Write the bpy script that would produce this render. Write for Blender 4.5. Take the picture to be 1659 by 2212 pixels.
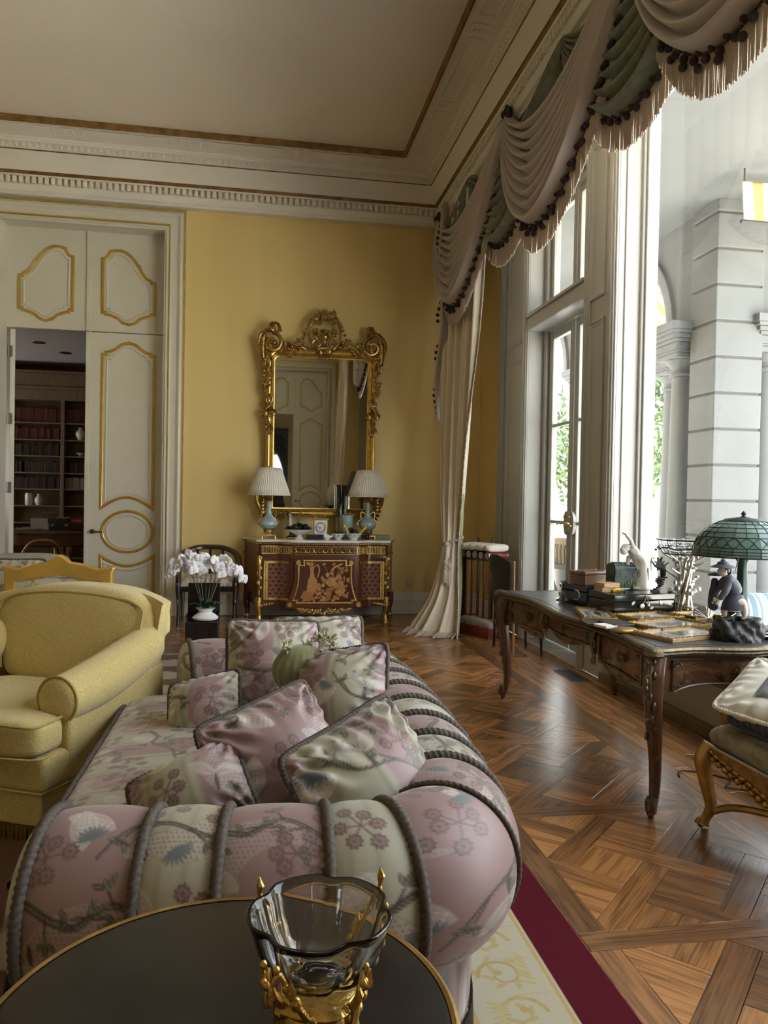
import bpy, math, random
import numpy as np
from mathutils import Vector, Matrix
PI = math.pi
scene = bpy.context.scene
for o in list(bpy.data.objects):
    bpy.data.objects.remove(o)
col = scene.collection

# ------------------------------------------------------------------ camera
EYE = 1.42
cam_d = bpy.data.cameras.new('camera')
cam_d.sensor_fit = 'VERTICAL'; cam_d.sensor_height = 36.0
cam_d.lens = 36.0 * 1640.0 / 2212.0
cam_d.clip_start = 0.05; cam_d.clip_end = 300
cam = bpy.data.objects.new('camera', cam_d); col.objects.link(cam)
cam.matrix_world = (Matrix.Translation((0, 0, EYE)) @ Matrix.Rotation(-math.radians(9.6), 4, 'Z')
                    @ Matrix.Rotation(math.radians(90 - 0.9), 4, 'X') @ Matrix.Rotation(math.radians(1.03), 4, 'Z'))
scene.camera = cam

# ------------------------------------------------------------------ sky, exposure
scene.view_settings.view_transform = 'Standard'
scene.view_settings.look = 'None'
scene.view_settings.gamma = 1.0
scene.view_settings.use_curve_mapping = False
scene.view_settings.exposure = 2.68
world = bpy.data.worlds.new('sky'); scene.world = world; world.use_nodes = True
wn = world.node_tree.nodes; wl = world.node_tree.links
bg = wn['Background']; bg.inputs['Strength'].default_value = 1.0
tc = wn.new('ShaderNodeTexCoord'); sp = wn.new('ShaderNodeSeparateXYZ'); rp = wn.new('ShaderNodeValToRGB')
wl.new(tc.outputs['Generated'], sp.inputs[0]); wl.new(sp.outputs['Z'], rp.inputs[0]); wl.new(rp.outputs[0], bg.inputs['Color'])
rp.color_ramp.elements[0].position = 0.0; rp.color_ramp.elements[0].color = (1.0, 1.0, 1.0, 1)
rp.color_ramp.elements[1].position = 0.8; rp.color_ramp.elements[1].color = (0.84, 0.90, 1.0, 1)
# sun added behind the house to light terrace and garden, whose glow reaches the ceiling through the windows
sun_d = bpy.data.lights.new('sun', 'SUN'); sun_d.energy = 9.0; sun_d.angle = math.radians(4); sun_d.color = (1.0, .965, .92)
sun = bpy.data.objects.new('sun', sun_d); col.objects.link(sun)
sun.rotation_euler = Vector((.26, .10, -.96)).to_track_quat('-Z', 'Y').to_euler()
try:
    scene.cycles.max_bounces = 7; scene.cycles.diffuse_bounces = 4; scene.cycles.glossy_bounces = 3
    scene.cycles.transmission_bounces = 8; scene.cycles.transparent_max_bounces = 10
    scene.cycles.caustics_reflective = False; scene.cycles.caustics_refractive = False
    scene.cycles.sample_clamp_indirect = 6.0; scene.cycles.adaptive_threshold = .02
except Exception:
    pass
def portal(name, loc, rot, sx, sy):
    l = bpy.data.lights.new(name, 'AREA'); l.shape = 'RECTANGLE'; l.size = sx; l.size_y = sy
    o = bpy.data.objects.new(name, l); col.objects.link(o); o.location = loc; o.rotation_euler = rot
    l.cycles.is_portal = True
    return o
# daylight portals in the window openings of the right wall (light enters towards -X)
WX = 2.78                                   # inner face of window wall
PR = (0, math.radians(90), 0)
portal('daylight_portal', (WX + 0.32, 3.05, 2.5), PR, 4.4, 5.2)
portal('daylight_portal', (WX + 0.32, 6.87, 2.3), PR, 4.6, 1.4)


# ------------------------------------------------------------------ mesh helpers
rnd = random.Random(7)
class MB:
    def __init__(s):
        s.v = []; s.f = []; s.n = 0; s.uv = []; s.c = []
    def add(s, verts, faces, uv=None, colr=None):
        verts = np.asarray(verts, float).reshape(-1, 3)
        k = s.n
        s.v.append(verts); s.n += len(verts)
        s.f.extend([tuple(int(i) + k for i in f) for f in faces])
        s.c.append(np.ones((len(verts), 3)) if colr is None else np.asarray(colr, float).reshape(-1, 3))
        return s
    def xf(s, M, start=0):
        for i in range(start, len(s.v)):
            a = s.v[i]
            m = np.array(M)
            s.v[i] = a @ m[:3, :3].T + m[:3, 3]
        return s
    def box(s, x0, x1, y0, y1, z0, z1, M=None):
        v = np.array([(x, y, z) for z in (z0, z1) for y in (y0, y1) for x in (x0, x1)], float)
        if M is not None:
            m = np.array(M); v = v @ m[:3, :3].T + m[:3, 3]
        return s.add(v, [(0, 2, 3, 1), (4, 5, 7, 6), (0, 1, 5, 4), (2, 6, 7, 3), (0, 4, 6, 2), (1, 3, 7, 5)])
    def grid(s, P, cu=False, cv=False, colr=None, flip=False):
        P = np.asarray(P, float); m, n = P.shape[:2]
        idx = np.arange(m * n).reshape(m, n)
        if cu: idx = np.vstack([idx, idx[:1]])
        if cv: idx = np.hstack([idx, idx[:, :1]])
        a = idx[:-1, :-1].ravel(); b = idx[1:, :-1].ravel(); c = idx[1:, 1:].ravel(); d = idx[:-1, 1:].ravel()
        F = np.stack([a, d, c, b] if flip else [a, b, c, d], 1)
        return s.add(P.reshape(-1, 3), F.tolist(), None, colr)
    def tube(s, pts, r, seg=8, cap=True, closed=False, sq=None):
        P = np.asarray(pts, float); n = len(P)
        R = np.full(n, r, float) if np.isscalar(r) else np.asarray(r, float)
        if closed: T = np.roll(P, -1, 0) - np.roll(P, 1, 0)
        else:
            T = np.gradient(P, axis=0) if n > 2 else np.repeat(P[1:] - P[:1], 2, 0)
        T /= np.linalg.norm(T, axis=1)[:, None] + 1e-12
        N = np.zeros_like(P); u = np.array([0, 0, 1.]) if abs(T[0][2]) < .9 else np.array([1., 0, 0])
        u = u - T[0] * (u @ T[0]); u /= np.linalg.norm(u); N[0] = u
        for i in range(1, n):
            u = N[i - 1] - T[i] * (N[i - 1] @ T[i]); u /= np.linalg.norm(u) + 1e-12; N[i] = u
        B = np.cross(T, N)
        a = np.linspace(0, 2 * PI, seg, endpoint=False)
        ca, sa = np.cos(a), np.sin(a)
        G = P[:, None] + R[:, None, None] * (N[:, None] * ca[None, :, None] + B[:, None] * sa[None, :, None] * (sq or 1))
        k = s.n
        s.grid(G, cu=closed, cv=True)
        if cap and not closed:
            s.f.append(tuple(range(k + seg - 1, k - 1, -1))); s.f.append(tuple(k + (n - 1) * seg + i for i in range(seg)))
        return s
    def rope(s, pts, r, pitch=.03, seg=12, lobes=2, depth=.3, closed=False, step=None):
        P = resample(pts, step or r * .3, closed); lobes = 2
        k0 = len(s.v); s.tube(P, 1.0, seg, cap=False, closed=closed)
        n = len(P); V = s.v[k0].reshape(n, seg, 3)
        L = np.r_[0, np.cumsum(np.linalg.norm(np.diff(P, axis=0), axis=1))]
        a = np.linspace(0, 2 * PI, seg, endpoint=False)
        rr = r * (1 - depth + depth * np.abs(np.cos(a[None] - 2 * PI * L[:, None] / pitch)) * 2)
        s.v[k0] = (P[:, None] + (V - P[:, None]) * rr[:, :, None]).reshape(-1, 3)
        return s
    def lathe(s, prof, seg=24, c=(0, 0, 0), lob=None, sx=1, sy=1):
        p = np.asarray(prof, float); a = np.linspace(0, 2 * PI, seg, endpoint=False)
        r = p[:, 0][:, None] * (np.ones(seg)[None] if lob is None else lob(a)[None])
        G = np.stack([c[0] + sx * r * np.cos(a), c[1] + sy * r * np.sin(a), c[2] + np.repeat(p[:, 1][:, None], seg, 1)], 2)
        return s.grid(G, cv=True, flip=True)
    def ball(s, c, r, seg=12, rings=8):
        r = (r, r, r) if np.isscalar(r) else r
        t = np.linspace(0.001, PI - .001, rings)
        a = np.linspace(0, 2 * PI, seg, endpoint=False)
        G = np.stack([c[0] + r[0] * np.sin(t)[:, None] * np.cos(a), c[1] + r[1] * np.sin(t)[:, None] * np.sin(a),
                      c[2] + r[2] * np.repeat(np.cos(t)[:, None], seg, 1)], 2)
        return s.grid(G, cv=True)
    def prism(s, o, h0, h1, M=None):
        """outline o (x,y) extruded z h0..h1"""
        o = np.asarray(o, float); n = len(o)
        area = .5 * np.sum(o[:, 0] * np.roll(o[:, 1], -1) - np.roll(o[:, 0], -1) * o[:, 1])
        if area < 0: o = o[::-1]
        v = np.vstack([np.c_[o, np.full(n, h0)], np.c_[o, np.full(n, h1)]])
        if M is not None:
            m = np.array(M); v = v @ m[:3, :3].T + m[:3, 3]
        f = [tuple(range(n - 1, -1, -1)), tuple(range(n, 2 * n))] + [(i, (i + 1) % n, n + (i + 1) % n, n + i) for i in range(n)]
        return s.add(v, f)
    def frame(s, path, prof, M=None, closed=True):
        """profile (offset inward, height) swept with mitres along planar path (x,y); height = +z"""
        p = np.asarray(path, float); n = len(p)
        nx = np.roll(p, -1, 0); pv = np.roll(p, 1, 0)
        if not closed: nx[-1] = 2 * p[-1] - p[-2]; pv[0] = 2 * p[0] - p[1]
        d1 = p - pv; d2 = nx - p
        d1 /= np.linalg.norm(d1, axis=1)[:, None] + 1e-12; d2 /= np.linalg.norm(d2, axis=1)[:, None] + 1e-12
        n1 = np.c_[-d1[:, 1], d1[:, 0]]; n2 = np.c_[-d2[:, 1], d2[:, 0]]
        m = n1 + n2; m /= (np.linalg.norm(m, axis=1)[:, None] + 1e-9); k = 1 / np.clip((m * n1).sum(1), .5, 1)
        m *= k[:, None]
        G = np.stack([np.c_[p + m * o, np.full(n, h)] for o, h in prof], 1)
        if M is not None:
            mm = np.array(M); G = G @ mm[:3, :3].T + mm[:3, 3]
        return s.grid(G, cu=closed)
    def build(s, name, mat, parent=None, smooth=True, ang=40, bevel=0, bseg=2, loc=None, rot=None, subd=0, thick=0, colours=False):
        me = bpy.data.meshes.new(name)
        V = np.vstack(s.v) if s.v else np.zeros((0, 3))
        me.from_pydata(V.tolist(), [], s.f)
        me.materials.append(MATS[mat] if isinstance(mat, str) else mat)
        if smooth and len(me.polygons):
            me.polygons.foreach_set('use_smooth', np.ones(len(me.polygons), bool))
            try: me.set_sharp_from_angle(angle=math.radians(ang))
            except Exception: pass
        if colours:
            ca = me.color_attributes.new('Col', 'FLOAT_COLOR', 'POINT')
            C = np.vstack(s.c); ca.data.foreach_set('color', np.c_[C, np.ones(len(C))].astype(np.float32).ravel())
        me.update()
        o = bpy.data.objects.new(name, me); col.objects.link(o)
        if parent is not None: o.parent = parent
        if loc is not None: o.location = loc
        if rot is not None: o.rotation_euler = rot
        if thick:
            m = o.modifiers.new('solid', 'SOLIDIFY'); m.thickness = thick; m.offset = 0
        if bevel:
            m = o.modifiers.new('bevel', 'BEVEL'); m.width = bevel; m.segments = bseg; m.limit_method = 'ANGLE'; m.angle_limit = math.radians(35)
            m.harden_normals = False
        if subd:
            m = o.modifiers.new('sub', 'SUBSURF'); m.levels = subd; m.render_levels = subd
        return o
def resample(pts, step, closed=False):
    P = np.asarray(pts, float)
    if closed: P = np.vstack([P, P[:1]])
    d = np.r_[0, np.cumsum(np.linalg.norm(np.diff(P, axis=0), axis=1))]
    n = max(4, int(d[-1] / step) + 1)
    t = np.linspace(0, d[-1], n, endpoint=not closed)
    return np.stack([np.interp(t, d, P[:, i]) for i in range(P.shape[1])], 1)
def catmull(pts, k=8, closed=False):
    P = np.asarray(pts, float); n = len(P); out = []
    for i in range(n if closed else n - 1):
        if closed: p0, p1, p2, p3 = P[(i - 1) % n], P[i], P[(i + 1) % n], P[(i + 2) % n]
        else: p0, p1, p2, p3 = P[max(i - 1, 0)], P[i], P[i + 1], P[min(i + 2, n - 1)]
        for j in range(k):
            t = j / k
            out.append(.5 * (2 * p1 + (p2 - p0) * t + (2 * p0 - 5 * p1 + 4 * p2 - p3) * t * t + (3 * p1 - p0 - 3 * p2 + p3) * t ** 3))
    if not closed: out.append(P[-1])
    return np.array(out)
def arc(cx, cy, rx, ry, a0, a1, n=12):
    return [(cx + rx * math.cos(math.radians(a0 + (a1 - a0) * i / n)), cy + ry * math.sin(math.radians(a0 + (a1 - a0) * i / n))) for i in range(n + 1)]
def place(p, rz=0, rx=0, ry=0):
    return Matrix.Translation(p) @ Matrix.Rotation(rz, 4, 'Z') @ Matrix.Rotation(ry, 4, 'Y') @ Matrix.Rotation(rx, 4, 'X')
def basisM(o, x, y):
    x = Vector(x).normalized(); y = Vector(y); y = (y - x * y.dot(x)).normalized(); z = x.cross(y)
    return Matrix(((x[0], y[0], z[0], o[0]), (x[1], y[1], z[1], o[1]), (x[2], y[2], z[2], o[2]), (0, 0, 0, 1)))
def tag(o, label=None, cat=None, group=None, kind=None):
    if label: o['label'] = label
    if cat: o['category'] = cat
    if group: o['group'] = group
    if kind: o['kind'] = kind
    return o
def thing(name, label, cat, loc=(0, 0, 0), rz=0, group=None, kind=None):
    o = bpy.data.objects.new(name, None); o.empty_display_size = .05; col.objects.link(o)
    o.location = loc; o.rotation_euler = (0, 0, rz)
    return tag(o, label, cat, group, kind)
def inst(o, name=None, parent=None, loc=None, rot=None, scale=None):
    c = o.copy(); col.objects.link(c)
    if name: c.name = name
    c.parent = parent
    if loc is not None: c.location = loc
    if rot is not None: c.rotation_euler = rot
    if scale is not None: c.scale = scale if not np.isscalar(scale) else (scale,) * 3
    return c
def copy_tree(o, loc=None, rz=None, label=None, parent=None):
    c = o.copy(); col.objects.link(c); c.parent = parent
    if loc is not None: c.location = loc
    if rz is not None: c.rotation_euler = (0, 0, rz)
    if label: c['label'] = label
    for ch in [x for x in bpy.data.objects if x.parent == o]:
        copy_tree(ch, parent=c)
    return c
def struct(name, mb, mat, **k):
    lab = k.pop('label', None)
    o = mb.build(name, mat, **k)
    if k.get('parent') is None: o['kind'] = 'structure'
    if lab: o['label'] = lab
    return o
# ------------------------------------------------------------------ materials (all procedural)
MATS = {}
def hexc(h):
    h = h.lstrip('#'); r = [int(h[i:i + 2], 16) / 255 for i in (0, 2, 4)]
    return tuple((x / 12.92 if x <= .04045 else ((x + .055) / 1.055) ** 2.4) for x in r)
def M(name, c, rough=.5, metal=0, var=0, vs=8, bump=0, bs=60, coat=0, sheen=0, trans=0, ior=1.5, spec=.5, alpha=1, c2=None, attr=False, stretch=None, weave=0, rand=0, emit=None, aniso=0):
    m = bpy.data.materials.new(name); m.use_nodes = True; MATS[name] = m
    nt = m.node_tree; N = nt.nodes; L = nt.links
    b = N['Principled BSDF']
    if isinstance(c, str): c = hexc(c)
    b.inputs['Base Color'].default_value = (*c, 1); b.inputs['Roughness'].default_value = rough; b.inputs['Metallic'].default_value = metal
    b.inputs['IOR'].default_value = ior; b.inputs['Specular IOR Level'].default_value = spec
    b.inputs['Coat Weight'].default_value = coat; b.inputs['Coat Roughness'].default_value = .12
    b.inputs['Sheen Weight'].default_value = sheen; b.inputs['Transmission Weight'].default_value = trans; b.inputs['Alpha'].default_value = alpha
    if emit: b.inputs['Emission Color'].default_value = (*emit[:3], 1); b.inputs['Emission Strength'].default_value = emit[3]
    t = N.new('ShaderNodeTexCoord'); mp = N.new('ShaderNodeMapping'); L.new(t.outputs['Object'], mp.inputs[0])
    if stretch: mp.inputs['Scale'].default_value = stretch
    src = None
    if attr:
        a = N.new('ShaderNodeVertexColor'); a.layer_name = 'Col'; src = a.outputs['Color']
    if var or c2:
        n = N.new('ShaderNodeTexNoise'); n.inputs['Scale'].default_value = vs; n.inputs['Detail'].default_value = 6; L.new(mp.outputs[0], n.inputs['Vector'])
        if c2:
            if isinstance(c2, str): c2 = hexc(c2)
            r = N.new('ShaderNodeValToRGB'); L.new(n.outputs['Fac'], r.inputs[0])
            r.color_ramp.elements[0].position = .38; r.color_ramp.elements[0].color = (*c, 1)
            r.color_ramp.elements[1].position = .62; r.color_ramp.elements[1].color = (*c2, 1); src = r.outputs[0]
        if var:
            mr = N.new('ShaderNodeMapRange'); L.new(n.outputs['Fac'], mr.inputs[0])
            mr.inputs['From Min'].default_value = .3; mr.inputs['From Max'].default_value = .7
            mr.inputs['To Min'].default_value = 1 - var; mr.inputs['To Max'].default_value = 1 + var
            mx = N.new('ShaderNodeMix'); mx.data_type = 'RGBA'; mx.blend_type = 'MULTIPLY'; mx.inputs['Factor'].default_value = 1
            if src: L.new(src, mx.inputs['A'])
            else: mx.inputs['A'].default_value = (*c, 1)
            L.new(mr.outputs[0], mx.inputs['B']); src = mx.outputs['Result']
    if rand:
        oi = N.new('ShaderNodeObjectInfo'); mr = N.new('ShaderNodeMapRange'); L.new(oi.outputs['Random'], mr.inputs[0])
        mr.inputs['To Min'].default_value = 1 - rand; mr.inputs['To Max'].default_value = 1 + rand
        mx = N.new('ShaderNodeMix'); mx.data_type = 'RGBA'; mx.blend_type = 'MULTIPLY'; mx.inputs['Factor'].default_value = 1
        if src: L.new(src, mx.inputs['A'])
        else: mx.inputs['A'].default_value = (*c, 1)
        L.new(mr.outputs[0], mx.inputs['B']); src = mx.outputs['Result']
    if src: L.new(src, b.inputs['Base Color'])
    if bump:
        n2 = N.new('ShaderNodeTexNoise'); n2.inputs['Scale'].default_value = bs; n2.inputs['Detail'].default_value = 4; L.new(mp.outputs[0], n2.inputs['Vector'])
        bp = N.new('ShaderNodeBump'); bp.inputs['Strength'].default_value = bump; bp.inputs['Distance'].default_value = .01
        L.new(n2.outputs['Fac'], bp.inputs['Height']); L.new(bp.outputs[0], b.inputs['Normal'])
    return m
M('wall_silk', (.84, .635, .265), .62, var=.06, vs=1.5, bump=.06, bs=300, stretch=(1, 1, .12))
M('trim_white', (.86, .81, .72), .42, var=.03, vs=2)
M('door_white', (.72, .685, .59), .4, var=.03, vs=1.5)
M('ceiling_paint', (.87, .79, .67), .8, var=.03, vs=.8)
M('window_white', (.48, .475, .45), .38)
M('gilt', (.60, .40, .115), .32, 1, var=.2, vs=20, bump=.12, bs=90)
M('gilt_door', (.66, .45, .10), .34, .65, var=.12, vs=10)
M('gilt_satin', (.66, .42, .10), .45, .6, var=.15, vs=8)
M('gilt_bright', (.85, .56, .14), .24, 1, var=.12, vs=16)
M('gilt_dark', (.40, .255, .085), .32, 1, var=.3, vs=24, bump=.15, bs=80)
M('gilt_cornice', (.27, .15, .05), .5, .35, var=.35, vs=9)
M('gilt_old', (.40, .245, .075), .46, .7, var=.35, vs=12, bump=.2, bs=60)
M('ormolu', (.60, .40, .12), .34, 1, var=.3, vs=40, bump=.25, bs=150)
M('bronze_dark', (.17, .135, .085), .4, .9, var=.3, vs=40, bump=.3, bs=120)
M('brass', (.78, .55, .2), .22, 1)
M('mirror_glass', (.78, .79, .74), .015, 1)
M('mahogany', (.115, .036, .016), .25, var=.3, vs=14, coat=.4, stretch=(1, 6, 6))
M('rosewood', (.10, .042, .022), .3, var=.35, vs=18, coat=.35)
M('walnut_inlay', (.17, .078, .038), .3, var=.4, vs=10, coat=.35, stretch=(3, 3, 9))
M('ebony', (.012, .009, .008), .25, coat=.3)
M('lacquer', (.01, .01, .012), .12, coat=.6)
M('leather_top', (.05, .052, .056), .3, var=.1, vs=20, bump=.04, bs=200)
M('marble', (.78, .76, .70), .18, var=.1, vs=5, coat=.3)
M('granite_top', (.022, .017, .014), .28, var=.35, vs=6, spec=.35)
M('rubber', (.02, .02, .02), .6)
M('steel', (.35, .34, .33), .35, 1)
M('silver', (.50, .47, .42), .3, 1, var=.3, vs=60, bump=.3, bs=160)
M('glass', (1, 1, 1), .02, trans=1, ior=1.45)
M('crystal', (1, 1, 1), .03, trans=1, ior=1.52)
M('porcelain', (.80, .79, .75), .15, coat=.4)
M('parian', (.82, .80, .74), .45)
M('paint', (1, 1, 1), .55, attr=True)
M('paint_gloss', (1, 1, 1), .22, attr=True, coat=.4)
M('brocade', (1, 1, 1), .46, attr=True, sheen=.25, bump=.05, bs=700)
M('silk_paint', (1, 1, 1), .40, attr=True, sheen=.2, bump=.04, bs=500)
M('rug_pile', (1, 1, 1), .95, attr=True, bump=.25, bs=350, spec=.15)
M('cord', (.09, .072, .056), .75, var=.35, vs=120)
M('cord_light', (.50, .42, .33), .75, var=.3, vs=120)
M('chenille', (.68, .535, .205), .9, var=.16, vs=130, bump=.55, bs=230, sheen=.35)
M('chenille_pipe', (.50, .38, .13), .9, bump=.3, bs=200)
M('curtain_silk', (.84, .745, .61), .5, sheen=.25, bump=.03, bs=300)
M('curtain_lining', (.42, .43, .24), .7)
M('valance_silk', (.58, .50, .455), .5, sheen=.25, bump=.03, bs=300)
M('green_silk', (.20, .215, .155), .55, sheen=.2, var=.25, vs=14, bump=.05, bs=200)
M('fringe', (.54, .44, .365), .75, var=.25, vs=200)
M('fringe_pale', (.68, .60, .50), .75, var=.2, vs=200)
M('pompom', (.075, .05, .055), .9, bump=.6, bs=300)
M('cream_linen', (.72, .67, .56), .85, bump=.2, bs=300)
M('towel', (.72, .68, .60), .95, bump=.4, bs=200, var=.06)
M('grey_weave', (.34, .31, .26), .9, var=.25, vs=60, bump=.3, bs=200, stretch=(8, 1, 1))
M('lampshade', (.74, .70, .62), .8)
M('celadon', (.30, .40, .42), .14, coat=.4, c2=(.42, .52, .53), vs=12)
M('candle_blue', (.36, .47, .46), .4)
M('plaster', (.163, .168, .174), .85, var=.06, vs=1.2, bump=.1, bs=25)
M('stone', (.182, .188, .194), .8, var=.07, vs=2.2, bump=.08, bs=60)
M('stone_floor', (.74, .71, .65), .7, var=.1, vs=2)
M('foliage', (.13, .20, .08), .6, var=.5, vs=6, rand=.2)
M('foliage_dark', (.07, .11, .06), .6, var=.4, vs=6)
M('bark', (.09, .065, .045), .9, var=.3, vs=12)
M('grass', (.26, .27, .19), .9, var=.3, vs=3)
M('pink_flower', (.65, .15, .35), .6)
M('wicker', (.22, .16, .11), .8, var=.4, vs=60, bump=.5, bs=120)
M('iron', (.06, .06, .06), .5, .3)
M('leaf_green', (.02, .045, .018), .35)
M('stem', (.18, .16, .09), .6)
M('petal', (.86, .84, .86), .55)
M('stained_glass', (.11, .19, .17), .22, var=.25, vs=9, coat=.3)
M('lead', (.018, .028, .026), .45, .4)
M('lamp_bronze', (.03, .05, .05), .4, .6)
M('robe_blue', (.03, .034, .055), .55)
M('robe_slate', (.09, .095, .125), .55)
M('skin_ivory', (.62, .52, .42), .5)
M('rock_dark', (.02, .019, .02), .4, var=.3, vs=20, bump=.6, bs=40)
M('chest_blue', (.03, .07, .09), .35, c2=(.09, .12, .09), vs=26, bump=.3, bs=40)
M('photo_paper', (1, 1, 1), .25, attr=True, coat=.8)
M('card_white', (.8, .78, .74), .6)
M('dark_leather', (.035, .03, .028), .45, bump=.2, bs=200)
M('yellow_ribbon', (.78, .56, .04), .5)
M('tan_wood', (.48, .30, .15), .5, var=.2, vs=20, stretch=(1, 8, 8))
M('walnut_book', (.09, .05, .03), .5, rand=.5)
M('book_red', (.085, .018, .014), .5, rand=.4)
M('book_dark', (.03, .018, .013), .5, rand=.6)
M('book_pale', (.3, .27, .22), .6, rand=.3)
M('library_wood', (.20, .145, .085), .5, var=.2, vs=6, stretch=(6, 6, 1))
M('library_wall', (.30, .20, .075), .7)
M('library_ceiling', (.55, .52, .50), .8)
M('red_print', (.5, .03, .05), .5)
M('red_wood', (.22, .035, .022), .3, coat=.4, var=.2, vs=12)
M('enamel_red', (.45, .025, .02), .4)
M('enamel_yellow', (.7, .5, .03), .4)
M('enamel_orange', (.7, .16, .03), .4)
M('enamel_green', (.04, .13, .12), .4)
M('canvas_bag', (.42, .39, .35), .85, bump=.2, bs=200)
M('denim_blue', (.045, .065, .12), .85, var=.2, vs=40, bump=.3, bs=200)
M('outlet_ivory', (.6, .55, .38), .4)
M('blue_cushion', (1, 1, 1), .8, attr=True)
M('awning_cloth', (1, 1, 1), .8, attr=True)
M('green_card', (.3, .36, .2), .6)
M('velvet_green', (.20, .20, .085), .6, sheen=.5, var=.1, vs=30, bump=.1, bs=200)
M('wall_plain', (.60, .52, .33), .7)
M('mortar_dark', (.05, .028, .014), .8)
M('stone_joint', (.15, .148, .145), .9)
# window pane: mostly clear with a little mirror sheen, so daylight passes through
def pane_mat():
    m = bpy.data.materials.new('window_pane'); m.use_nodes = True; MATS['window_pane'] = m
    nt = m.node_tree; N = nt.nodes; L = nt.links; out = N['Material Output']
    N.remove(N['Principled BSDF'])
    tr = N.new('ShaderNodeBsdfTransparent'); tr.inputs[0].default_value = (.97, .985, .98, 1)
    gl = N.new('ShaderNodeBsdfGlossy'); gl.inputs['Roughness'].default_value = .02
    lw = N.new('ShaderNodeLayerWeight'); pw = N.new('ShaderNodeMath'); pw.operation = 'POWER'; pw.inputs[1].default_value = 4; L.new(lw.outputs['Facing'], pw.inputs[0])
    fr = N.new('ShaderNodeMath'); fr.operation = 'MULTIPLY_ADD'; fr.inputs[1].default_value = .5; fr.inputs[2].default_value = .025; L.new(pw.outputs[0], fr.inputs[0])
    mx = N.new('ShaderNodeMixShader'); L.new(fr.outputs[0], mx.inputs[0]); L.new(tr.outputs[0], mx.inputs[1]); L.new(gl.outputs[0], mx.inputs[2])
    L.new(mx.outputs[0], out.inputs[0])
pane_mat()
# oak: grain runs along the piece's own long axis (object X)
def oak_mat(name, uvgrain=False):
    m = bpy.data.materials.new(name); m.use_nodes = True; MATS[name] = m
    nt = m.node_tree; N = nt.nodes; L = nt.links; b = N['Principled BSDF']
    t = N.new('ShaderNodeTexCoord'); oi = N.new('ShaderNodeObjectInfo')
    ad = N.new('ShaderNodeVectorMath'); ad.operation = 'ADD'
    cb = N.new('ShaderNodeCombineXYZ'); mu = N.new('ShaderNodeMath'); mu.operation = 'MULTIPLY'; mu.inputs[1].default_value = 37
    L.new(oi.outputs['Random'], mu.inputs[0]); L.new(mu.outputs[0], cb.inputs[0]); L.new(mu.outputs[0], cb.inputs[1])
    L.new(t.outputs['Object'], ad.inputs[0]); L.new(cb.outputs[0], ad.inputs[1])
    mp = N.new('ShaderNodeMapping'); mp.inputs['Scale'].default_value = (.7, 5, 1); L.new(ad.outputs[0], mp.inputs[0])
    n1 = N.new('ShaderNodeTexNoise'); n1.inputs['Scale'].default_value = 2.2; n1.inputs['Detail'].default_value = 3; L.new(mp.outputs[0], n1.inputs['Vector'])
    w = N.new('ShaderNodeMath'); w.operation = 'MULTIPLY'; w.inputs[1].default_value = 26; L.new(n1.outputs['Fac'], w.inputs[0])
    s = N.new('ShaderNodeMath'); s.operation = 'SINE'; L.new(w.outputs[0], s.inputs[0])
    mp2 = N.new('ShaderNodeMapping'); mp2.inputs['Scale'].default_value = (1.6, 90, 1); L.new(ad.outputs[0], mp2.inputs[0])
    n2 = N.new('ShaderNodeTexNoise'); n2.inputs['Scale'].default_value = 1.5; n2.inputs['Detail'].default_value = 4; L.new(mp2.outputs[0], n2.inputs['Vector'])
    a = N.new('ShaderNodeMath'); a.operation = 'MULTIPLY_ADD'; a.inputs[1].default_value = .12; L.new(s.outputs[0], a.inputs[0]); L.new(n2.outputs['Fac'], a.inputs[2])
    r = N.new('ShaderNodeValToRGB'); L.new(a.outputs[0], r.inputs[0]); e = r.color_ramp.elements
    e[0].position = .22; e[0].color = (.135, .053, .017, 1); e[1].position = .66; e[1].color = (.39, .175, .057, 1)
    mr = N.new('ShaderNodeMapRange'); L.new(oi.outputs['Random'], mr.inputs[0]); mr.inputs['To Min'].default_value = .55; mr.inputs['To Max'].default_value = 1.45
    mx = N.new('ShaderNodeMix'); mx.data_type = 'RGBA'; mx.blend_type = 'MULTIPLY'; mx.inputs['Factor'].default_value = 1
    L.new(r.outputs[0], mx.inputs['A']); L.new(mr.outputs[0], mx.inputs['B']); L.new(mx.outputs['Result'], b.inputs['Base Color'])
    b.inputs['Roughness'].default_value = .27; b.inputs['Coat Weight'].default_value = .3; b.inputs['Coat Roughness'].default_value = .22
    bp = N.new('ShaderNodeBump'); bp.inputs['Strength'].default_value = .08; bp.inputs['Distance'].default_value = .004; L.new(a.outputs[0], bp.inputs['Height']); L.new(bp.outputs[0], b.inputs['Normal'])
oak_mat('oak')

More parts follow.
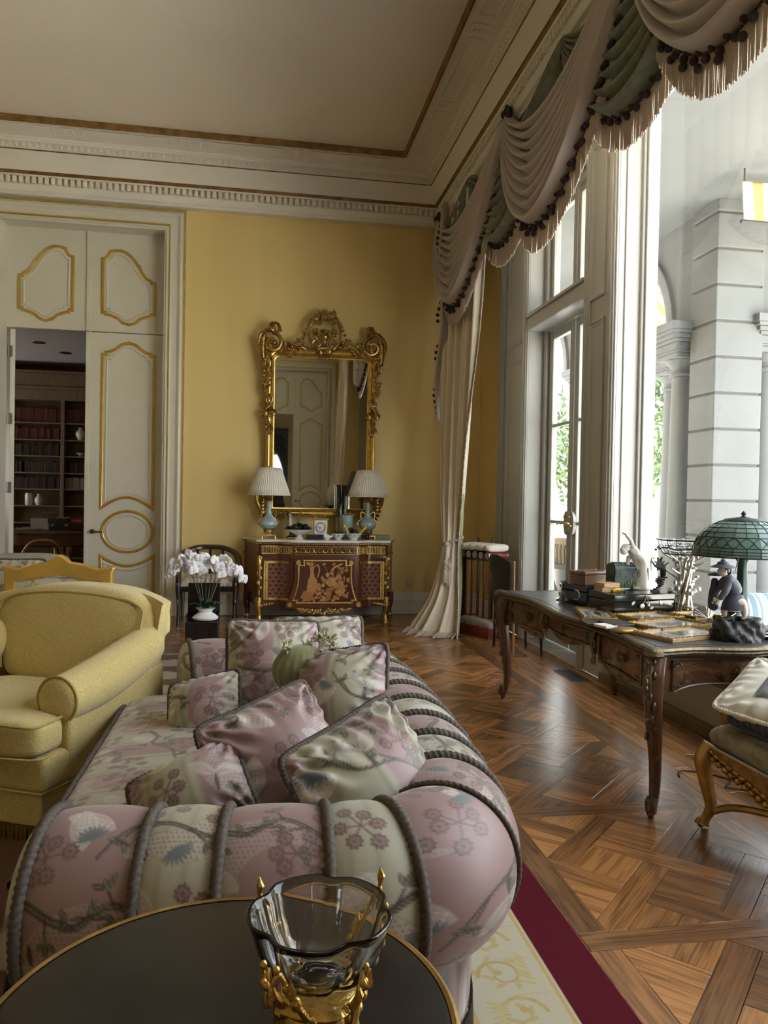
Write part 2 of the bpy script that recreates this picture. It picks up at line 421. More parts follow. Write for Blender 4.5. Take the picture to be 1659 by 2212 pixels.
# ------------------------------------------------------------------ woven pattern rasters (numpy, sampled into colour attributes)
class Ras:
    def __init__(s, w, h, nx, ny, rep=True):
        s.w, s.h, s.nx, s.ny, s.rep = w, h, nx, ny, rep
        s.rgb = np.zeros((ny, nx, 3)); s.a = np.zeros((ny, nx))
        s.X, s.Y = np.meshgrid((np.arange(nx) + .5) * w / nx, (np.arange(ny) + .5) * h / ny)
    def d(s, cx, cy):
        dx = s.X - cx; dy = s.Y - cy
        if s.rep: dx = (dx + s.w / 2) % s.w - s.w / 2; dy = (dy + s.h / 2) % s.h - s.h / 2
        return dx, dy
    def put(s, mask, c, al=1.):
        c = np.asarray(c); m = np.clip(mask, 0, 1) * al
        s.rgb = s.rgb * (1 - m[..., None]) + c * m[..., None]; s.a = s.a * (1 - m) + m
    def aa(s, sd): return np.clip(.5 - sd / (s.w / s.nx), 0, 1)
    def disc(s, cx, cy, r, c, al=1.):
        dx, dy = s.d(cx, cy); s.put(s.aa(np.hypot(dx, dy) - r), c, al)
    def ring(s, cx, cy, r, w, c, al=1., pet=0):
        dx, dy = s.d(cx, cy); q = np.hypot(dx, dy); rr = r * (1 + (.16 * np.cos(pet * np.arctan2(dy, dx)) if pet else 0))
        s.put(s.aa(np.abs(q - rr) - w), c, al)
    def stroke(s, pts, w, c, al=1.):
        pts = np.asarray(pts, float); n = len(pts); W = np.full(n, w) if np.isscalar(w) else np.asarray(w)
        sd = np.full(s.X.shape, 9.)
        for i in range(n - 1):
            dx, dy = s.d(*pts[i]); e = pts[i + 1] - pts[i]; l = e @ e + 1e-12
            t = np.clip((dx * e[0] + dy * e[1]) / l, 0, 1)
            sd = np.minimum(sd, np.hypot(dx - t * e[0], dy - t * e[1]) - (W[i] * (1 - t) + W[i + 1] * t))
        s.put(s.aa(sd), c, al)
    def leaf(s, x, y, a, l, w, c, al=1., vein=None):
        dx, dy = s.d(x + l / 2 * math.cos(a), y + l / 2 * math.sin(a))
        u = (dx * math.cos(a) + dy * math.sin(a)) / (l / 2); v = (-dx * math.sin(a) + dy * math.cos(a))
        hw = w / 2 * np.clip(1 - u * u, 0, 1) ** .8
        s.put(np.where(np.abs(u) < 1, s.aa(np.abs(v) - hw), 0), c, al)
        if vein is not None: s.stroke([(x, y), (x + l * math.cos(a), y + l * math.sin(a))], .0009, vein)
    def sample(s, u, v):
        x = np.asarray(u) / s.w * s.nx - .5; y = np.asarray(v) / s.h * s.ny - .5
        if not s.rep: x = np.clip(x, 0, s.nx - 1.001); y = np.clip(y, 0, s.ny - 1.001)
        x0 = np.floor(x).astype(int); y0 = np.floor(y).astype(int); fx = (x - x0)[..., None]; fy = (y - y0)[..., None]
        A = np.dstack([s.rgb, s.a])
        g = lambda i, j: A[j % s.ny, i % s.nx]
        r = (g(x0, y0) * (1 - fx) + g(x0 + 1, y0) * fx) * (1 - fy) + (g(x0, y0 + 1) * (1 - fx) + g(x0 + 1, y0 + 1) * fx) * fy
        return r[..., :3], r[..., 3:]
def brocade_ras():
    S = .60; r = Ras(S, S, 300, 300); rg = random.Random(3)
    DK = (.055, .04, .03); TA = (.15, .085, .08); LT = (.74, .70, .66); BL = (.13, .155, .175); OL = (.085, .085, .05)
    # lattice crescents
    for cx, cy, R, off, a0 in ((.16, .20, .155, .06, .6), (.46, .50, .16, .065, 3.6)):
        dx, dy = r.d(cx, cy); dx2, dy2 = r.d(cx + off * math.cos(a0), cy + off * math.sin(a0))
        sd = np.maximum(np.hypot(dx, dy) - R, (R * .74) - np.hypot(dx2, dy2))
        p = .0115; gx = (r.X + (np.floor(r.Y / p) % 2) * p / 2) % p - p / 2; gy = r.Y % p - p / 2
        dots = np.clip((.0042 - np.hypot(gx, gy)) / .0018, 0, 1)
        r.put((sd < 0) * .45, (.62, .53, .50), .6); r.put((sd < -.004) * dots, (.20, .13, .125), .8)
        r.put(r.aa(np.abs(sd) - .0012), (.30, .22, .20), .9)
    # pale dotted leaves with outline
    for x, y, a in ((.36, .10, 1.2), (.33, .13, 2.0), (.05, .44, .4), (.08, .42, 1.3), (.52, .28, 2.4)):
        r.leaf(x, y, a, .13, .06, LT, .42); r.leaf(x + .008 * math.cos(a), y + .008 * math.sin(a), a, .114, .048, (.42, .34, .32), .55)
        for q in range(1, 9):
            for w_ in (-1, 0, 1): r.disc(x + .0135 * q * math.cos(a) - w_ * .011 * math.sin(a), y + .0135 * q * math.sin(a) + w_ * .011 * math.cos(a), .0042, LT, .5)
    # branches
    br = [[(.02, .05), (.12, .09), (.20, .05), (.31, .12), (.38, .22), (.36, .33)], [(.58, .33), (.50, .37), (.42, .36), (.33, .44), (.22, .47), (.15, .56)],
          [(.30, .58), (.40, .56), (.52, .60), (.57, .52)]]
    for b in br:
        P = catmull(b, 6); r.stroke(P, np.linspace(.009, .004, len(P)), DK, .95); r.stroke(P + .0015, .0012, (.30, .25, .2), .8)
        for k in range(3, len(P) - 2, 3):
            a = rg.uniform(0, 2 * PI); l = rg.uniform(.03, .055); e = (P[k][0] + l * math.cos(a), P[k][1] + l * math.sin(a))
            r.stroke([P[k], e], .0026, DK)
            for q in range(3): r.leaf(*e, a + (q - 1) * .8, rg.uniform(.026, .042), .013, rg.choice((OL, OL, DK)), .95, (.3, .28, .2))
    # flower sprays
    for cx, cy in ((.22, .30), (.50, .17), (.09, .31), (.40, .47), (.33, .04), (.55, .55), (.04, .56), (.23, .14)):
        for q in range(6):
            a = q * 1.05 + rg.uniform(-.3, .3); l = rg.uniform(.035, .06); x, y = cx + l * math.cos(a), cy + l * math.sin(a)
            r.stroke([(cx, cy), (x, y)], .0022, TA); r.disc(x, y, .0135, (.25, .15, .145), .75)
            r.ring(x, y, .0145, .0034, TA, 1, pet=9); r.disc(x, y, .005, TA, .9)
    # blue thistles
    for cx, cy, a in ((.29, .24, 1.9), (.55, .43, .4), (.13, .52, 4.2), (.44, .03, 1.0)):
        for q in range(9): r.leaf(cx, cy, a + (q - 4) * .3, .042, .0085, BL, .95)
    # butterfly shapes
    for cx, cy in ((.04, .17), (.27, .50)):
        for a in (.5, 2.4):
            r.leaf(cx, cy, a, .085, .04, (.55, .50, .44), .6)
            for q in range(7): r.stroke([(cx, cy), (cx + .075 * math.cos(a + (q - 3) * .09), cy + .075 * math.sin(a + (q - 3) * .09))], .0009, (.30, .27, .22), .8)
        r.leaf(cx, cy, 4.6, .05, .012, DK)
    return r
BRO = brocade_ras()
PINK = np.array((.30, .19, .185)); CREAM = np.array((.40, .38, .29)); SAGE = np.array((.22, .205, .115))
def brocade(u, v, base=None, str_w=.30, mute=1.0):
    """base None: wide soft stripes across u"""
    u = np.asarray(u); v = np.asarray(v)
    if base is None:
        ph = (u / str_w) % 1.0
        sm = lambda a, b, x: np.clip((x - a) / (b - a), 0, 1)
        k = (sm(.40, .46, ph) - sm(.94, 1.0, ph))[..., None]
        bc = PINK * (1 - k) + CREAM * k
        k2 = (np.exp(-((ph - .5) / .035) ** 2) + np.exp(-((ph - .88) / .03) ** 2))[..., None]
        bc = bc * (1 - .55 * k2) + SAGE * .55 * k2
    elif isinstance(base, str):
        if base == 'pink': bc = np.broadcast_to(PINK, u.shape + (3,))
        else:
            k2 = (np.exp(-(((u / .055) % 1 - .5) / .16) ** 2))[..., None]
            bc = CREAM * (1 - .35 * k2) + SAGE * .35 * k2
    else: bc = np.broadcast_to(np.array(base), u.shape + (3,))
    c, a = BRO.sample(u, v)
    return bc * (1 - a * mute) + c * mute
# ------------------------------------------------------------------ room shell
YB, YR, XL = 9.30, -2.5, -6.5          # back wall, rear wall, left wall
CZ = 5.40                               # ceiling
# floor with parquet
fl = MB().box(XL, WX + .02, YR, YB + .22, -.12, -.012)
floor = struct('floor', fl, 'mortar_dark', smooth=False, label='oak parquet floor of large square panels with interlaced diagonal boards')
def clip(poly, sq):
    out = [np.array(p) for p in poly]
    x0, x1, y0, y1 = sq
    for ax, val, sg in ((0, x0, 1), (0, x1, -1), (1, y0, 1), (1, y1, -1)):
        inp = out; out = []
        for i in range(len(inp)):
            a, b = inp[i], inp[(i + 1) % len(inp)]
            da, db = sg * (a[ax] - val), sg * (b[ax] - val)
            if da >= 0: out.append(a)
            if da * db < 0: out.append(a + (b - a) * da / (da - db))
        if len(out) < 3: return None
    return np.array(out)
def piece_mesh(poly, ang):
    """plank local to centroid, rotated so that grain = local X"""
    c = poly.mean(0); q = poly - c; ca, sa = math.cos(-ang), math.sin(-ang)
    q = np.c_[q[:, 0] * ca - q[:, 1] * sa, q[:, 0] * sa + q[:, 1] * ca]
    r = np.linalg.norm(q, axis=1)[:, None]; n = len(q)
    o1 = q * (1 - .0011 / r); o2 = q * (1 - .003 / r)
    v = np.vstack([np.c_[o1, np.full(n, -.012)], np.c_[o1, np.full(n, -.0012)], np.c_[o2, np.zeros(n)]])
    f = [tuple(range(2 * n, 3 * n))]
    for k in (0, 1):
        f += [(k * n + i, k * n + (i + 1) % n, (k + 1) * n + (i + 1) % n, (k + 1) * n + i) for i in range(n)]
    return c, v, f
P_PIECES = []
def panel(cx, cy, h=.45):
    w, sp, Lq = .052, .318, .66
    bands = [-sp, 0, sp]; s2 = math.sqrt(.5)
    uv2xy = lambda u, v: (cx + (u - v) * s2, cy + (u + v) * s2)
    cuts = [-Lq] + [x for b in bands for x in (b - w, b + w)] + [Lq]
    sq = (cx - h, cx + h, cy - h, cy + h)
    def emit(u0, u1, v0, v1, ang):
        p = clip([uv2xy(u0, v0), uv2xy(u1, v0), uv2xy(u1, v1), uv2xy(u0, v1)], sq)
        if p is not None:
            a = p; ar = .5 * abs(np.sum(a[:, 0] * np.roll(a[:, 1], -1) - np.roll(a[:, 0], -1) * a[:, 1]))
            if ar > .0006: P_PIECES.append((p, ang, ar))
    gaps = [(cuts[2 * i], cuts[2 * i + 1]) for i in range(4)]
    for i in range(4):
        for j in range(4):
            emit(*gaps[i], *gaps[j], PI / 4 if (i + j) % 2 else 3 * PI / 4)
    for o in (0, 1):
        for i in range(3):
            a0, a1 = bands[i] - w, bands[i] + w
            segs = []; cur = None
            for k in range(7):
                s0, s1 = cuts[k], cuts[k + 1]
                if k % 2 == 1:
                    own = ((i + (k // 2)) % 2 == o)
                    if not own:
                        if cur: segs.append(cur)
                        cur = None; continue
                cur = (cur[0], s1) if cur else (s0, s1)
            if cur: segs.append(cur)
            for s0, s1 in segs:
                if o == 0: emit(a0, a1, s0, s1, 3 * PI / 4)
                else: emit(s0, s1, a0, a1, PI / 4)
def rectp(x0, x1, y0, y1, ang):
    P_PIECES.append((np.array([(x0, y0), (x1, y0), (x1, y1), (x0, y1)], float), ang, (x1 - x0) * (y1 - y0)))
rg = random.Random(11)
X0, Y0 = 1.12, 2.29
for i in range(-8, 1):
    for j in range(-5, 8):
        x, y = X0 + i, Y0 + j
        if x < XL + .3 or y > 9.25 or y < YR: continue
        rectp(x - .05, x + .05, y + .05, y + .95, PI / 2)          # board along Y
        rectp(x - .05, x + .95, y - .05, y + .05, 0)                # board along X
        if y + .95 <= 9.32: panel(x + .5, y + .5)
xx = X0 + .95
rectp(xx, xx + .1, YR, 3.1, PI / 2); rectp(xx, xx + .1, 3.1, 6.4, PI / 2); rectp(xx, xx + .1, 6.4, YB, PI / 2)
xx += .1; k = 0
while xx < WX - .02:
    w = min(.085, WX - xx); y = YR + (k * .37) % 1.1
    while y < YB:
        l = rg.uniform(.9, 1.6); rectp(xx, xx + w, max(y, YR), min(y + l, YB), PI / 2); y += l
    xx += w; k += 1
def seen(p):
    x, y = p
    if x < 1.04 and y < 6.9: return 0
    if y < 1.9 or x < -1.0: return 0
    z = x * .1668 + y * .986; u = (x * .986 - y * .1668) / z
    if u > .515 or u < -.3: return 0
    if x > 1.75 and 3.3 < y < 3.9 and x > 2.2: return .3 / z ** 2
    return 1 / z ** 2.5
order = sorted(range(len(P_PIECES)), key=lambda i: -seen(P_PIECES[i][0].mean(0)) * P_PIECES[i][2])
rest = {}
for rank, i in enumerate(order):
    p, ang, ar = P_PIECES[i]; c, v, f = piece_mesh(p, ang)
    if rank < 290 and seen(c) > 0:
        MB().add(v, f).build('parquet_plank', 'oak', floor, smooth=False, loc=(c[0], c[1], 0), rot=(0, 0, ang))
    else:
        R = np.array(Matrix.Rotation(-ang, 4, 'Z')); cl = R[:2, :2] @ c
        key = (round(ang, 3), i % 2)
        rest.setdefault(key, MB()).add(v + np.array([cl[0], cl[1], 0]), f)
for key, mb in rest.items():
    o = mb.build('parquet_planks', 'oak', floor, smooth=False, rot=(0, 0, key[0])); o['kind'] = 'stuff'

# walls
DL, DR, DC, DH = -2.90, -1.10, -2.0, 4.56       # door opening in back wall
wb = MB()
for b in ((XL, DL - .02, YB, YB + .28, 0, CZ), (DR + .02, WX + .3, YB, YB + .28, 0, CZ), (DL - .02, DR + .02, YB, YB + .28, DH + .02, CZ)): wb.box(*b)
struct('wall_back', wb, 'wall_silk', smooth=False, label='yellow silk covered back wall')
W1 = (6.17, 7.57); W2 = (.55, 5.60); 
wr = MB().box(WX, WX + .30, 8.47, YB, 0, 4.9)
struct('wall_right', wr, 'wall_silk', smooth=False, label='narrow strip of yellow wall beside the tall windows')
ws = MB()
for b in ((5.60, 6.17, 0, 4.9), (7.57, 8.47, 0, 4.9), (YR, .55, 0, 4.9), (W1[0], W1[1], 4.50, 4.9), (W2[0], W2[1], 4.62, 4.9),
          (W2[0], W2[1], 0, .36)):
    ws.box(WX, WX + .30, *b)
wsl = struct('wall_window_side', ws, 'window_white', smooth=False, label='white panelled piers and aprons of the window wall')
pil = MB()
def raised(y0, y1, z0, z1):
    pil.frame([(y0, z0), (y1, z0), (y1, z1), (y0, z1)], [(0, 0), (0, .012), (.012, .018), (.03, .004), (.045, .004), (.05, 0)],
              Matrix(((0, 0, -1, WX - .001), (1, 0, 0, 0), (0, 1, 0, 0), (0, 0, 0, 1))))
for z0, z1 in ((.30, 2.95), (3.13, 4.42)):
    raised(7.72, 8.22, z0, z1); raised(5.82, 6.10, z0, z1)
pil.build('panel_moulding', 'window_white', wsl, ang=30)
cs = MB()
for y0, w in ((8.33, .14), (7.57, .10), (6.09, .08), (5.60, .14), (.43, .12)):
    for k, (a, b, h) in enumerate(((0, 1, .02), (.12, .88, .034), (.3, .7, .046))):
        cs.box(WX - h, WX, y0 + w * a, y0 + w * b, 0, 4.62)
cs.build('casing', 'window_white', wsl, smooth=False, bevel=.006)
st = MB().box(WX - .05, WX + .02, W2[0] - .1, W2[1] + .1, 0, .075); st.box(WX - .03, WX + .02, W2[0], W2[1], .33, .375)
st.build('sill_board', 'library_wood', wsl, smooth=False, bevel=.006)
bt = MB().box(WX - .02, WX, 8.47, YB, 0, .2); bt.box(WX - .028, WX, 8.47, YB, .2, .225)
struct('baseboard_right', bt, 'trim_white', smooth=False, bevel=.004)
bb = MB()
for x0, x1 in ((-.86, WX), (XL, -3.15)):
    bb.box(x0, x1, YB - .025, YB, 0, .17); bb.box(x0, x1, YB - .035, YB, .17, .2); bb.box(x0, x1, YB - .02, YB, .2, .27)
struct('baseboard_back', bb, 'trim_white', smooth=False, bevel=.006)
struct('wall_left', MB().box(XL - .2, XL, YR - .3, YB + .28, 0, CZ), 'wall_plain', smooth=False)
wr2 = MB()
for b in ((XL, .08, 0, CZ), (1.92, WX + .3, 0, CZ), (.08, 1.92, DH + .02, CZ)): wr2.box(b[0], b[1], YR - .28, YR, b[2], b[3])
struct('wall_rear', wr2, 'wall_silk', smooth=False)
# ceiling, with pelmet soffit above the windows
BX, BY = 2.24, 9.20
ce = MB().box(XL - .2, WX + .5, YR - .3, YB + .3, CZ, CZ + .15)
ceil = struct('ceiling', ce, 'ceiling_paint', smooth=False, label='plain cream plaster ceiling inside a gilded frame')
sf = MB().box(BX, WX + .30, YR, YB, 4.82, CZ); sf.box(XL, BX, BY, YB, 4.80, CZ)
struct('trim_2', sf, 'trim_white', smooth=False)
# cornice: profile pieces (d from base plane, z) mitred at the corner
def cornice(parts_parent, prof, name, mat):
    m = MB()
    p = np.array(prof)
    bk = np.stack([np.c_[np.full(len(p), XL), BY - p[:, 0], p[:, 1]], np.c_[BX - p[:, 0], BY - p[:, 0], p[:, 1]], np.c_[BX - p[:, 0], np.full(len(p), YR), p[:, 1]]])
    m.grid(bk)
    return m.build(name, mat, parts_parent, ang=30)
cor = cornice(None, [(0, 4.795), (.012, 4.795), (.02, 4.81), (.05, 4.828), (.066, 4.86), (.07, 4.885), (.078, 4.89), (.078, 4.965), (.105, 4.97), (.118, 4.985)], 'trim_1', 'trim_white'); cor['kind'] = 'structure'; cor['label'] = 'white plaster cornice with dentils and gilded fillets'
cornice(cor, [(.118, 4.985), (.125, 5.0), (.135, 5.015), (.145, 5.015)], 'gilt_fillet', 'gilt_cornice')
cornice(cor, [(.145, 5.015), (.15, 5.10), (.17, 5.16), (.205, 5.205), (.212, 5.21)], 'frieze_band', 'trim_white')
cornice(cor, [(.212, 5.21), (.218, 5.213), (.222, 5.22)], 'gilt_line', 'gilt_cornice')
cornice(cor, [(.222, 5.22), (.235, 5.225), (.26, 5.27), (.285, 5.28), (.29, 5.30), (.30, 5.30), (.30, 5.325), (.60, 5.345), (.60, 5.352)], 'upper_moulding', 'trim_white')
cornice(cor, [(.60, 5.345), (.604, 5.335), (.622, 5.335), (.63, 5.35), (.632, 5.41)], 'gilt_ceiling_bead', 'gilt_cornice')
# dentils
dm = MB().box(-.021, .021, -.034, .012, -.035, .034)
d0 = dm.build('dentil', 'trim_white', cor, smooth=False, bevel=.004, bseg=1); first = True
for k in range(78):
    x = BX - .115 - k * .068
    o = d0 if first else inst(d0, None, cor); first = False
    o.location = (x, BY - .092, 4.927)
for k in range(70):
    y = BY - .15 - k * .068
    inst(d0, None, cor, (BX - .092, y, 4.927), (0, 0, PI / 2))
# egg and dart
em = MB(); th = np.linspace(-PI / 2, PI / 2, 7); ph = np.linspace(0, PI, 6)
G = np.stack([.017 * np.sin(ph)[:, None] * np.sin(th)[None], -.012 * np.sin(ph)[:, None] * np.cos(th)[None], np.repeat((.026 * np.cos(ph))[:, None], 7, 1)], 2); em.grid(G)
e0 = em.build('egg_ornament', 'trim_white', cor); e0.rotation_euler = (math.radians(35), 0, 0); first = True
em2 = MB(); arcp = [(.0235 * math.sin(a), -.004, .030 * math.cos(a)) for a in np.linspace(-2.4, 2.4, 9)]; em2.tube(arcp, .0045, 4)
e1 = em2.build('egg_surround', 'trim_white', cor)
for k in range(72):
    x = BX - .27 - k * .068
    for q, e in enumerate((e0, e1)):
        o = e if k == 0 else inst(e, None, cor)
        o.location = (x, BY - .252, 5.250); o.rotation_euler = (math.radians(38), 0, 0)
for k in range(60):
    y = BY - .30 - k * .068
    for e in (e0, e1):
        o = inst(e, None, cor, (BX - .252, y, 5.25)); o.rotation_euler = (math.radians(38), 0, -PI / 2)
        o.rotation_euler = Matrix.Rotation(-PI / 2, 3, 'Z').to_euler() if False else (math.radians(38), 0, -PI / 2)
# raised soffit panels
pm = MB()
prof = [(0, .0), (0, -.005), (.012, -.008), (.02, -.008), (.03, -.002), (.03, 0)]
Mt = lambda ox, oy, rz: Matrix.Translation((ox, oy, 5.334)) @ Matrix.Rotation(rz, 4, 'Z')
x = BX - .75
for k in range(7):
    pm.frame([(x - .95, BY - .55), (x, BY - .55), (x, BY - .36), (x - .95, BY - .36)], prof, Mt(0, 0, 0)); x -= 1.03
    pm.frame([(x - .12, BY - .55), (x, BY - .55), (x, BY - .36), (x - .12, BY - .36)], prof, Mt(0, 0, 0)); x -= .20
y = BY - .75
for k in range(6):
    pm.frame([(BX - .55, y - .95), (BX - .36, y - .95), (BX - .36, y), (BX - .55, y)], prof, Mt(0, 0, 0)); y -= 1.03
    pm.frame([(BX - .55, y - .12), (BX - .36, y - .12), (BX - .36, y), (BX - .55, y)], prof, Mt(0, 0, 0)); y -= .20
pm.build('soffit_panel_moulding', 'trim_white', cor, ang=30)

# ------------------------------------------------------------------ double door with gilded panels (local: origin at centre of opening on wall plane, +Y into wall)
door = thing('door_1', 'tall white double door with gilded panel mouldings, left leaf standing open', None, (DC, YB, 0), kind='structure')
FW = basisM((0, 0, 0), (1, 0, 0), (0, 0, 1))       # (x,y,h)->(x,-h,y)
fwm = lambda y: Matrix.Translation((0, y, 0)) @ FW
path = [(1.15, 0), (1.15, 4.79), (-1.15, 4.79), (-1.15, 0)]
MB().frame(path, [(0, 0), (0, .03), (.035, .03), (.04, .05), (.065, .06), (.085, .05), (.10, .036), (.13, .03), (.165, .034), (.18, .045)], fwm(0), closed=False).build('casing', 'door_white', door, ang=25)
MB().frame(path, [(.004, .028), (.006, .035), (.028, .035), (.031, .028)], fwm(0), closed=False).build('gilt_band', 'gilt_door', door)
MB().frame(path, [(.18, .045), (.185, .052), (.193, .052), (.198, .04)], fwm(0), closed=False).build('gilt_line', 'gilt_door', door)
MB().frame(path, [(.198, .04), (.21, .05), (.225, .05), (.235, .03), (.25, .03), (.25, -.23)], fwm(0), closed=False).build('jamb', 'door_white', door, ang=25)
FY = .21
GP = [(-.004, 0), (-.002, .012), (.006, .016), (.010, .012), (.016, .012), (.021, .017), (.028, .014), (.031, .002)]
WP = [(.031, .002), (.05, .004), (.058, .012), (.066, .012), (.076, .002)]
def panel_mould(par, pts, y=FY):
    if np.sum(np.array(pts)[:, 0] * np.roll(np.array(pts)[:, 1], -1) - np.roll(np.array(pts)[:, 0], -1) * np.array(pts)[:, 1]) < 0: pts = pts[::-1]
    MB().frame(pts, GP, fwm(y)).build('gilt_moulding', 'gilt_door', par, ang=35)
    MB().frame(pts, WP, fwm(y)).build('inner_moulding', 'door_white', par, ang=35)
up_raw = [(-1.843, 3.585), (-1.847, 4.235)] + [(-1.847 + .088 * math.cos(a), 4.325 + .088 * math.sin(a)) for a in np.linspace(-PI / 2, 0, 6)] + \
     [(-1.70, 4.345), (-1.63, 4.35), (-1.57, 4.33), (-1.514, 4.295), (-1.46, 4.24), (-1.42, 4.179), (-1.405, 4.179), (-1.39, 4.13), (-1.36, 4.075), (-1.32, 4.03), (-1.265, 4.003), (-1.262, 3.985), (-1.225, 3.985),
      (-1.225, 3.585), (-1.262, 3.585), (-1.262, 3.562), (-1.33, 3.55), (-1.40, 3.52), (-1.455, 3.47), (-1.53, 3.447), (-1.61, 3.47), (-1.665, 3.52), (-1.73, 3.55), (-1.805, 3.562), (-1.805, 3.585)]
up = [(x - DC, z) for x, z in up_raw]
tall = [(x - DC, z) for x, z in [(-1.835, 3.11), (-1.835, 1.243)] + [(-1.835 + .62 * t, 1.243 + .142 * math.sin(PI * t)) for t in np.linspace(0.06, .94, 12)] + [(-1.215, 1.243), (-1.215, 3.11), (-1.255, 3.11), (-1.255, 3.135),
      (-1.32, 3.15), (-1.38, 3.185), (-1.44, 3.235), (-1.525, 3.258), (-1.61, 3.235), (-1.67, 3.185), (-1.73, 3.15), (-1.795, 3.135), (-1.795, 3.11)]]
oval = [(-1.515 - DC + .305 * math.cos(a), .985 + .258 * math.sin(a)) for a in np.linspace(0, 2 * PI, 48, endpoint=False)]
low = [(x - DC, z) for x, z in [(-1.832, .715)] + [(-1.832 + .634 * t, .715 - .128 * math.sin(PI * t)) for t in np.linspace(.06, .94, 12)] + [(-1.198, .715), (-1.198, .22), (-1.832, .22)]]
for s in (1, -1):
    ov = MB().box(0.006 if s > 0 else -.905, .905 if s > 0 else -.006, FY, FY + .05, 3.365, DH).build('overdoor_panel', 'door_white', door, smooth=False)
    panel_mould(ov, [(s * x, z) for x, z in up])
    if s > 0:
        lf = MB().box(.03, .88, FY, FY + .05, .01, 3.355).build('door_leaf', 'door_white', door, smooth=False, bevel=.003)
        for p in (tall, oval, low): panel_mould(lf, p)
        MB().tube([(.082, FY - .012, .985), (.082, FY - .0, .985)], .028, 16).tube([(.082, FY - .006, .985), (.082, FY - .06, .985)], .011, 10).tube([(.082, FY - .055, .985), (.14, FY - .058, .984), (.205, FY - .056, .978)], [.013, .010, .008], 10).ball((.082, FY - .058, .985), .017).build('lever_handle', 'bronze_dark', lf)
    else:
        lf = MB().box(-.868, -.815, FY + .045, FY + .90, .01, 3.355).xf(Matrix.Translation((-.868, FY + .045, 0)) @ Matrix.Rotation(math.radians(24), 4, 'Z') @ Matrix.Translation((.868, -FY - .045, 0))).build('door_leaf', 'door_white', door, smooth=False, bevel=.003)
        h0 = None
        for z in (3.09, 2.30, 1.49, .55):
            m = MB().box(-.888, -.842, FY + .036, FY + .046, -.066, .066).tube([(-.888, FY + .034, -.066), (-.888, FY + .034, .066)], .009, 8)
            for zz in (-.04, 0, .04): m.ball((-.855 + (.008 if zz == 0 else 0), FY + .035, zz), .005, 6, 4)
            m.build('hinge', 'steel', lf, loc=(0, 0, z), smooth=True)
am = MB().box(-.012, .022, FY - .022, FY + .02, .01, 3.355); am.box(-.012, .022, FY - .022, FY + .02, 3.365, DH); am.box(.022, .032, FY - .01, FY + .02, .01, DH)
am.build('astragal', 'door_white', door, smooth=False, bevel=.005)
an = MB()
for b in ((-1.2, .30, -5.6, -5.4, 0, 4.6), (.80, 3.2, -5.6, -5.4, 0, 4.6), (.30, .80, -5.6, -5.4, 0, .6), (.30, .80, -5.6, -5.4, 2.3, 4.6), (-1.4, -1.2, -5.6, -2.78, 0, 4.6), (3.2, 3.4, -5.6, -2.78, 0, 4.6), (-1.4, 3.4, -5.6, -2.78, 4.6, 4.8), (-1.4, 3.4, -5.6, -2.5, -.2, -.01)): an.box(*b)
struct('wall_anteroom', an, 'wall_plain', smooth=False)
U, V = np.meshgrid(np.linspace(0, 1, 40), np.linspace(0, 1, 30), indexing='ij')
tag(MB().grid(np.stack([.15 + .8 * U, -5.2 + .05 * np.sin(V * 40), 3.1 - V * (.5 + 1.5 * np.abs(U - .0) ** 3)], 2)).build('dark_swag', 'robe_slate', ang=180, thick=.01), 'dark swagged drape in the room behind, seen in the mirror', 'curtain')
rear = copy_tree(door, (1.0, YR, 0), None, 'white double door with gilded panels in the wall behind, seen in the mirror'); rear.scale = (1, -1, 1); rear.name = 'door_2'

# ------------------------------------------------------------------ windows
def sash(m, y0, y1, z0, z1, w, x0, x1, bars=(), vbars=()):
    m.box(x0, x1, y0, y0 + w, z0, z1); m.box(x0, x1, y1 - w, y1, z0, z1); m.box(x0, x1, y0 + w, y1 - w, z0, z0 + w); m.box(x0, x1, y0 + w, y1 - w, z1 - w, z1)
    for z in bars: m.box(x0 + .01, x1 - .01, y0 + w, y1 - w, z - .016, z + .016)
    for y in vbars: m.box(x0 + .01, x1 - .01, y - .016, y + .016, z0 + w, z1 - w)
win1 = thing('window_1', 'tall white French doors with transom light and brass levers', None, (WX, 6.87, 0), kind='structure')
lx = WX
m = MB(); m.box(.16, .30, -.70, -.63, 0, 4.5); m.box(.16, .30, .63, .70, 0, 4.5); m.box(.16, .30, -.63, .63, 4.42, 4.5)
m.box(-.02, .30, -.70, .70, 3.20, 3.34); m.box(-.045, .30, -.70, .70, 3.335, 3.365); m.box(-.03, .0, -.70, .70, 3.20, 3.225)
m.box(-.02, .30, -.70, .70, -.12, .006)
m.build('frame', 'window_white', win1, smooth=False, bevel=.006)
m = MB().box(.19, .29, -.64, -.62, 0, 3.2).box(.19, .29, .62, .645, 0, 3.2); m.build('weather_strip', 'steel', win1, smooth=False)
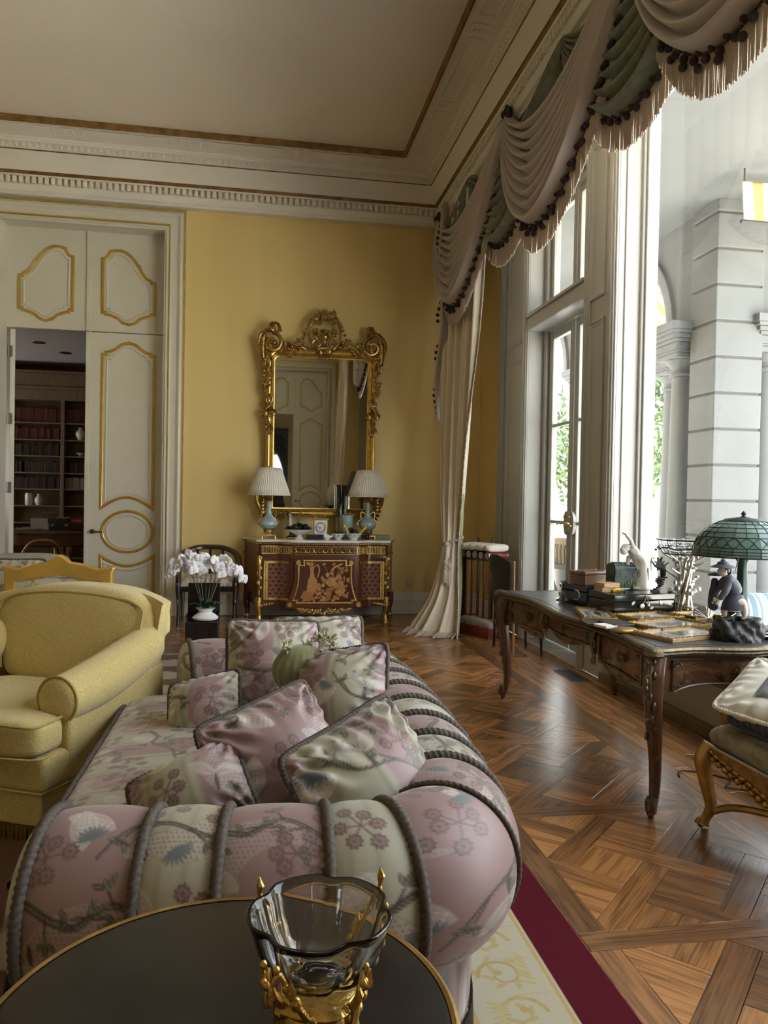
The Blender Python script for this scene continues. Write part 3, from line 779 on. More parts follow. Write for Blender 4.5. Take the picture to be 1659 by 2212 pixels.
for s in (-1, 1):
    y0, y1 = (-.63, -.012) if s < 0 else (.012, .63)
    m = MB(); sash(m, y0, y1, .02, 3.19, .095, .20, .255, (1.23, 2.21)); m.box(.195, .262, y0 + .08, y1 - .08, .1, .42)
    lf = m.build('door_leaf', 'window_white', win1, smooth=False, bevel=.007)
    MB().box(.225, .231, y0 + .09, y1 - .09, .10, 3.11).build('pane', 'window_pane', lf, smooth=False)
    m = MB(); ye = s * .062
    m.prism([(ye + .055 * math.cos(a), 1.23 + .115 * math.sin(a)) for a in np.linspace(0, 2 * PI, 24, endpoint=False)], 0, .03, Matrix(((0, 0, -1, .2), (1, 0, 0, 0), (0, 1, 0, 0), (0, 0, 0, 1))))
    m.build('escutcheon', 'window_white', lf, bevel=.004)
    m = MB().tube([(.17, ye, 1.23), (.12, ye, 1.23)], .011, 10).tube([(.12, ye, 1.23), (.115, ye + .05 * s, 1.225), (.125, ye + s * .11, 1.21)], [.011, .009, .007], 8).ball((.12, ye, 1.23), .016).tube([(.17, ye, 1.29), (.15, ye, 1.29)], .012, 10)
    m.build('lever', 'brass', lf)
    m = MB(); sash(m, y0, y1, 3.37, 4.42, .07, .20, .255); tl = m.build('transom_sash', 'window_white', win1, smooth=False, bevel=.007)
    MB().box(.225, .231, y0 + .06, y1 - .06, 3.43, 4.36).build('pane', 'window_pane', tl, smooth=False)
for n, (a, b) in ((2, W2),):
    w = thing('window_%d' % n, 'huge fixed picture window beside the desk', None, (WX, (a + b) / 2, 0), kind='structure')
    h = (b - a) / 2; m = MB()
    sash(m, -h, h, .36, 4.62, .06, .20, .30); m.box(.18, .2, -h, h, .36, .40)
    m.box(.05, .20, h - .012, h, .36, 4.62); m.box(.175, .2, h - .04, h, .36, 4.62)
    m.build('frame', 'window_white', w, smooth=False, bevel=.008)
    MB().box(.255, .262, -h + .05, h - .05, .41, 4.57).build('pane', 'window_pane', w, smooth=False)

# ------------------------------------------------------------------ loggia and garden outside the windows
struct('ground_terrace', MB().box(WX + .3, 9.5, -6, 22, -.30, -.12), 'stone_floor', smooth=False)
tag(MB().box(9.5, 120, -60, 140, -.5, -.3).build('lawn', 'grass', smooth=False), 'green lawn of the garden beyond the arcade', 'lawn', kind='structure')
XA, ZS = 5.0, 3.57
lc = MB().box(WX + .3, 6.1, 4.75, 22, 4.82, 5.2)
struct('ceiling_loggia', lc, 'plaster', smooth=False, label='pale plaster ceiling of the loggia outside')
struct('facade_upper', MB().box(WX + .3, WX + .75, -6, 22, 5.2, 8.0), 'plaster', smooth=False)
arcade = thing('arcade_wall', 'stone arcade wall with round arches outside the windows', None, (XA, 8.2, 0), kind='structure')
SY = Matrix(((0, 0, 1, 0), (1, 0, 0, 0), (0, 1, 0, 0), (0, 0, 0, 1)))      # (y,z,h)->(x=h)
def bay(y0, y1, m0, m1, mb, mb2):
    c = (y0 + y1) / 2; r = (y1 - y0) / 2
    arcp = [(c + r * math.cos(a), ZS + r * math.sin(a)) for a in np.linspace(PI, 0, 25)]
    mb.prism([(m0, 4.85), (m0, ZS), *arcp, (m1, ZS), (m1, 4.85)], .04, .5, SY)
    for h0 in (0,):
        mb2.frame(arcp, [(0, -.0), (0, -.045), (-.035, -.05), (-.16, -.03), (-.17, 0)], Matrix.Translation((.04, 0, 0)) @ SY, closed=False)
mw, ma = MB(), MB()
ys = [(.42, 2.92), (3.62, 6.12), (6.82, 9.32)]
for i, (a, b) in enumerate(ys): bay(a, b, -.0 if i == 0 else a - .35, b + .35, mw, ma)
mw.build('arch_wall', 'plaster', arcade, ang=30); ma.build('archivolt', 'stone', arcade, ang=30)
# second wing: arch facing the viewer to the right of the corner pier
mw, ma = MB(), MB()
SX = Matrix(((1, 0, 0, 0), (0, 0, 1, -.48), (0, 1, 0, 0), (0, 0, 0, 1)))
c, r = 2.05, 1.25
arcp = [(c + r * math.cos(a), ZS + r * math.sin(a)) for a in np.linspace(PI, 0, 25)]
mw.prism([(.55, 5.2), (.55, ZS), *arcp, (4.2, ZS), (4.2, 5.2)], .0, .48, SX); mw.build('wing_arch_wall', 'plaster', arcade, ang=30)
ma.frame(arcp, [(0, 0), (0, -.05), (-.16, -.03), (-.17, 0)], SX, closed=False); ma.build('archivolt', 'stone', arcade, ang=30)
# rusticated corner pier, one block per course
pier = thing('corner_pier', 'rusticated stone corner pier of the loggia with deep horizontal joints', 'pier', (XA, 7.72, 0))
pcore = MB().box(.012, .55, .012, .48, -.12, 4.84).build('core', 'stone_joint', pier, smooth=False)
z = -.12; k = 0
b0 = None
while z < 4.8:
    h = .40
    if z + h > 4.84: h = 4.84 - z
    MB().box(-.012, .57, -.012, .49, z + .012, z + h - .012).build('block', 'stone', pier, smooth=False, bevel=.014)
    z += h; k += 1
# columns
def column(loc, label, h=ZS):
    t = thing('stone_column', label, 'column', (*loc, -.12), group='columns of the loggia')
    H = h + .12
    MB().lathe([(0, .16), (.155, .16)] + [(.155 - .03 * max(0, (q - .33)) / .67 * 1.0, .16 + q * (H - .75)) for q in np.linspace(0, 1, 12)] + [(.14, H - .60), (.155, H - .585), (.155, H - .56), (.13, H - .55), (.13, H - .48), (0, H - .48)], 32).build('shaft', 'stone', t, ang=30)
    MB().box(-.23, .23, -.23, .23, 0, .09).lathe([(0, .09), (.215, .09), (.225, .11), (.215, .13), (.18, .135), (.18, .165), (0, .165)], 32).build('base', 'stone', t, ang=30)
    m = MB().lathe([(0, H - .50), (.135, H - .50), (.20, H - .42), (.21, H - .40), (0, H - .40)], 32)
    for w, z0, z1 in ((.225, .40, .34), (.25, .34, .32), (.235, .32, .22), (.27, .22, .18), (.30, .18, .13), (.33, .13, .09), (.35, .09, 0)): m.box(-w, w, -w, w, H - z0, H - z1)
    m.build('capital', 'stone', t, ang=30, bevel=.006)
    return t
column((5.08, 8.50), 'nearest white stone column just left of the rusticated corner pier')
cb = column((5.62, 9.62), 'white stone column half hidden behind the nearest column')
column((5.25, 11.47), 'white stone column seen through the French door panes')
column((5.25, 14.67), 'far white stone column deep in the loggia')
column((5.80, 7.96), 'white stone column right of the rusticated corner pier')
# striped awning
def stripes(u, a, b, w):
    k = (np.floor(u / w) % 2)[..., None]; return np.array(a) * (1 - k) + np.array(b) * k
m = MB(); U, V = np.meshgrid(np.linspace(0, 2.4, 97), np.linspace(0, 1, 9), indexing='ij')
G = np.stack([4.78 + U * .98, 7.0 + 0 * U - V * .05, 4.70 - V * .42 + .015 * np.sin(V * 6) + .12 * U * 0], 2)
m.grid(G, colr=stripes(U.ravel(), (.80, .76, .66), (.70, .45, .16), .12)); 
aw = thing('awning', 'yellow and white striped awning hanging under the loggia roof', 'awning', (0, 0, 0))
m.build('cloth', 'awning_cloth', aw, thick=.008, colours=True)
MB().tube([(4.74, 6.94, 4.27), (7.2, 6.94, 4.27)], .02, 8).build('roller_bar', 'iron', aw)
for x in (4.80, 6.0): MB().tube([(x, 6.99, 4.70), (x, 6.99, 4.83)], .01, 6).build('bracket', 'iron', aw)
m = MB(); U, V = np.meshgrid(np.linspace(0, 1.3, 53), np.linspace(0, 1, 9), indexing='ij')
G = np.stack([5.9 + 0 * U + .4 * V, 9.4 + U * 1.6, 4.60 - V * .35], 2); m.grid(G, colr=stripes(U.ravel(), (.80, .76, .66), (.70, .45, .16), .12))
aw2 = thing('awning', 'second striped awning seen through the left arch', 'awning', (0, 0, 0))
m.build('cloth', 'awning_cloth', aw2, thick=.008, colours=True); MB().tube([(6.3, 9.4, 4.25), (6.3, 11.5, 4.25)], .02, 8).tube([(5.9, 9.4, 4.6), (5.5, 9.4, 4.7)], .015, 6).tube([(5.9, 11.4, 4.6), (5.5, 11.4, 4.7)], .015, 6).build('roller_bar', 'iron', aw2)
# trees and shrubs
def leaves(n, c, R, s, seed, flat=.7):
    q = np.random.default_rng(seed); d = q.normal(size=(n, 3)); d /= np.linalg.norm(d, axis=1)[:, None]
    lob = 1 + .28 * np.sin(d[:, 0] * 5 + seed) * np.sin(d[:, 1] * 6 + 1) + .15 * np.sin(d[:, 2] * 9)
    p = np.array(c) + d * (q.uniform(.15, 1, n) ** .45 * lob)[:, None] * np.array(R)
    a = q.normal(size=(n, 3)); a /= np.linalg.norm(a, axis=1)[:, None]; b = np.cross(a, q.normal(size=(n, 3))); b /= np.linalg.norm(b, axis=1)[:, None]
    ss = s * q.uniform(.6, 1.3, n)[:, None]
    V = np.stack([p - a * ss, p + b * ss * .45, p + a * ss, p - b * ss * .45], 1).reshape(-1, 3)
    return V, [(4 * i, 4 * i + 1, 4 * i + 2, 4 * i + 3) for i in range(n)]
def tree(loc, h, R, n, s, seed, label, mat='foliage'):
    t = thing('garden_tree', label, 'tree', loc, group='trees in the garden')
    q = random.Random(seed); m = MB().tube(catmull([(0, 0, 0), (.1, .05, h * .25), (-.08, .1, h * .5), (.1, 0, h * .8)], 5), np.linspace(.16, .04, 16), 8)
    for k in range(7):
        a = q.uniform(0, 6.28); z0 = h * q.uniform(.3, .6); l = R[0] * q.uniform(.5, .9)
        m.tube(catmull([(0, 0, z0), (l * .5 * math.cos(a), l * .5 * math.sin(a), z0 + h * .1), (l * math.cos(a), l * math.sin(a), z0 + h * .18)], 4), np.linspace(.07, .015, 9), 6)
    m.build('trunk', 'bark', t)
    m = MB(); m.add(*leaves(n, (0, 0, h * .72), R, s, seed)); o = m.build('foliage', mat, t, smooth=False)
    return t
tree((11.5, 17.5, -.3), 5.2, (2.2, 2.2, 1.9), 5200, .11, 5, 'loose leafed garden tree seen between column and window jamb')
tree((9.6, 21.5, -.3), 4.6, (2.2, 2.0, 1.6), 4200, .11, 8, 'green tree seen through the French door panes')
tree((19, 15, -.3), 7, (4, 4, 3), 5000, .2, 9, 'large tree to the right beyond the corner pier', 'foliage')
tree((26, 38, -.3), 9, (7, 7, 3.6), 4000, .4, 12, 'distant dark tree mass at the end of the garden', 'foliage_dark')
def shrub(loc, R, n, s, seed, label, mat='foliage', fl=0):
    t = thing('garden_shrub', label, 'shrub', loc, group='shrubs along the terrace')
    m = MB(); m.add(*leaves(n, (0, 0, R[2] * .8), R, s, seed)); m.build('foliage', mat, t, smooth=False)
    m = MB()
    for k in range(5): m.tube([(0, 0, 0), (R[0] * .5 * math.cos(k * 1.3), R[1] * .5 * math.sin(k * 1.3), R[2])], [.03, .01], 5)
    m.build('stems', 'bark', t)
    if fl:
        m = MB(); q = random.Random(seed)
        for k in range(fl):
            a = q.uniform(0, 6.28); m.ball((R[0] * .9 * math.cos(a), R[1] * .9 * math.sin(a), R[2] * q.uniform(.7, 1.7)), .055, 6, 4)
        m.build('blossoms', 'pink_flower', t)
shrub((8.6, 13.6, -.3), (.8, .8, .55), 1800, .07, 21, 'leafy green shrub seen low beside the window jamb', fl=6)
shrub((10.6, 15.9, -.3), (1.1, 1.1, .75), 1800, .09, 22, 'dark clipped shrub behind the green one', 'foliage_dark')
shrub((7.4, 16.2, -.3), (.6, .7, .6), 1400, .06, 23, 'pink flowering shrub seen through the French door', fl=30)
shrub((9.0, 11.0, -.3), (.7, .8, .5), 1200, .07, 24, 'low green shrub behind the nearest column')
shrub((12.6, 9.0, -.3), (1.2, 1.4, .7), 1600, .1, 25, 'wide green hedge shrub beyond the right arch')
hl = MB(); U, V = np.meshgrid(np.linspace(-1, 1, 41), np.linspace(0, 1, 9), indexing='ij')
hl.grid(np.stack([70 + 60 * U, 130 + 0 * U - 40 * (1 - V), -1 + V * (5 + 2.0 * np.sin(U * 7) + np.sin(U * 17))], 2)); struct('hills', hl, 'foliage_dark')
# planter by the French door
pl = thing('garden_planter', 'dark relief pot with a wicker lid outside the French door', 'planter', (4.35, 9.75, -.12))
m = MB().lathe([(0, 0), (.22, 0), (.25, .03), (.27, .12), (.33, .45), (.36, .62), (.40, .66), (.40, .72), (.36, .73), (.34, .70), (0, .70)], 32)
for k in range(10):
    a = k * .628; m.tube([(.31 * math.cos(a + .1 * math.sin(t)) * (1 + .06 * t / 6), .31 * math.sin(a + .1 * math.sin(t)) * (1 + .06 * t / 6), .15 + t * .07) for t in np.linspace(0, 6, 9)], .018, 5)
m.build('pot', 'iron', pl)
m = MB()
for k in range(36):
    a = k * PI / 18; m.tube([(.33 * math.cos(a), .33 * math.sin(a), .71), (.35 * math.cos(a), .35 * math.sin(a), .9), (.33 * math.cos(a), .33 * math.sin(a), 1.0)], .02, 5)
m.lathe([(0, .99), (.34, .98), (.36, 1.02), (.32, 1.06), (0, 1.07)], 28); m.build('wicker_lid', 'wicker', pl)
# outdoor sofa with striped bolster
so = thing('outdoor_sofa', 'blue striped outdoor sofa on the terrace right of the table lamp', 'sofa', (4.35, 5.55, -.12), rz=-.2)
MB().box(-.4, .55, -.4, .4, .1, .42).box(-.4, -.34, -.4, -.34, 0, .1).box(.49, .55, -.4, -.34, 0, .1).box(.49, .55, .34, .4, 0, .1).box(-.4, -.34, .34, .4, 0, .1).build('seat_base', 'blue_cushion', so, bevel=.04, colours=True)
th = np.linspace(0, 2 * PI, 40, endpoint=False); xs_ = np.linspace(-.42, .6, 80)
R = .19 * np.clip(1 - ((np.abs((xs_ - .09) / .51)) ** 10), 0.02, 1) ** .5
G = np.stack([np.repeat(xs_[:, None], 40, 1), .22 + R[:, None] * np.cos(th), .62 + R[:, None] * np.sin(th)], 2)
k = np.minimum(np.abs((xs_ * 14) % 1 - .5), 1)[:, None, None]
cc = np.where((k < .08) | ((xs_ * 14 % 3)[:, None, None] < .25), np.array((.62, .66, .66)), np.array((.20, .28, .33))) * np.ones((80, 40, 1))
MB().grid(G, cv=True, colr=cc).build('bolster', 'blue_cushion', so, colours=True)
def text_mesh(name, body, size, mat, parent, loc, rot, ext=.0006):
    cu = bpy.data.curves.new(name, 'FONT'); cu.body = body; cu.size = size; cu.extrude = ext; cu.align_x = 'CENTER'; cu.align_y = 'CENTER'; cu.resolution_u = 3
    t = bpy.data.objects.new(name, cu); col.objects.link(t); bpy.context.view_layer.update()
    me = bpy.data.meshes.new_from_object(t.evaluated_get(bpy.context.evaluated_depsgraph_get())); bpy.data.objects.remove(t); bpy.data.curves.remove(cu)
    me.materials.clear(); me.materials.append(MATS[mat]); o = bpy.data.objects.new(name, me); col.objects.link(o); o.parent = parent; o.location = loc; o.rotation_euler = rot
    return o
# ------------------------------------------------------------------ library seen through the open door leaf
LY = 13.4
lb = MB().box(-6.2, -.4, 14.0, 14.2, 0, 4.0); lb.box(-6.3, -6.2, 9.58, 11.6, 0, 4.0); lb.box(-6.3, -6.2, 12.9, 14.2, 0, 4.0); lb.box(-6.3, -6.2, 11.6, 12.9, 0, 1.0); lb.box(-6.3, -6.2, 11.6, 12.9, 2.6, 4.0); lb.box(-.4, -.3, 9.58, 14.2, 0, 4.0)
lb.box(-6.3, -.3, 9.585, 9.7, 3.62, 5.3)
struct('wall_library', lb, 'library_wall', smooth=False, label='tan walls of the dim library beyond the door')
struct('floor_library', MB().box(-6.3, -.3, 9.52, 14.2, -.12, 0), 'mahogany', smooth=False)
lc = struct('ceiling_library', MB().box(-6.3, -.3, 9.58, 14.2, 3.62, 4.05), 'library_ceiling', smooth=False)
for x, y in ((-3.14, 11.75), (-2.95, 12.5)):
    MB().lathe([(0, 3.616), (.075, 3.616), (.075, 3.619), (.09, 3.612), (.095, 3.619)], 20, (x, y, 0)).build('downlight', 'ebony', lc)
case_ = thing('bookcase', 'built-in wooden bookcase filling the far library wall', 'bookcase', (0, LY, 0))
m = MB().box(-5.2, -1.2, .30, .34, 0, 3.05).box(-5.2, -1.2, -.02, .34, 2.98, 3.16).box(-5.2, -1.2, -.05, .34, 3.16, 3.2).box(-5.2, -1.2, -.03, .34, 3.20, 3.42).box(-5.2, -1.2, -.08, .34, 3.42, 3.46)
m.build('carcass', 'library_wood', case_, smooth=False, bevel=.006)
for x in (-5.2, -4.3, -3.19, -2.2, -1.2): MB().box(x - .03, x + .03, -.02, .3, 0, 2.98).build('upright', 'library_wood', case_, smooth=False, bevel=.004)
SH = [2.61, 2.33, 2.06, 1.78, 1.51, 1.23, .95, .66, .36]
secs = ((-4.27, -3.22), (-3.16, -2.23))
for z in SH:
    for a, b in secs: MB().box(a, b, 0, .3, z - .022, z).build('shelf', 'library_wood', case_, smooth=False)
bk = MB().box(-.5, .5, 0, 1, 0, 1).build('_b', 'book_red', smooth=False); bmesh = bk.data; bpy.data.objects.remove(bk)
def lib_book(x, y, z, w, d, h, mat, label, group, band=True):
    o = bpy.data.objects.new('book', bmesh); col.objects.link(o); o.location = (x, y, z); o.scale = (w, d, h)
    o.material_slots[0].link = 'OBJECT'; o.material_slots[0].material = MATS[mat]
    tag(o, label, 'book', group)
q = random.Random(5)
rows = {2.61: ('book_red', .065, .075, .235), 2.33: ('book_red', .03, .04, .20), 2.06: ('book_dark', .03, .05, .20), 1.78: ('book_dark', .03, .06, .19), 1.51: ('book_dark', .025, .05, .20), .66: ('book_pale', .03, .045, .2)}
rown = {2.61: 'top', 2.33: 'second', 2.06: 'third', 1.78: 'fourth', 1.51: 'fifth', .66: 'low'}
nb = 0
for si, (a, b) in enumerate(secs):
    for z, (mt, w0, w1, h) in rows.items():
        if si == 1 and z in (2.33, 2.06): continue
        x = max(a, -3.95) + .01; xe = min(b, -2.72)
        while x < xe - w1:
            w = q.uniform(w0, w1) * (.62 if si else 1)
            if not (z in (1.78,) and q.random() < .25):
                mm = mt if not (si and z == 1.51) else 'book_pale'
                lib_book(x + w / 2, LY + .04 + q.uniform(0, .02), z, w * .94, .2, h * q.uniform(.88, 1.04) if z != 2.61 else h, mm,
                         '%s leather book standing on the %s %s shelf of the library bookcase' % ({'book_red': 'dark red', 'book_dark': 'dark brown', 'book_pale': 'pale'}[mm], rown[z], 'right-hand' if si else 'left-hand'), 'books on the %s %s library shelf' % (rown[z], 'right' if si else 'left'))
                nb += 1
            x += w
def pot(name, label, loc, prof, mat, cat='vase', seg=20, ang=40):
    return tag(MB().lathe(prof, seg).build(name, mat, loc=loc, ang=ang), label, cat)
V1 = [(0, 0), (.045, 0), (.05, .02), (.085, .1), (.075, .15), (.035, .18), (.03, .2), (.045, .215), (.04, .22), (0, .2)]
pot('library_vase', 'small lidded porcelain jar on the right library shelf', (-2.93, LY + .1, 2.33), V1, 'porcelain')
pot('library_bowl', 'small pale bowl on the right library shelf', (-2.92, LY + .1, 2.06), [(0, 0), (.03, 0), (.03, .02), (.085, .06), (.08, .06), (.02, .03), (0, .03)], 'porcelain', 'bowl')
pot('library_vase', 'cylindrical porcelain vase on the lower left library shelf', (-3.74, LY + .1, 1.23), [(0, 0), (.05, 0), (.06, .02), (.06, .17), (.05, .18), (.05, .2), (.035, .2), (0, .19)], 'porcelain')
pot('library_vase', 'round bellied porcelain vase on the lower left library shelf', (-3.58, LY + .1, 1.23), [(0, 0), (.04, 0), (.07, .07), (.06, .12), (.025, .16), (.03, .19), (.02, .19), (0, .18)], 'porcelain')
m = tag(MB().prism([(-.1, 0), (.1, 0), (.1, .2), (-.1, .2)], -.02, .02, FW).build('framed_disc', 'book_pale', loc=(-2.93, LY + .12, 1.51), smooth=False, bevel=.004), 'pale square frame with a round disc among the library books', 'picture frame')
MB().lathe([(0, 0), (.055, 0), (.055, .006), (0, .006)], 24).build('disc', 'book_dark', m, loc=(0, -.026, .1), rot=(PI / 2, 0, 0))
# library table with clutter
lt = thing('library_table', 'round dark library table with gilded legs beyond the door', 'table', (-2.75, 11.6, 0))
MB().lathe([(0, .86), (.75, .86), (.78, .87), (.78, .90), (.76, .915), (0, .915)], 48).lathe([(.70, .70), (.73, .72), (.73, .86)], 48).build('top', 'mahogany', lt)
for k in range(4):
    a = k * PI / 2 + .35; c_, s_ = math.cos(a), math.sin(a)
    MB().tube(catmull([(.66 * c_, .66 * s_, .72), (.70 * c_, .70 * s_, .6), (.62 * c_, .62 * s_, .35), (.60 * c_, .60 * s_, .1), (.66 * c_, .66 * s_, .0)], 5), [.05 - .03 * i / 20 for i in range(21)], 8).ball((.69 * c_, .69 * s_, .62), .05).build('leg', 'gilt_old', lt)
MB().lathe([(0, .1), (.5, .1), (.5, .13), (0, .13)], 32).build('stretcher_shelf', 'mahogany', lt)
def block(name, label, cat, loc, sx, sy, sz, mat, rz=0, bev=.004, group=None):
    return tag(MB().box(-sx / 2, sx / 2, -sy / 2, sy / 2, 0, sz).build(name, mat, loc=loc, rot=(0, 0, rz), smooth=False, bevel=bev), label, cat, group)
bc = block('briefcase', 'black briefcase with chrome latches lying on the library table', 'case', (-2.72, 11.35, .915), .26, .2, .10, 'dark_leather', .1)
for x in (-.09, .09): MB().box(x - .018, x + .018, -.108, -.098, .055, .085).build('latch', 'steel', bc, smooth=False)
MB().tube([(-.05, -.105, .07), (-.04, -.13, .07), (.04, -.13, .07), (.05, -.105, .07)], .008, 6).build('handle', 'dark_leather', bc)
block('game_box', 'dark game box lying on the black briefcase', 'box', (-2.72, 11.38, 1.016), .3, .2, .06, 'ebony', -.1)
gb = block('game_box', 'red printed game box on the library table stack', 'box', (-2.52, 11.42, 1.005), .17, .15, .075, 'red_print', .05)
block('book', 'thick dark red book under the red game box', 'book', (-2.50, 11.40, .915), .25, .18, .088, 'book_red', .05)
block('book', 'thin orange book topping the library table stack', 'book', (-2.70, 11.40, 1.078), .17, .12, .018, 'tan_wood', .2)
block('paper_stack', 'small pale paper pile at the right of the library table', 'paper', (-2.34, 11.32, .915), .07, .1, .05, 'card_white')
block('letter_tray', 'silver letter tray on the left of the library table', 'tray', (-3.02, 11.5, .915), .24, .2, .16, 'steel', .1)
block('card_box', 'pale card box behind the letter tray', 'box', (-2.98, 11.8, .915), .2, .15, .23, 'book_pale', .1)
block('notepad', 'pale notepad lying on the left of the library table', 'notepad', (-3.12, 11.25, .915), .3, .16, .02, 'book_pale', .1)
# label on red box: plain lettering
text_mesh('lettering', 'CATAN', .045, 'card_white', gb, (0, -.0765, .04), (PI / 2, 0, 0))
lch = thing('library_chair', 'gilt framed chair with dark seat pushed under the library table', 'chair', (-2.78, 10.75, 0), rz=.2)
MB().lathe([(0, .40), (.24, .40), (.26, .43), (.25, .48), (.18, .51), (0, .52)], 28).build('seat', 'walnut_inlay', lch)
MB().tube(catmull([(-.26, -.2, .45), (-.25, -.26, .62), (-.12, -.3, .80), (.12, -.3, .80), (.25, -.26, .62), (.26, -.2, .45)], 6), .018, 8).build('back_rail', 'gilt_old', lch)
for x, y in ((-.2, -.2), (.2, -.2), (-.2, .2), (.2, .2)):
    MB().tube(catmull([(x, y, .42), (x * 1.15, y * 1.15, .32), (x * .95, y * .95, .12), (x * 1.1, y * 1.1, .0)], 4), [.03] * 5 + [.02] * 8, 8).build('leg', 'gilt_old', lch)

# ------------------------------------------------------------------ commode
cm = thing('commode', 'mahogany breakfront commode with ormolu mounts and floral marquetry panel', 'commode', (.775, 9.24, 0))
# plan outline (x from centre, y from back 0 -> negative front)
def ease(a, b, n=8): return [(a[0] + (b[0] - a[0]) * t, a[1] + (b[1] - a[1]) * (.5 - .5 * math.cos(PI * t))) for t in np.linspace(0, 1, n)]
def plan(k=0.):
    pts = [(-.90 - k, 0)] + [(-.90 - k + (.175) * t ** .8, -.60 * t) for t in np.linspace(.12, 1, 8)] + [(-.735 - k, -.62 - k), (-.70, -.635 - k), (-.55, -.62 - k)] + ease((-.53, -.62 - k), (-.36, -.715 - k), 9) + [(-.2, -.725 - k), (0, -.73 - k)]
    return pts + [(-x, y) for x, y in pts[::-1][1:]]
def outline_wall(mb, z0, z1, k=0, k1=None):
    a = np.array(plan(k)); b = np.array(plan(k if k1 is None else k1))
    mb.grid(np.stack([np.c_[a, np.full(len(a), z0)], np.c_[b, np.full(len(b), z1)]]).transpose(1, 0, 2))
MB().prism(plan(.0), .20, .90).build('body', 'mahogany', cm, ang=25)
m = MB().prism(plan(.03), .925, .955); m.build('marble_top', 'marble', cm, ang=25, bevel=.008)
cmt = m
m = MB().prism(plan(.012), .755, .775).prism(plan(.018), .905, .925).prism(plan(.008), .775, .782); m.build('cornice_moulding', 'mahogany', cm, ang=25)
# bead row under the top
PL = resample([(x, y, 0) for x, y in plan(.022)], .022); m = MB()
for p in PL[8:-8]: m.ball((p[0], p[1], .912), .0085, 6, 5)
o = m.build('bead_row', 'ormolu', cm); o['kind'] = 'stuff'
front = np.array([(x, y) for x, y in plan(0) if y < -.61])
def fy(x): return float(np.interp(x, front[:, 0], front[:, 1]))
def strip(mb, x0, x1, z0, z1, d=.006, n=14):
    xs = np.linspace(x0, x1, n); mb.grid(np.stack([[(x, fy(x) - d, z0) for x in xs], [(x, fy(x) - d, z1) for x in xs]]))
    for zz in (z0, z1): mb.grid(np.stack([[(x, fy(x), zz) for x in xs], [(x, fy(x) - d, zz) for x in xs]]))
    for xx in (x0, x1): mb.grid(np.array([[(xx, fy(xx), z0), (xx, fy(xx), z1)], [(xx, fy(xx) - d, z0), (xx, fy(xx) - d, z1)]]))
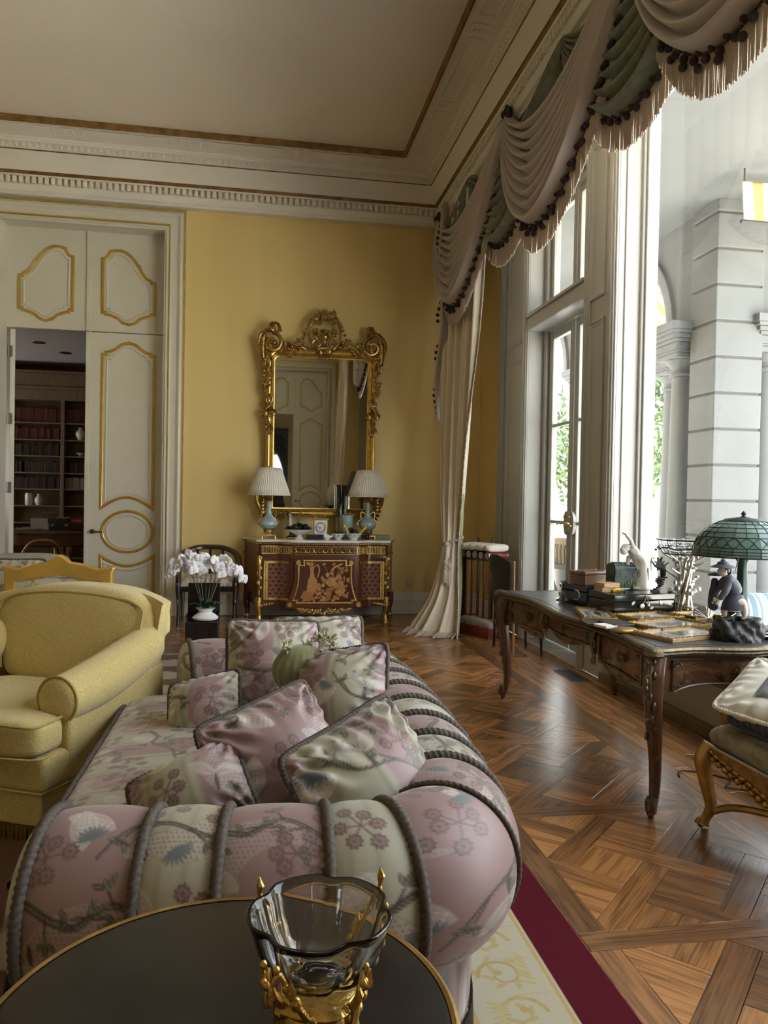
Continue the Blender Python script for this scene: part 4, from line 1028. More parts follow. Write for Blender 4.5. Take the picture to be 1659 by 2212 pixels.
for s in (-1, 1):
    # frieze grille
    m = MB(); a, b = (-.70, -.37) if s < 0 else (.37, .70)
    for z0, z1 in ((.795, .803), (.877, .885)): strip(m, a, b, z0, z1)
    for xx in (a, b): strip(m, xx - .005, xx + .005, .795, .885)
    xs = np.linspace(a + .02, b - .02, 17)
    for i, x in enumerate(xs):
        m.box(x - .0035, x + .0035, fy(x) - .008, fy(x), .803, .877)
        if i % 3 == 1: m.tube(catmull([(x - .012, fy(x) - .007, .81), (x + .008, fy(x) - .012, .83), (x - .008, fy(x) - .012, .85), (x + .012, fy(x) - .007, .87)], 4), .004, 5)
    m.build('frieze_grille', 'ormolu', cm, ang=30)
    # trellis side panel
    a, b = (-.675, -.40) if s < 0 else (.40, .675)
    m = MB()
    for z0, z1 in ((.275, .30), (.69, .715)): strip(m, a, b, z0, z1, .01)
    for xx in ((a, a + .025) if s < 0 else (b - .025, b)): strip(m, xx, xx + .02, .275, .715, .01, 3)
    m.build('gilt_panel_frame', 'ormolu', cm, ang=30)
    ra = Ras(.28, .40, 168, 240, False); ra.put(np.ones_like(ra.X), (.16, .062, .036))
    for r_ in range(-1, 10):
        for c_ in range(-1, 6):
            cx, cy = c_ * .066 + (r_ % 2) * .033, r_ * .046
            hexp = [(cx + .036 * math.cos(t), cy + .028 * math.sin(t)) for t in np.linspace(0, 2 * PI, 7)]
            ra.stroke(hexp, .0028, (.27, .13, .075)); ra.put(ra.aa(np.abs((ra.X - cx)) / 1.35 + np.abs(ra.Y - cy) - .012), (.07, .022, .015))
    xs = np.linspace(a + .04, b - .03, 90) if s < 0 else np.linspace(a + .03, b - .04, 90); zs = np.linspace(.30, .69, 130)
    Xg, Zg = np.meshgrid(xs, zs, indexing='ij'); Yg = np.interp(Xg, front[:, 0], front[:, 1]) - .003
    c_, _ = ra.sample(Xg - xs[0], Zg - .30); MB().grid(np.stack([Xg, Yg, Zg], 2), colr=c_).build('trellis_marquetry', 'paint_gloss', cm, colours=True)
    # corner mounts and legs
    for front_leg in (True, False):
        lx, ly = (s * .725, -.60) if front_leg else (s * .86, -.10)
        pts = catmull([(lx, ly, .30), (lx + s * .008, ly - .012, .2), (lx - s * .005, ly + .005, .1), (lx + s * .0, ly - .02, .03), (lx + s * .004, ly - .03, .0)], 5)
        lg = MB().tube(pts, np.r_[np.linspace(.045, .026, 16), np.linspace(.03, .034, 5)], 10).build('leg', 'ormolu' if front_leg else 'mahogany', cm)
        m = MB()
        if front_leg:
            m.tube(catmull([(lx, ly - .03, .76), (lx, ly - .05, .70), (lx, ly - .04, .58), (lx, ly - .025, .45), (lx, ly - .02, .32)], 5), np.linspace(.03, .010, 21), 8)
            for k in range(7): m.ball((lx + .014 * (-1) ** k, ly - .055 + k * .004, .74 - k * .055), (.02, .015, .028), 8, 6)
            m.build('corner_mount', 'ormolu', cm)
            m = MB(); m.tube(catmull([(lx - s * .02, ly - .02, .20), (lx - s * .07, ly - .03, .225), (lx - s * .16, ly - .03, .235)], 5), np.linspace(.02, .006, 11), 8)
            for k in range(5): m.ball((lx - s * (.02 + .03 * k), ly - .035, .21 + .006 * k), (.018, .012, .014), 7, 5)
            m.build('knee_mount', 'ormolu', cm)
        MB().lathe([(0, 0), (.033, 0), (.035, .02), (.026, .05), (0, .05)], 12, (lx, ly - .02, 0)).build('sabot', 'ormolu', cm)
# central frieze scrolls
m = MB()
for k in range(7):
    cx = -.30 + k * .1; sg = (-1) ** k
    sp = [(cx + .034 * (1 - t / 9) * math.cos(t * sg + 1), fy(cx) - .010, .84 + .034 * (1 - t / 9) * math.sin(t * sg + 1)) for t in np.linspace(0, 8, 20)]
    m.tube(sp, np.linspace(.006, .003, 20), 5)
    for j in range(4): m.ball((cx + .05 * math.cos(j * 1.57 + .8), fy(cx) - .008, .84 + .028 * math.sin(j * 1.57 + .8)), (.012, .008, .009), 6, 4)
o = m.build('frieze_scrolls', 'ormolu', cm)
m = MB(); strip(m, -.345, .345, .795, .799); strip(m, -.345, .345, .881, .885); m.build('frieze_border', 'ormolu', cm)
# central marquetry panel: shaped wood apron, gilt frame, picture
side = lambda s: [(s * .335, .745), (s * .335, .60)] + [(s * (.335 + .10 * t ** 2.2), .60 - .36 * t) for t in np.linspace(.1, 1, 9)] + [(s * .435, .195)]
cp = side(1) + side(-1)[::-1]
Mc = lambda d: Matrix.Translation((0, -.733 - d, 0)) @ FW
MB().prism(cp, -.02, .014, Mc(0)).build('centre_panel', 'mahogany', cm, ang=25, bevel=.003)
gi = [(.225, .715), (.225, .66), (.285, .66), (.285, .56)] + [(.285 + .055 * t ** 2, .56 - .27 * t) for t in np.linspace(.15, 1, 7)] + [(.30, .29), (.30, .262)]
gi = gi + [(-x, z) for x, z in gi[::-1]]
MB().frame(gi[::-1] if np.sum(np.array(gi)[:, 0] * np.roll(np.array(gi)[:, 1], -1) - np.roll(np.array(gi)[:, 0], -1) * np.array(gi)[:, 1]) < 0 else gi, [(-.022, .013), (-.02, .022), (-.01, .026), (0, .02), (.002, .013)], Mc(0)).build('gilt_picture_frame', 'ormolu', cm, ang=30)
for x, z in ((-.295, .705), (.295, .705), (-.385, .235), (.385, .235)):
    MB().lathe([(0, .02), (.008, .021), (.012, .012), (.018, .012), (.021, .018), (.027, .018), (.028, 0)], 18).build('rosette', 'ormolu', cm, loc=(x, -.745, z), rot=(PI / 2, 0, 0))
ra = Ras(.66, .46, 330, 230, False); ra.put(np.ones_like(ra.X), (.085, .028, .016)); T1, T2, T3 = (.50, .245, .085), (.40, .17, .055), (.58, .32, .14); qq = random.Random(4)
def sh(pts, c):      # filled polygon via even-odd
    pts = np.array(pts); ins = np.zeros(ra.X.shape, bool); j = len(pts) - 1
    for i in range(len(pts)):
        xi, yi = pts[i]; xj, yj = pts[j]
        ins ^= ((yi > ra.Y) != (yj > ra.Y)) & (ra.X < (xj - xi) * (ra.Y - yi) / (yj - yi + 1e-12) + xi); j = i
    ra.put(ins * 1., c)
for k in range(26):
    x, y = qq.uniform(.08, .60), qq.uniform(.03, .16)
    for j in range(3): ra.leaf(x, y, qq.uniform(0, 6.28), qq.uniform(.03, .06), .022, qq.choice((T1, T2, T3)))
ew = [(.145, .12), (.135, .18), (.145, .25), (.165, .29), (.17, .36), (.16, .40), (.215, .40), (.205, .36), (.215, .29), (.245, .25), (.25, .18), (.235, .12)]; sh(ew, T1)
ra.stroke(catmull([(.215, .40), (.25, .42), (.27, .36), (.25, .28)], 6), .006, T3); sh([(.06, .05), (.10, .13), (.20, .10), (.22, .03), (.14, .01)], T2)
for k in range(9): ra.disc(.16 + qq.uniform(-.04, .04), .42 + qq.uniform(-.02, .025), .014, qq.choice((T1, T2, T3)))
for k in range(44):
    x, y = qq.gauss(.42, .075), qq.gauss(.18, .06); ra.disc(x, y, qq.uniform(.014, .03), qq.choice((T1, T2, T3))); ra.ring(x, y, .014, .0015, (.22, .09, .03), .7, pet=6)
for k in range(20):
    x, y, a = qq.uniform(.30, .60), qq.uniform(.20, .42), qq.uniform(0, 6.28); ra.stroke([(.42, .2), (x, y)], .0016, T3)
    for j in range(3): ra.leaf(x, y, a + j * .9, .03, .012, qq.choice((T1, T3)))
sh([(.40, .36), (.43, .40), (.52, .44), (.54, .43)], T3); ra.stroke([(.36, .28), (.42, .38)], .005, T1)
zs = np.linspace(.262, .715, 150); xs = np.linspace(-.335, .335, 220); Xg, Zg = np.meshgrid(xs, zs, indexing='ij')
ok = np.where(Zg > .66, .225, np.where(Zg > .56, .285, np.where(Zg > .29, .285 + .055 * np.clip((.56 - Zg) / .27, 0, 1) ** 2, .32)))
Xg2 = Xg / .335 * ok; c_, _ = ra.sample(Xg2 + .33, (Zg - .262) * 1.0)
MB().grid(np.stack([Xg2, np.full_like(Xg, -.7485), Zg], 2), colr=c_).build('floral_marquetry', 'paint_gloss', cm, colours=True)
# apron foliage
m = MB(); qq = random.Random(9)
for k in range(34):
    t = (k / 33) * 2 - 1; x = t * .30; zb = .19 - .075 * (1 - abs(t) ** 1.6)
    z = qq.uniform(zb, .19); m.ball((x, -.735, z), (.022, .012, .018), 7, 5)
for s in (-1, 1):
    for cx in (.07, .17, .25):
        r0 = .045 - .06 * (cx - .07)
        m.tube([(s * (cx + r0 * (1 - t / 9) * math.cos(t)), -.75, .165 - .015 * (1 - cx * 3) + r0 * .8 * (1 - t / 9) * math.sin(t)) for t in np.linspace(0, 8, 22)], np.linspace(.008, .004, 22), 6)
m.ball((0, -.745, .125), (.02, .015, .035)); m.build('apron_mount', 'ormolu', cm)
MTOP = .955
# mirror
mr = thing('wall_mirror', 'tall gilded rococo mirror with pierced crest hanging above the commode', 'mirror', (.765, 9.24, 1.2))
mr.rotation_euler = (math.radians(-.9), 0, 0) if False else (math.radians(.9), 0, 0)
x0, x1, z0, z1 = -.565, .56, .105, 1.915
rr = .06
gp = [(x1, z0), (x1, z1 - rr)] + [(x1 - rr + rr * math.cos(a), z1 - rr + rr * math.sin(a)) for a in np.linspace(.2, PI / 2, 6)] + [(x0 + rr - rr * math.sin(a), z1 - rr + rr * math.cos(a)) for a in np.linspace(0, PI / 2 - .2, 6)] + [(x0, z1 - rr), (x0, z0)]
MB().prism(gp, 0, .01, Matrix.Translation((0, -.03, 0)) @ FW).build('glass', 'mirror_glass', mr, smooth=False)
MB().frame(gp, [(-.095, -.0), (-.095, .03), (-.085, .05), (-.07, .055), (-.062, .04), (-.05, .036), (-.035, .045), (-.022, .036), (-.012, .03), (-.008, .018), (.004, .014), (.004, .008)], Matrix.Translation((0, -.03, 0)) @ FW).build('frame', 'gilt', mr, ang=30)
FD = -.075
def scroll(m, cx, cz, r, turns=1.3, sg=1, a0=0, w=.016, y=FD, n=30):
    m.tube([(cx + r * (1 - .8 * t) * math.cos(a0 + sg * t * turns * 2 * PI), y - .015 * t, cz + r * (1 - .8 * t) * math.sin(a0 + sg * t * turns * 2 * PI)) for t in np.linspace(0, 1, n)], np.linspace(w, w * .55, n), 7)
    m.ball((cx + r * .2 * math.cos(a0 + sg * turns * 2 * PI), y - .02, cz + r * .2 * math.sin(a0 + sg * turns * 2 * PI)), w * 1.1, 8, 6)
def rose(m, cx, cz, r, y=FD, n=6):
    m.ball((cx, y - .02, cz), (r * .45, r * .4, r * .45), 8, 6)
    for k in range(n):
        a = k * 2 * PI / n; m.ball((cx + r * .62 * math.cos(a), y - .01, cz + r * .62 * math.sin(a)), (r * .42, r * .25, r * .42), 7, 5)
def frond(m, cx, cz, a, l, w=.03, y=FD):
    n = 7; t = np.linspace(0, 1, n); c_, s_ = math.cos(a), math.sin(a)
    mid = np.stack([cx + l * t * c_ - .25 * l * t ** 2 * s_, y - .03 * np.sin(PI * t), cz + l * t * s_ + .25 * l * t ** 2 * c_], 1)
    m.tube(mid, w * np.sin(PI * np.clip(t * .85 + .12, 0, 1)) ** .8 + .002, 6, sq=.45)
qq = random.Random(2)
m = MB()
# crest
m.tube([(.02 + .19 * math.cos(a), FD, 2.20 + .21 * math.sin(a)) for a in np.linspace(-1.0, PI + 1.0, 34)], .016, 8)
for s in (-1, 1):
    scroll(m, .02 + s * .085, 2.075, .075, 1.2, s, -PI / 2 if s > 0 else -PI / 2, .013)
    rose(m, .02 + s * .115, 2.215, .05); frond(m, .02 + s * .06, 2.1, PI / 2 + s * -.4, .16, .02)
    for k in range(9): rose(m, .02 + s * (.10 + .02 * k), 2.42 - .004 * (k ** 2) * .8 - .01 * k, .022, FD, 5)
for k in range(14): rose(m, .02 + qq.uniform(-.12, .12), 2.37 + qq.uniform(-.05, .085), qq.uniform(.028, .045), FD - qq.uniform(0, .03))
for k in range(10): frond(m, .02 + qq.uniform(-.09, .09), 2.36, PI / 2 + qq.uniform(-1.2, 1.2), qq.uniform(.08, .14), .018)
m.lathe([(.0, 0), (.045, 0), (.02, .03), (.02, .06), (.05, .10), (.055, .13), (.04, .16), (.06, .2), (0, .2)], 14, (.02, FD - .01, 2.04)); m.box(-.06, .10, FD - .03, FD + .02, 2.00, 2.035)
for k in range(7): frond(m, .02, 2.0, -PI / 2 + (k - 3) * .42, .11, .022, FD - .02)
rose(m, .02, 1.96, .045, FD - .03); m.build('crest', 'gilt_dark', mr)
# garlands along the top
for s in (-1, 1):
    m = MB(); cx0 = .02
    for k in range(15):
        t = k / 14; x = s * (.24 + .22 * t); rose(m, x + .01, 2.02 + .05 * math.sin(t * 6) + qq.uniform(-.03, .05), qq.uniform(.025, .05), FD)
    for k in range(8): frond(m, s * (.25 + .03 * k), 2.03 + qq.uniform(-.04, .08), qq.uniform(0, 6.28), .09, .016)
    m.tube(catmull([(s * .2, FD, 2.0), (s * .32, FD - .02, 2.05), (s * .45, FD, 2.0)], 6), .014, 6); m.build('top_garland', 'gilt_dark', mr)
    m = MB(); cx, cz = s * .60 - .0, 2.06
    scroll(m, cx, cz, .125, 1.25, s, PI * .5 if s > 0 else PI * .5, .026); scroll(m, cx + s * .02, cz - .01, .07, 1.1, -s, 0, .014); rose(m, cx, cz, .05)
    scroll(m, cx - s * .02, cz + .19, .075, 1.0, -s, -PI / 2, .024)
    for k in range(12): frond(m, cx + s * .07, cz + .06 - .02 * k, (0 if s > 0 else PI) + s * (1.1 - .2 * k), .085, .022)
    for k in range(7): frond(m, cx - s * .04 + s * .012 * k, cz + .13, PI / 2 + s * (-.6 + .2 * k), .12, .03)
    for k in range(16): rose(m, cx + qq.uniform(-.10, .10), cz + qq.uniform(-.12, .16), .026, FD + .012, 5)
    m.tube(catmull([(cx + s * .10, FD, cz - .12), (cx + s * .16, FD - .01, cz - .02), (cx + s * .13, FD, cz + .10), (cx + s * .02, FD - .02, cz + .17)], 6), np.linspace(.012, .03, 19), 7)
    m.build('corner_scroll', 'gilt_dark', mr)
    m = MB()
    for k in range(20):
        t = k / 19; rose(m, s * (.655 + .03 * math.sin(t * 9)) , 1.90 - .42 * t, .05 * (1 - .6 * t) + .008, FD)
    for k in range(10): frond(m, s * .66, 1.88 - .04 * k, qq.uniform(0, 6.28), .07, .014)
    m.build('side_drop', 'gilt_dark', mr)
    m = MB(); cz = 1.20
    for k in range(9): frond(m, s * .625, cz + .0, PI / 2 + (k - 4) * .32, .10, .026)
    for k in range(10): rose(m, s * .63 + qq.uniform(-.035, .035), cz + qq.uniform(-.14, .16), .026, FD + .01, 5)
    scroll(m, s * .635, cz + .19, .06, 1.0, s, PI / 2, .018); scroll(m, s * .635, cz - .15, .06, 1.1, -s, -PI / 2, .02); rose(m, s * .63, cz, .045, FD - .02)
    m.tube(catmull([(s * .60, FD, cz + .14), (s * .66, FD - .02, cz + .05), (s * .62, FD - .02, cz - .05), (s * .64, FD, cz - .12)], 6), .02, 7); m.build('side_cartouche', 'gilt_dark', mr)
    m = MB(); cx, cz = s * .66, .16
    scroll(m, cx, cz + .05, .11, 1.2, s, -PI / 2, .028)
    for k in range(8): frond(m, cx - s * .02, cz + .10 - .03 * k, (0 if s > 0 else PI) + s * (1.2 - .35 * k), .11, .03)
    m.tube(catmull([(cx - s * .06, FD, cz - .10), (cx + s * .05, FD - .02, cz - .06), (cx + s * .10, FD - .02, cz + .08), (cx + s * .03, FD, cz + .18)], 6), np.linspace(.012, .028, 19), 7)
    for k in range(6): rose(m, cx - s * (.12 + .035 * k), .03 + .01 * (k % 2), .03)
    for k in range(7): rose(m, s * .645, .44 - .025 * k, .024 + .003 * (k % 2))
    m.build('bottom_scroll', 'gilt_dark', mr)
# ---- lamps on the commode
def table_lamp(loc, label):
    t = thing('table_lamp', label, 'lamp', loc, group='pair of celadon lamps on the commode')
    m = MB().box(-.085, .085, -.085, .085, .03, .045).lathe([(0, .045), (.075, .045), (.07, .06), (.055, .07), (.06, .09), (.065, .105), (.05, .11), (0, .11)], 28)
    for x in (-.075, .075):
        for y in (-.075, .075): m.lathe([(0, 0), (.016, 0), (.018, .015), (.012, .03), (0, .03)], 10, (x, y, 0))
    m.build('base', 'brass', t)
    MB().lathe([(0, .105), (.05, .105), (.085, .125), (.108, .16), (.104, .19), (.08, .225), (.05, .25), (.034, .28), (.027, .32), (.027, .44), (.032, .45), (0, .45)], 36).build('body', 'celadon', t)
    MB().lathe([(0, .43), (.035, .43), (.04, .445), (.028, .46), (.034, .48), (.02, .50), (.012, .51), (.012, .80), (.016, .815), (.01, .835), (0, .84)], 20).build('neck', 'gilt_dark', t)
    m = MB()
    for s in (-1, 1):
        m.tube(catmull([(s * .035, 0, .30), (s * .075, 0, .32), (s * .085, 0, .27), (s * .072, 0, .235), (s * .10, 0, .215), (s * .122, 0, .185), (s * .108, 0, .155)], 5), .007, 6)
    m.build('handles', 'gilt', t)
    n = 168; a = np.linspace(0, 2 * PI, n, endpoint=False); pl = 1 + .022 * np.where(np.arange(n) % 3 == 0, 1, np.where(np.arange(n) % 3 == 1, .2, -.6))
    zz = np.linspace(0, 1, 5); R = .242 - (.242 - .135) * zz
    G = np.stack([(R[:, None] * pl) * np.cos(a), (R[:, None] * pl) * np.sin(a), np.repeat((.50 + .31 * zz)[:, None], n, 1)], 2)
    m = MB().grid(G, cv=True); shd = m.build('shade', 'lampshade', t, ang=20, thick=.002)
    MB().tube([(.243 * math.cos(x), .243 * math.sin(x), .50) for x in np.linspace(0, 2 * PI, 48, endpoint=False)], .005, 6, closed=True).tube([(.136 * math.cos(x), .136 * math.sin(x), .81) for x in np.linspace(0, 2 * PI, 36, endpoint=False)], .004, 6, closed=True).build('shade_trim', 'lampshade', shd)
table_lamp((.150, 8.86, MTOP), 'celadon lamp with pleated shade at the left end of the commode')
table_lamp((1.315, 8.93, MTOP), 'celadon lamp with pleated shade at the right end of the commode')
# ---- objects on the marble
lobv = lambda n, d: (lambda a: 1 + d * np.cos(n * a))
o = tag(MB().lathe([(0, 0), (.06, 0), (.062, .015), (.04, .03), (.03, .06), (.06, .09), (.075, .13), (.085, .25), (.105, .30), (.098, .30), (.078, .25), (.068, .14), (0, .11)], 36, lob=lobv(12, .03)).build('crystal_vase', 'crystal', loc=(.43, 8.99, MTOP)), 'cut glass vase behind the white fruit bowl', 'vase')
fb = thing('fruit_bowl', 'white scalloped footed bowl heaped with dark leaves', 'bowl', (.50, 8.76, MTOP))
MB().lathe([(0, 0), (.06, 0), (.055, .015), (.03, .03), (.03, .045), (.09, .07), (.155, .105), (.16, .112), (.15, .11), (.085, .08), (0, .07)], 48, lob=lobv(14, .025)).build('dish', 'porcelain', fb)
m = MB(); m.add(*leaves(240, (0, 0, .125), (.13, .12, .045), .03, 3)); 
for k in range(16): m.ball((qq.uniform(-.1, .1), qq.uniform(-.08, .08), .115 + qq.uniform(0, .02)), .018, 7, 5)
o = m.build('dried_leaves', 'rock_dark', fb); o['kind'] = 'stuff'
ck = thing('mantel_clock', 'brass carriage clock with white square face showing roman hours', 'clock', (.745, 8.84, MTOP))
MB().box(-.085, .085, -.05, .05, 0, .03).box(-.09, .09, -.055, .055, .225, .24).box(-.078, .078, -.042, .045, .03, .225).build('case', 'brass', ck, smooth=False, bevel=.003)
MB().box(-.07, .07, -.047, -.041, .055, .215).build('face', 'card_white', ck, smooth=False)
m = MB().tube([(.056 * math.cos(a), -.0475, .135 + .056 * math.sin(a)) for a in np.linspace(0, 2 * PI, 40, endpoint=False)], .004, 4, closed=True)
m.build('chapter_ring', 'steel', ck)
for k, rn in enumerate(('XII', 'I', 'II', 'III', 'IIII', 'V', 'VI', 'VII', 'VIII', 'IX', 'X', 'XI')):
    a = PI / 2 - k * PI / 6
    text_mesh('numeral', rn, .016, 'ebony', ck, (.046 * math.cos(a), -.049, .135 + .046 * math.sin(a)), (Matrix.Rotation(PI / 2, 3, 'X') @ Matrix.Rotation(a - PI / 2, 3, 'Z')).to_euler(), .0004)
MB().tube([(0, -.051, .135), (-.04, -.051, .145)], .0022, 5).tube([(0, -.051, .135), (-.012, -.051, .11)], .003, 5).build('hands', 'ebony', ck)
MB().tube(catmull([(-.05, 0, .24), (-.055, 0, .27), (0, 0, .285), (.055, 0, .27), (.05, 0, .24)], 6), .004, 6).build('handle', 'brass', ck)
o = block('carved_black_box', 'small carved black box in front of the clock', 'box', (.672, 8.70, MTOP), .19, .09, .055, 'ebony')
for x in np.linspace(-.08, .08, 7): MB().box(x - .008, x + .008, -.049, -.045, .01, .045).build('relief', 'ebony', o, smooth=False, bevel=.002)
m = MB().ball((0, 0, .03), (.045, .028, .03)).ball((-.028, 0, .065), (.018, .016, .022)).tube([(.035, 0, .03), (.075, 0, .045)], [.018, .004], 8).tube([(-.045, 0, .065), (-.06, 0, .062)], [.006, .001], 6).lathe([(0, 0), (.03, 0), (.025, .01), (0, .012)], 14)
tag(m.build('bird_figurine', 'parian', loc=(.81, 8.71, MTOP)), 'small white bird figurine beside the black box', 'figurine')
BW = [(0, 0), (.042, 0), (.042, .012), (.06, .025), (.08, .055), (.086, .07), (.082, .07), (.07, .045), (.03, .02), (0, .02)]
def pbowl(loc, s, label):
    t = thing('porcelain_bowl', label, 'bowl', loc)
    MB().lathe([(r * s, z * s) for r, z in BW], 36, lob=lobv(6, .015)).build('bowl', 'porcelain', t)
    m = MB()
    for k in range(5):
        a = -PI / 2 + (k - 2) * .5; rr_ = .074 * s; m.ball((rr_ * math.cos(a), rr_ * math.sin(a), .045 * s + .008 * (k % 2)), (.012, .006, .008), 7, 5)
    m.build('painted_sprigs', 'foliage_dark', t); return t
pbowl((.945, 8.77, MTOP), 1.0, 'small floral porcelain bowl with a dark lid in the middle of the commode')
t2 = pbowl((1.122, 8.71, MTOP), 1.1, 'white porcelain bowl painted with a butterfly, filled with yellow and black picks')
tag(MB().lathe([(0, .068), (.08, .068), (.07, .08), (.02, .085), (0, .085)], 24).build('saucer_lid', 'rock_dark', loc=(.945, 8.77, MTOP + .003)), 'dark saucer lid resting on the floral porcelain bowl', 'lid')
for k, (x, a, mt, lb) in enumerate(((1.07, .5, 'yellow_ribbon', 'yellow glazed pick leaning left in the butterfly bowl'), (1.16, -.75, 'yellow_ribbon', 'yellow handled pick leaning right in the butterfly bowl'))):
    tag(MB().tube([(0, 0, 0), (0, 0, .13)], [.010, .016], 8).build('cocktail_pick', mt, loc=(x + .02 * k, 8.71, MTOP + .055), rot=(0, -a, 0)), lb, 'pick')
nut = MB().ball((0, 0, 0), (.024, .022, .022), 10, 7); n0 = nut.build('chocolate_wrapped', 'ebony'); qq = random.Random(21)
tag(n0, 'black foil wrapped sweet heaped in and beside the butterfly bowl', 'sweet', 'black wrapped sweets by the butterfly bowl'); n0.location = (1.12, 8.70, MTOP + .085)
for k in range(13):
    o = inst(n0, None, None, (1.10 + qq.uniform(-.02, .07), 8.71 + qq.uniform(-.04, .04), MTOP + .08 + .02 * (k % 3)) if k < 7 else (1.235 + .03 * (k % 3), 8.68 + .03 * (k % 2), MTOP + .022 + .04 * (k // 10)))
cd = thing('pillar_candle', 'thick pale blue pillar candle behind the bowls', 'candle', (1.07, 8.97, MTOP))
MB().lathe([(0, 0), (.07, 0), (.072, .004), (.072, .275), (.066, .282), (.05, .276), (0, .272)], 32).build('wax', 'candle_blue', cd); MB().tube([(0, 0, .272), (.002, 0, .29)], .002, 5).build('wick', 'ebony', cd)
tag(MB().lathe([(0, 0), (.08, 0), (.085, .01), (.085, .02), (.082, .02), (.082, .60), (.095, .64), (.09, .64), (.078, .60), (.078, .024), (0, .02)], 36).build('hurricane_glass', 'glass', loc=(1.03, 9.08, MTOP)), 'tall clear glass hurricane shade standing behind the blue candle', 'vase')
for k in range(3): block('green_card_stack', ('lowest', 'middle', 'topmost')[k] + ' pale green booklet in the pile at the right end of the commode', 'booklet', (1.485, 8.93, MTOP + .017 * k), .17, .13, .016, 'green_card', .05 * k, .002, 'green booklets at the right end of the commode')
# wall outlet
ol = tag(MB().box(-.036, .036, -.006, 0, -.058, .058).build('wall_outlet', 'outlet_ivory', loc=(1.905, YB - .0, .40), smooth=False, bevel=.003), 'ivory electric outlet on the yellow wall right of the commode', 'outlet')
for z in (-.024, .024): MB().box(-.016, .016, -.009, -.005, z - .014, z + .014).build('socket', 'card_white', ol, smooth=False)
# black horseshoe armchair behind the orchids
bc = thing('horseshoe_armchair', 'black lacquered armchair with curved back and pale floral seat beside the commode', 'chair', (-.52, 8.85, 0))
P = catmull([(.335, -.24, .60), (.34, -.05, .66), (.30, .18, .76), (.16, .30, .82), (0, .33, .83), (-.16, .30, .82), (-.30, .18, .76), (-.34, -.05, .66), (-.335, -.24, .60)], 8)
MB().tube(P, .026, 8, sq=1.5).build('back_rail', 'ebony', bc)
ra_c = lambda u, v: brocade(u, v, (.55, .47, .38), mute=.8)
U, V = np.meshgrid(np.linspace(-1, 1, 60), np.linspace(-1, 1, 50), indexing='ij'); se = np.clip(1 - np.abs(U) ** 6, 0, 1) ** .35 * np.clip(1 - np.abs(V) ** 6, 0, 1) ** .35
MB().grid(np.stack([U * .29, V * .25, .43 + .10 * se], 2), colr=ra_c(U * .3, V * .3)).build('seat_cushion', 'silk_paint', bc, colours=True)
MB().box(-.31, .31, -.27, .27, .37, .43).build('seat_frame', 'ebony', bc, smooth=False, bevel=.01)
for s in (-1, 1):
    for y in (-.25, .25):
        zt = .60 if y < 0 else .73
        MB().tube([(s * .31, y, zt if y < 0 else .37), (s * .31, y, .40), (s * .30, y, .2), (s * .305, y * 1.05, 0)], [.026, .03, .02, .018], 8).build('leg', 'ebony', bc)
    MB().ball((s * .31, -.285, .26), (.014, .008, .03)).ball((s * .31, -.285, .45), (.016, .008, .024)).ball((s * .315, -.285, .56), (.014, .008, .024)).build('leg_mount', 'bronze_dark', bc)
for a in (-.5, 0, .5):
    MB().tube([(.30 * math.sin(a), .27, .40), (.30 * math.sin(a), .30, .82)], .014, 6).build('back_slat', 'ebony', bc)
# black stand + orchids
sd = thing('orchid_stand', 'black carved chest stand with tall back panel holding the orchids', 'stand', (-.46, 7.1, 0))
MB().box(-.145, .145, -.15, .13, 0, .30).build('chest', 'ebony', sd, smooth=False, bevel=.008)
MB().box(-.145, .145, .12, .145, .30, .62).box(-.145, -.13, -.05, .13, .30, .36).box(.13, .145, -.05, .13, .30, .36).build('back_panel', 'ebony', sd, smooth=False, bevel=.004)
MB().box(-.055, .055, -.158, -.148, .06, .25).build('carved_door', 'ebony', sd, smooth=False, bevel=.004)
for x in (-.11, .11): MB().box(x - .03, x + .03, -.157, -.148, .06, .25).build('side_door', 'ebony', sd, smooth=False, bevel=.004)
oc = thing('potted_orchid', 'white orchids with many sprays in a low white vase', 'plant', (-.435, 7.05, .30))
MB().lathe([(0, 0), (.075, 0), (.105, .012), (.112, .03), (.085, .055), (.055, .075), (.06, .09), (.085, .115), (.08, .116), (.05, .09), (0, .08)], 40, lob=lambda a: 1 + .06 * np.cos(2 * a)).build('vase', 'porcelain', oc)
def strap(mb, a, l, w, h, droop):
    n = 9; t = np.linspace(0, 1, n); W = w * np.sin(PI * np.clip(t * .92 + .06, 0, 1)) ** .6
    x = l * t; z = h * np.sin(t * PI * droop)
    L = np.stack([np.stack([x * math.cos(a) - W * math.sin(a), x * math.sin(a) + W * math.cos(a), .10 + z + .3 * W], 1), np.stack([x * math.cos(a), x * math.sin(a), .10 + z], 1), np.stack([x * math.cos(a) + W * math.sin(a), x * math.sin(a) - W * math.cos(a), .10 + z + .3 * W], 1)])
    mb.grid(L)
for k in range(11):
    m = MB(); strap(m, k * .59 + .2, qq.uniform(.10, .17), .026, qq.uniform(.04, .1), .7); m.build('leaf', 'leaf_green', oc, thick=.003)
fm = MB()
for k, (a, l, w) in enumerate(((PI / 2, .036, .02), (PI / 2 + 2.2, .034, .018), (PI / 2 - 2.2, .034, .018), (.25, .042, .036), (PI - .25, .042, .036))):
    t = np.linspace(0, 1, 6); W = w * np.sin(PI * np.clip(t * .85 + .1, 0, 1)) ** .7
    G = np.stack([np.stack([t * l * math.cos(a) - s_ * W * math.sin(a), -.012 * np.sin(PI * t) + .006 * abs(s_), t * l * math.sin(a) + s_ * W * math.cos(a)], 1) for s_ in (-1, 0, 1)]); fm.grid(G)
fm.ball((0, -.012, -.006), (.008, .010, .008), 6, 5)
f0 = fm.build('blossom', 'petal', oc); firstf = True; qq = random.Random(33)
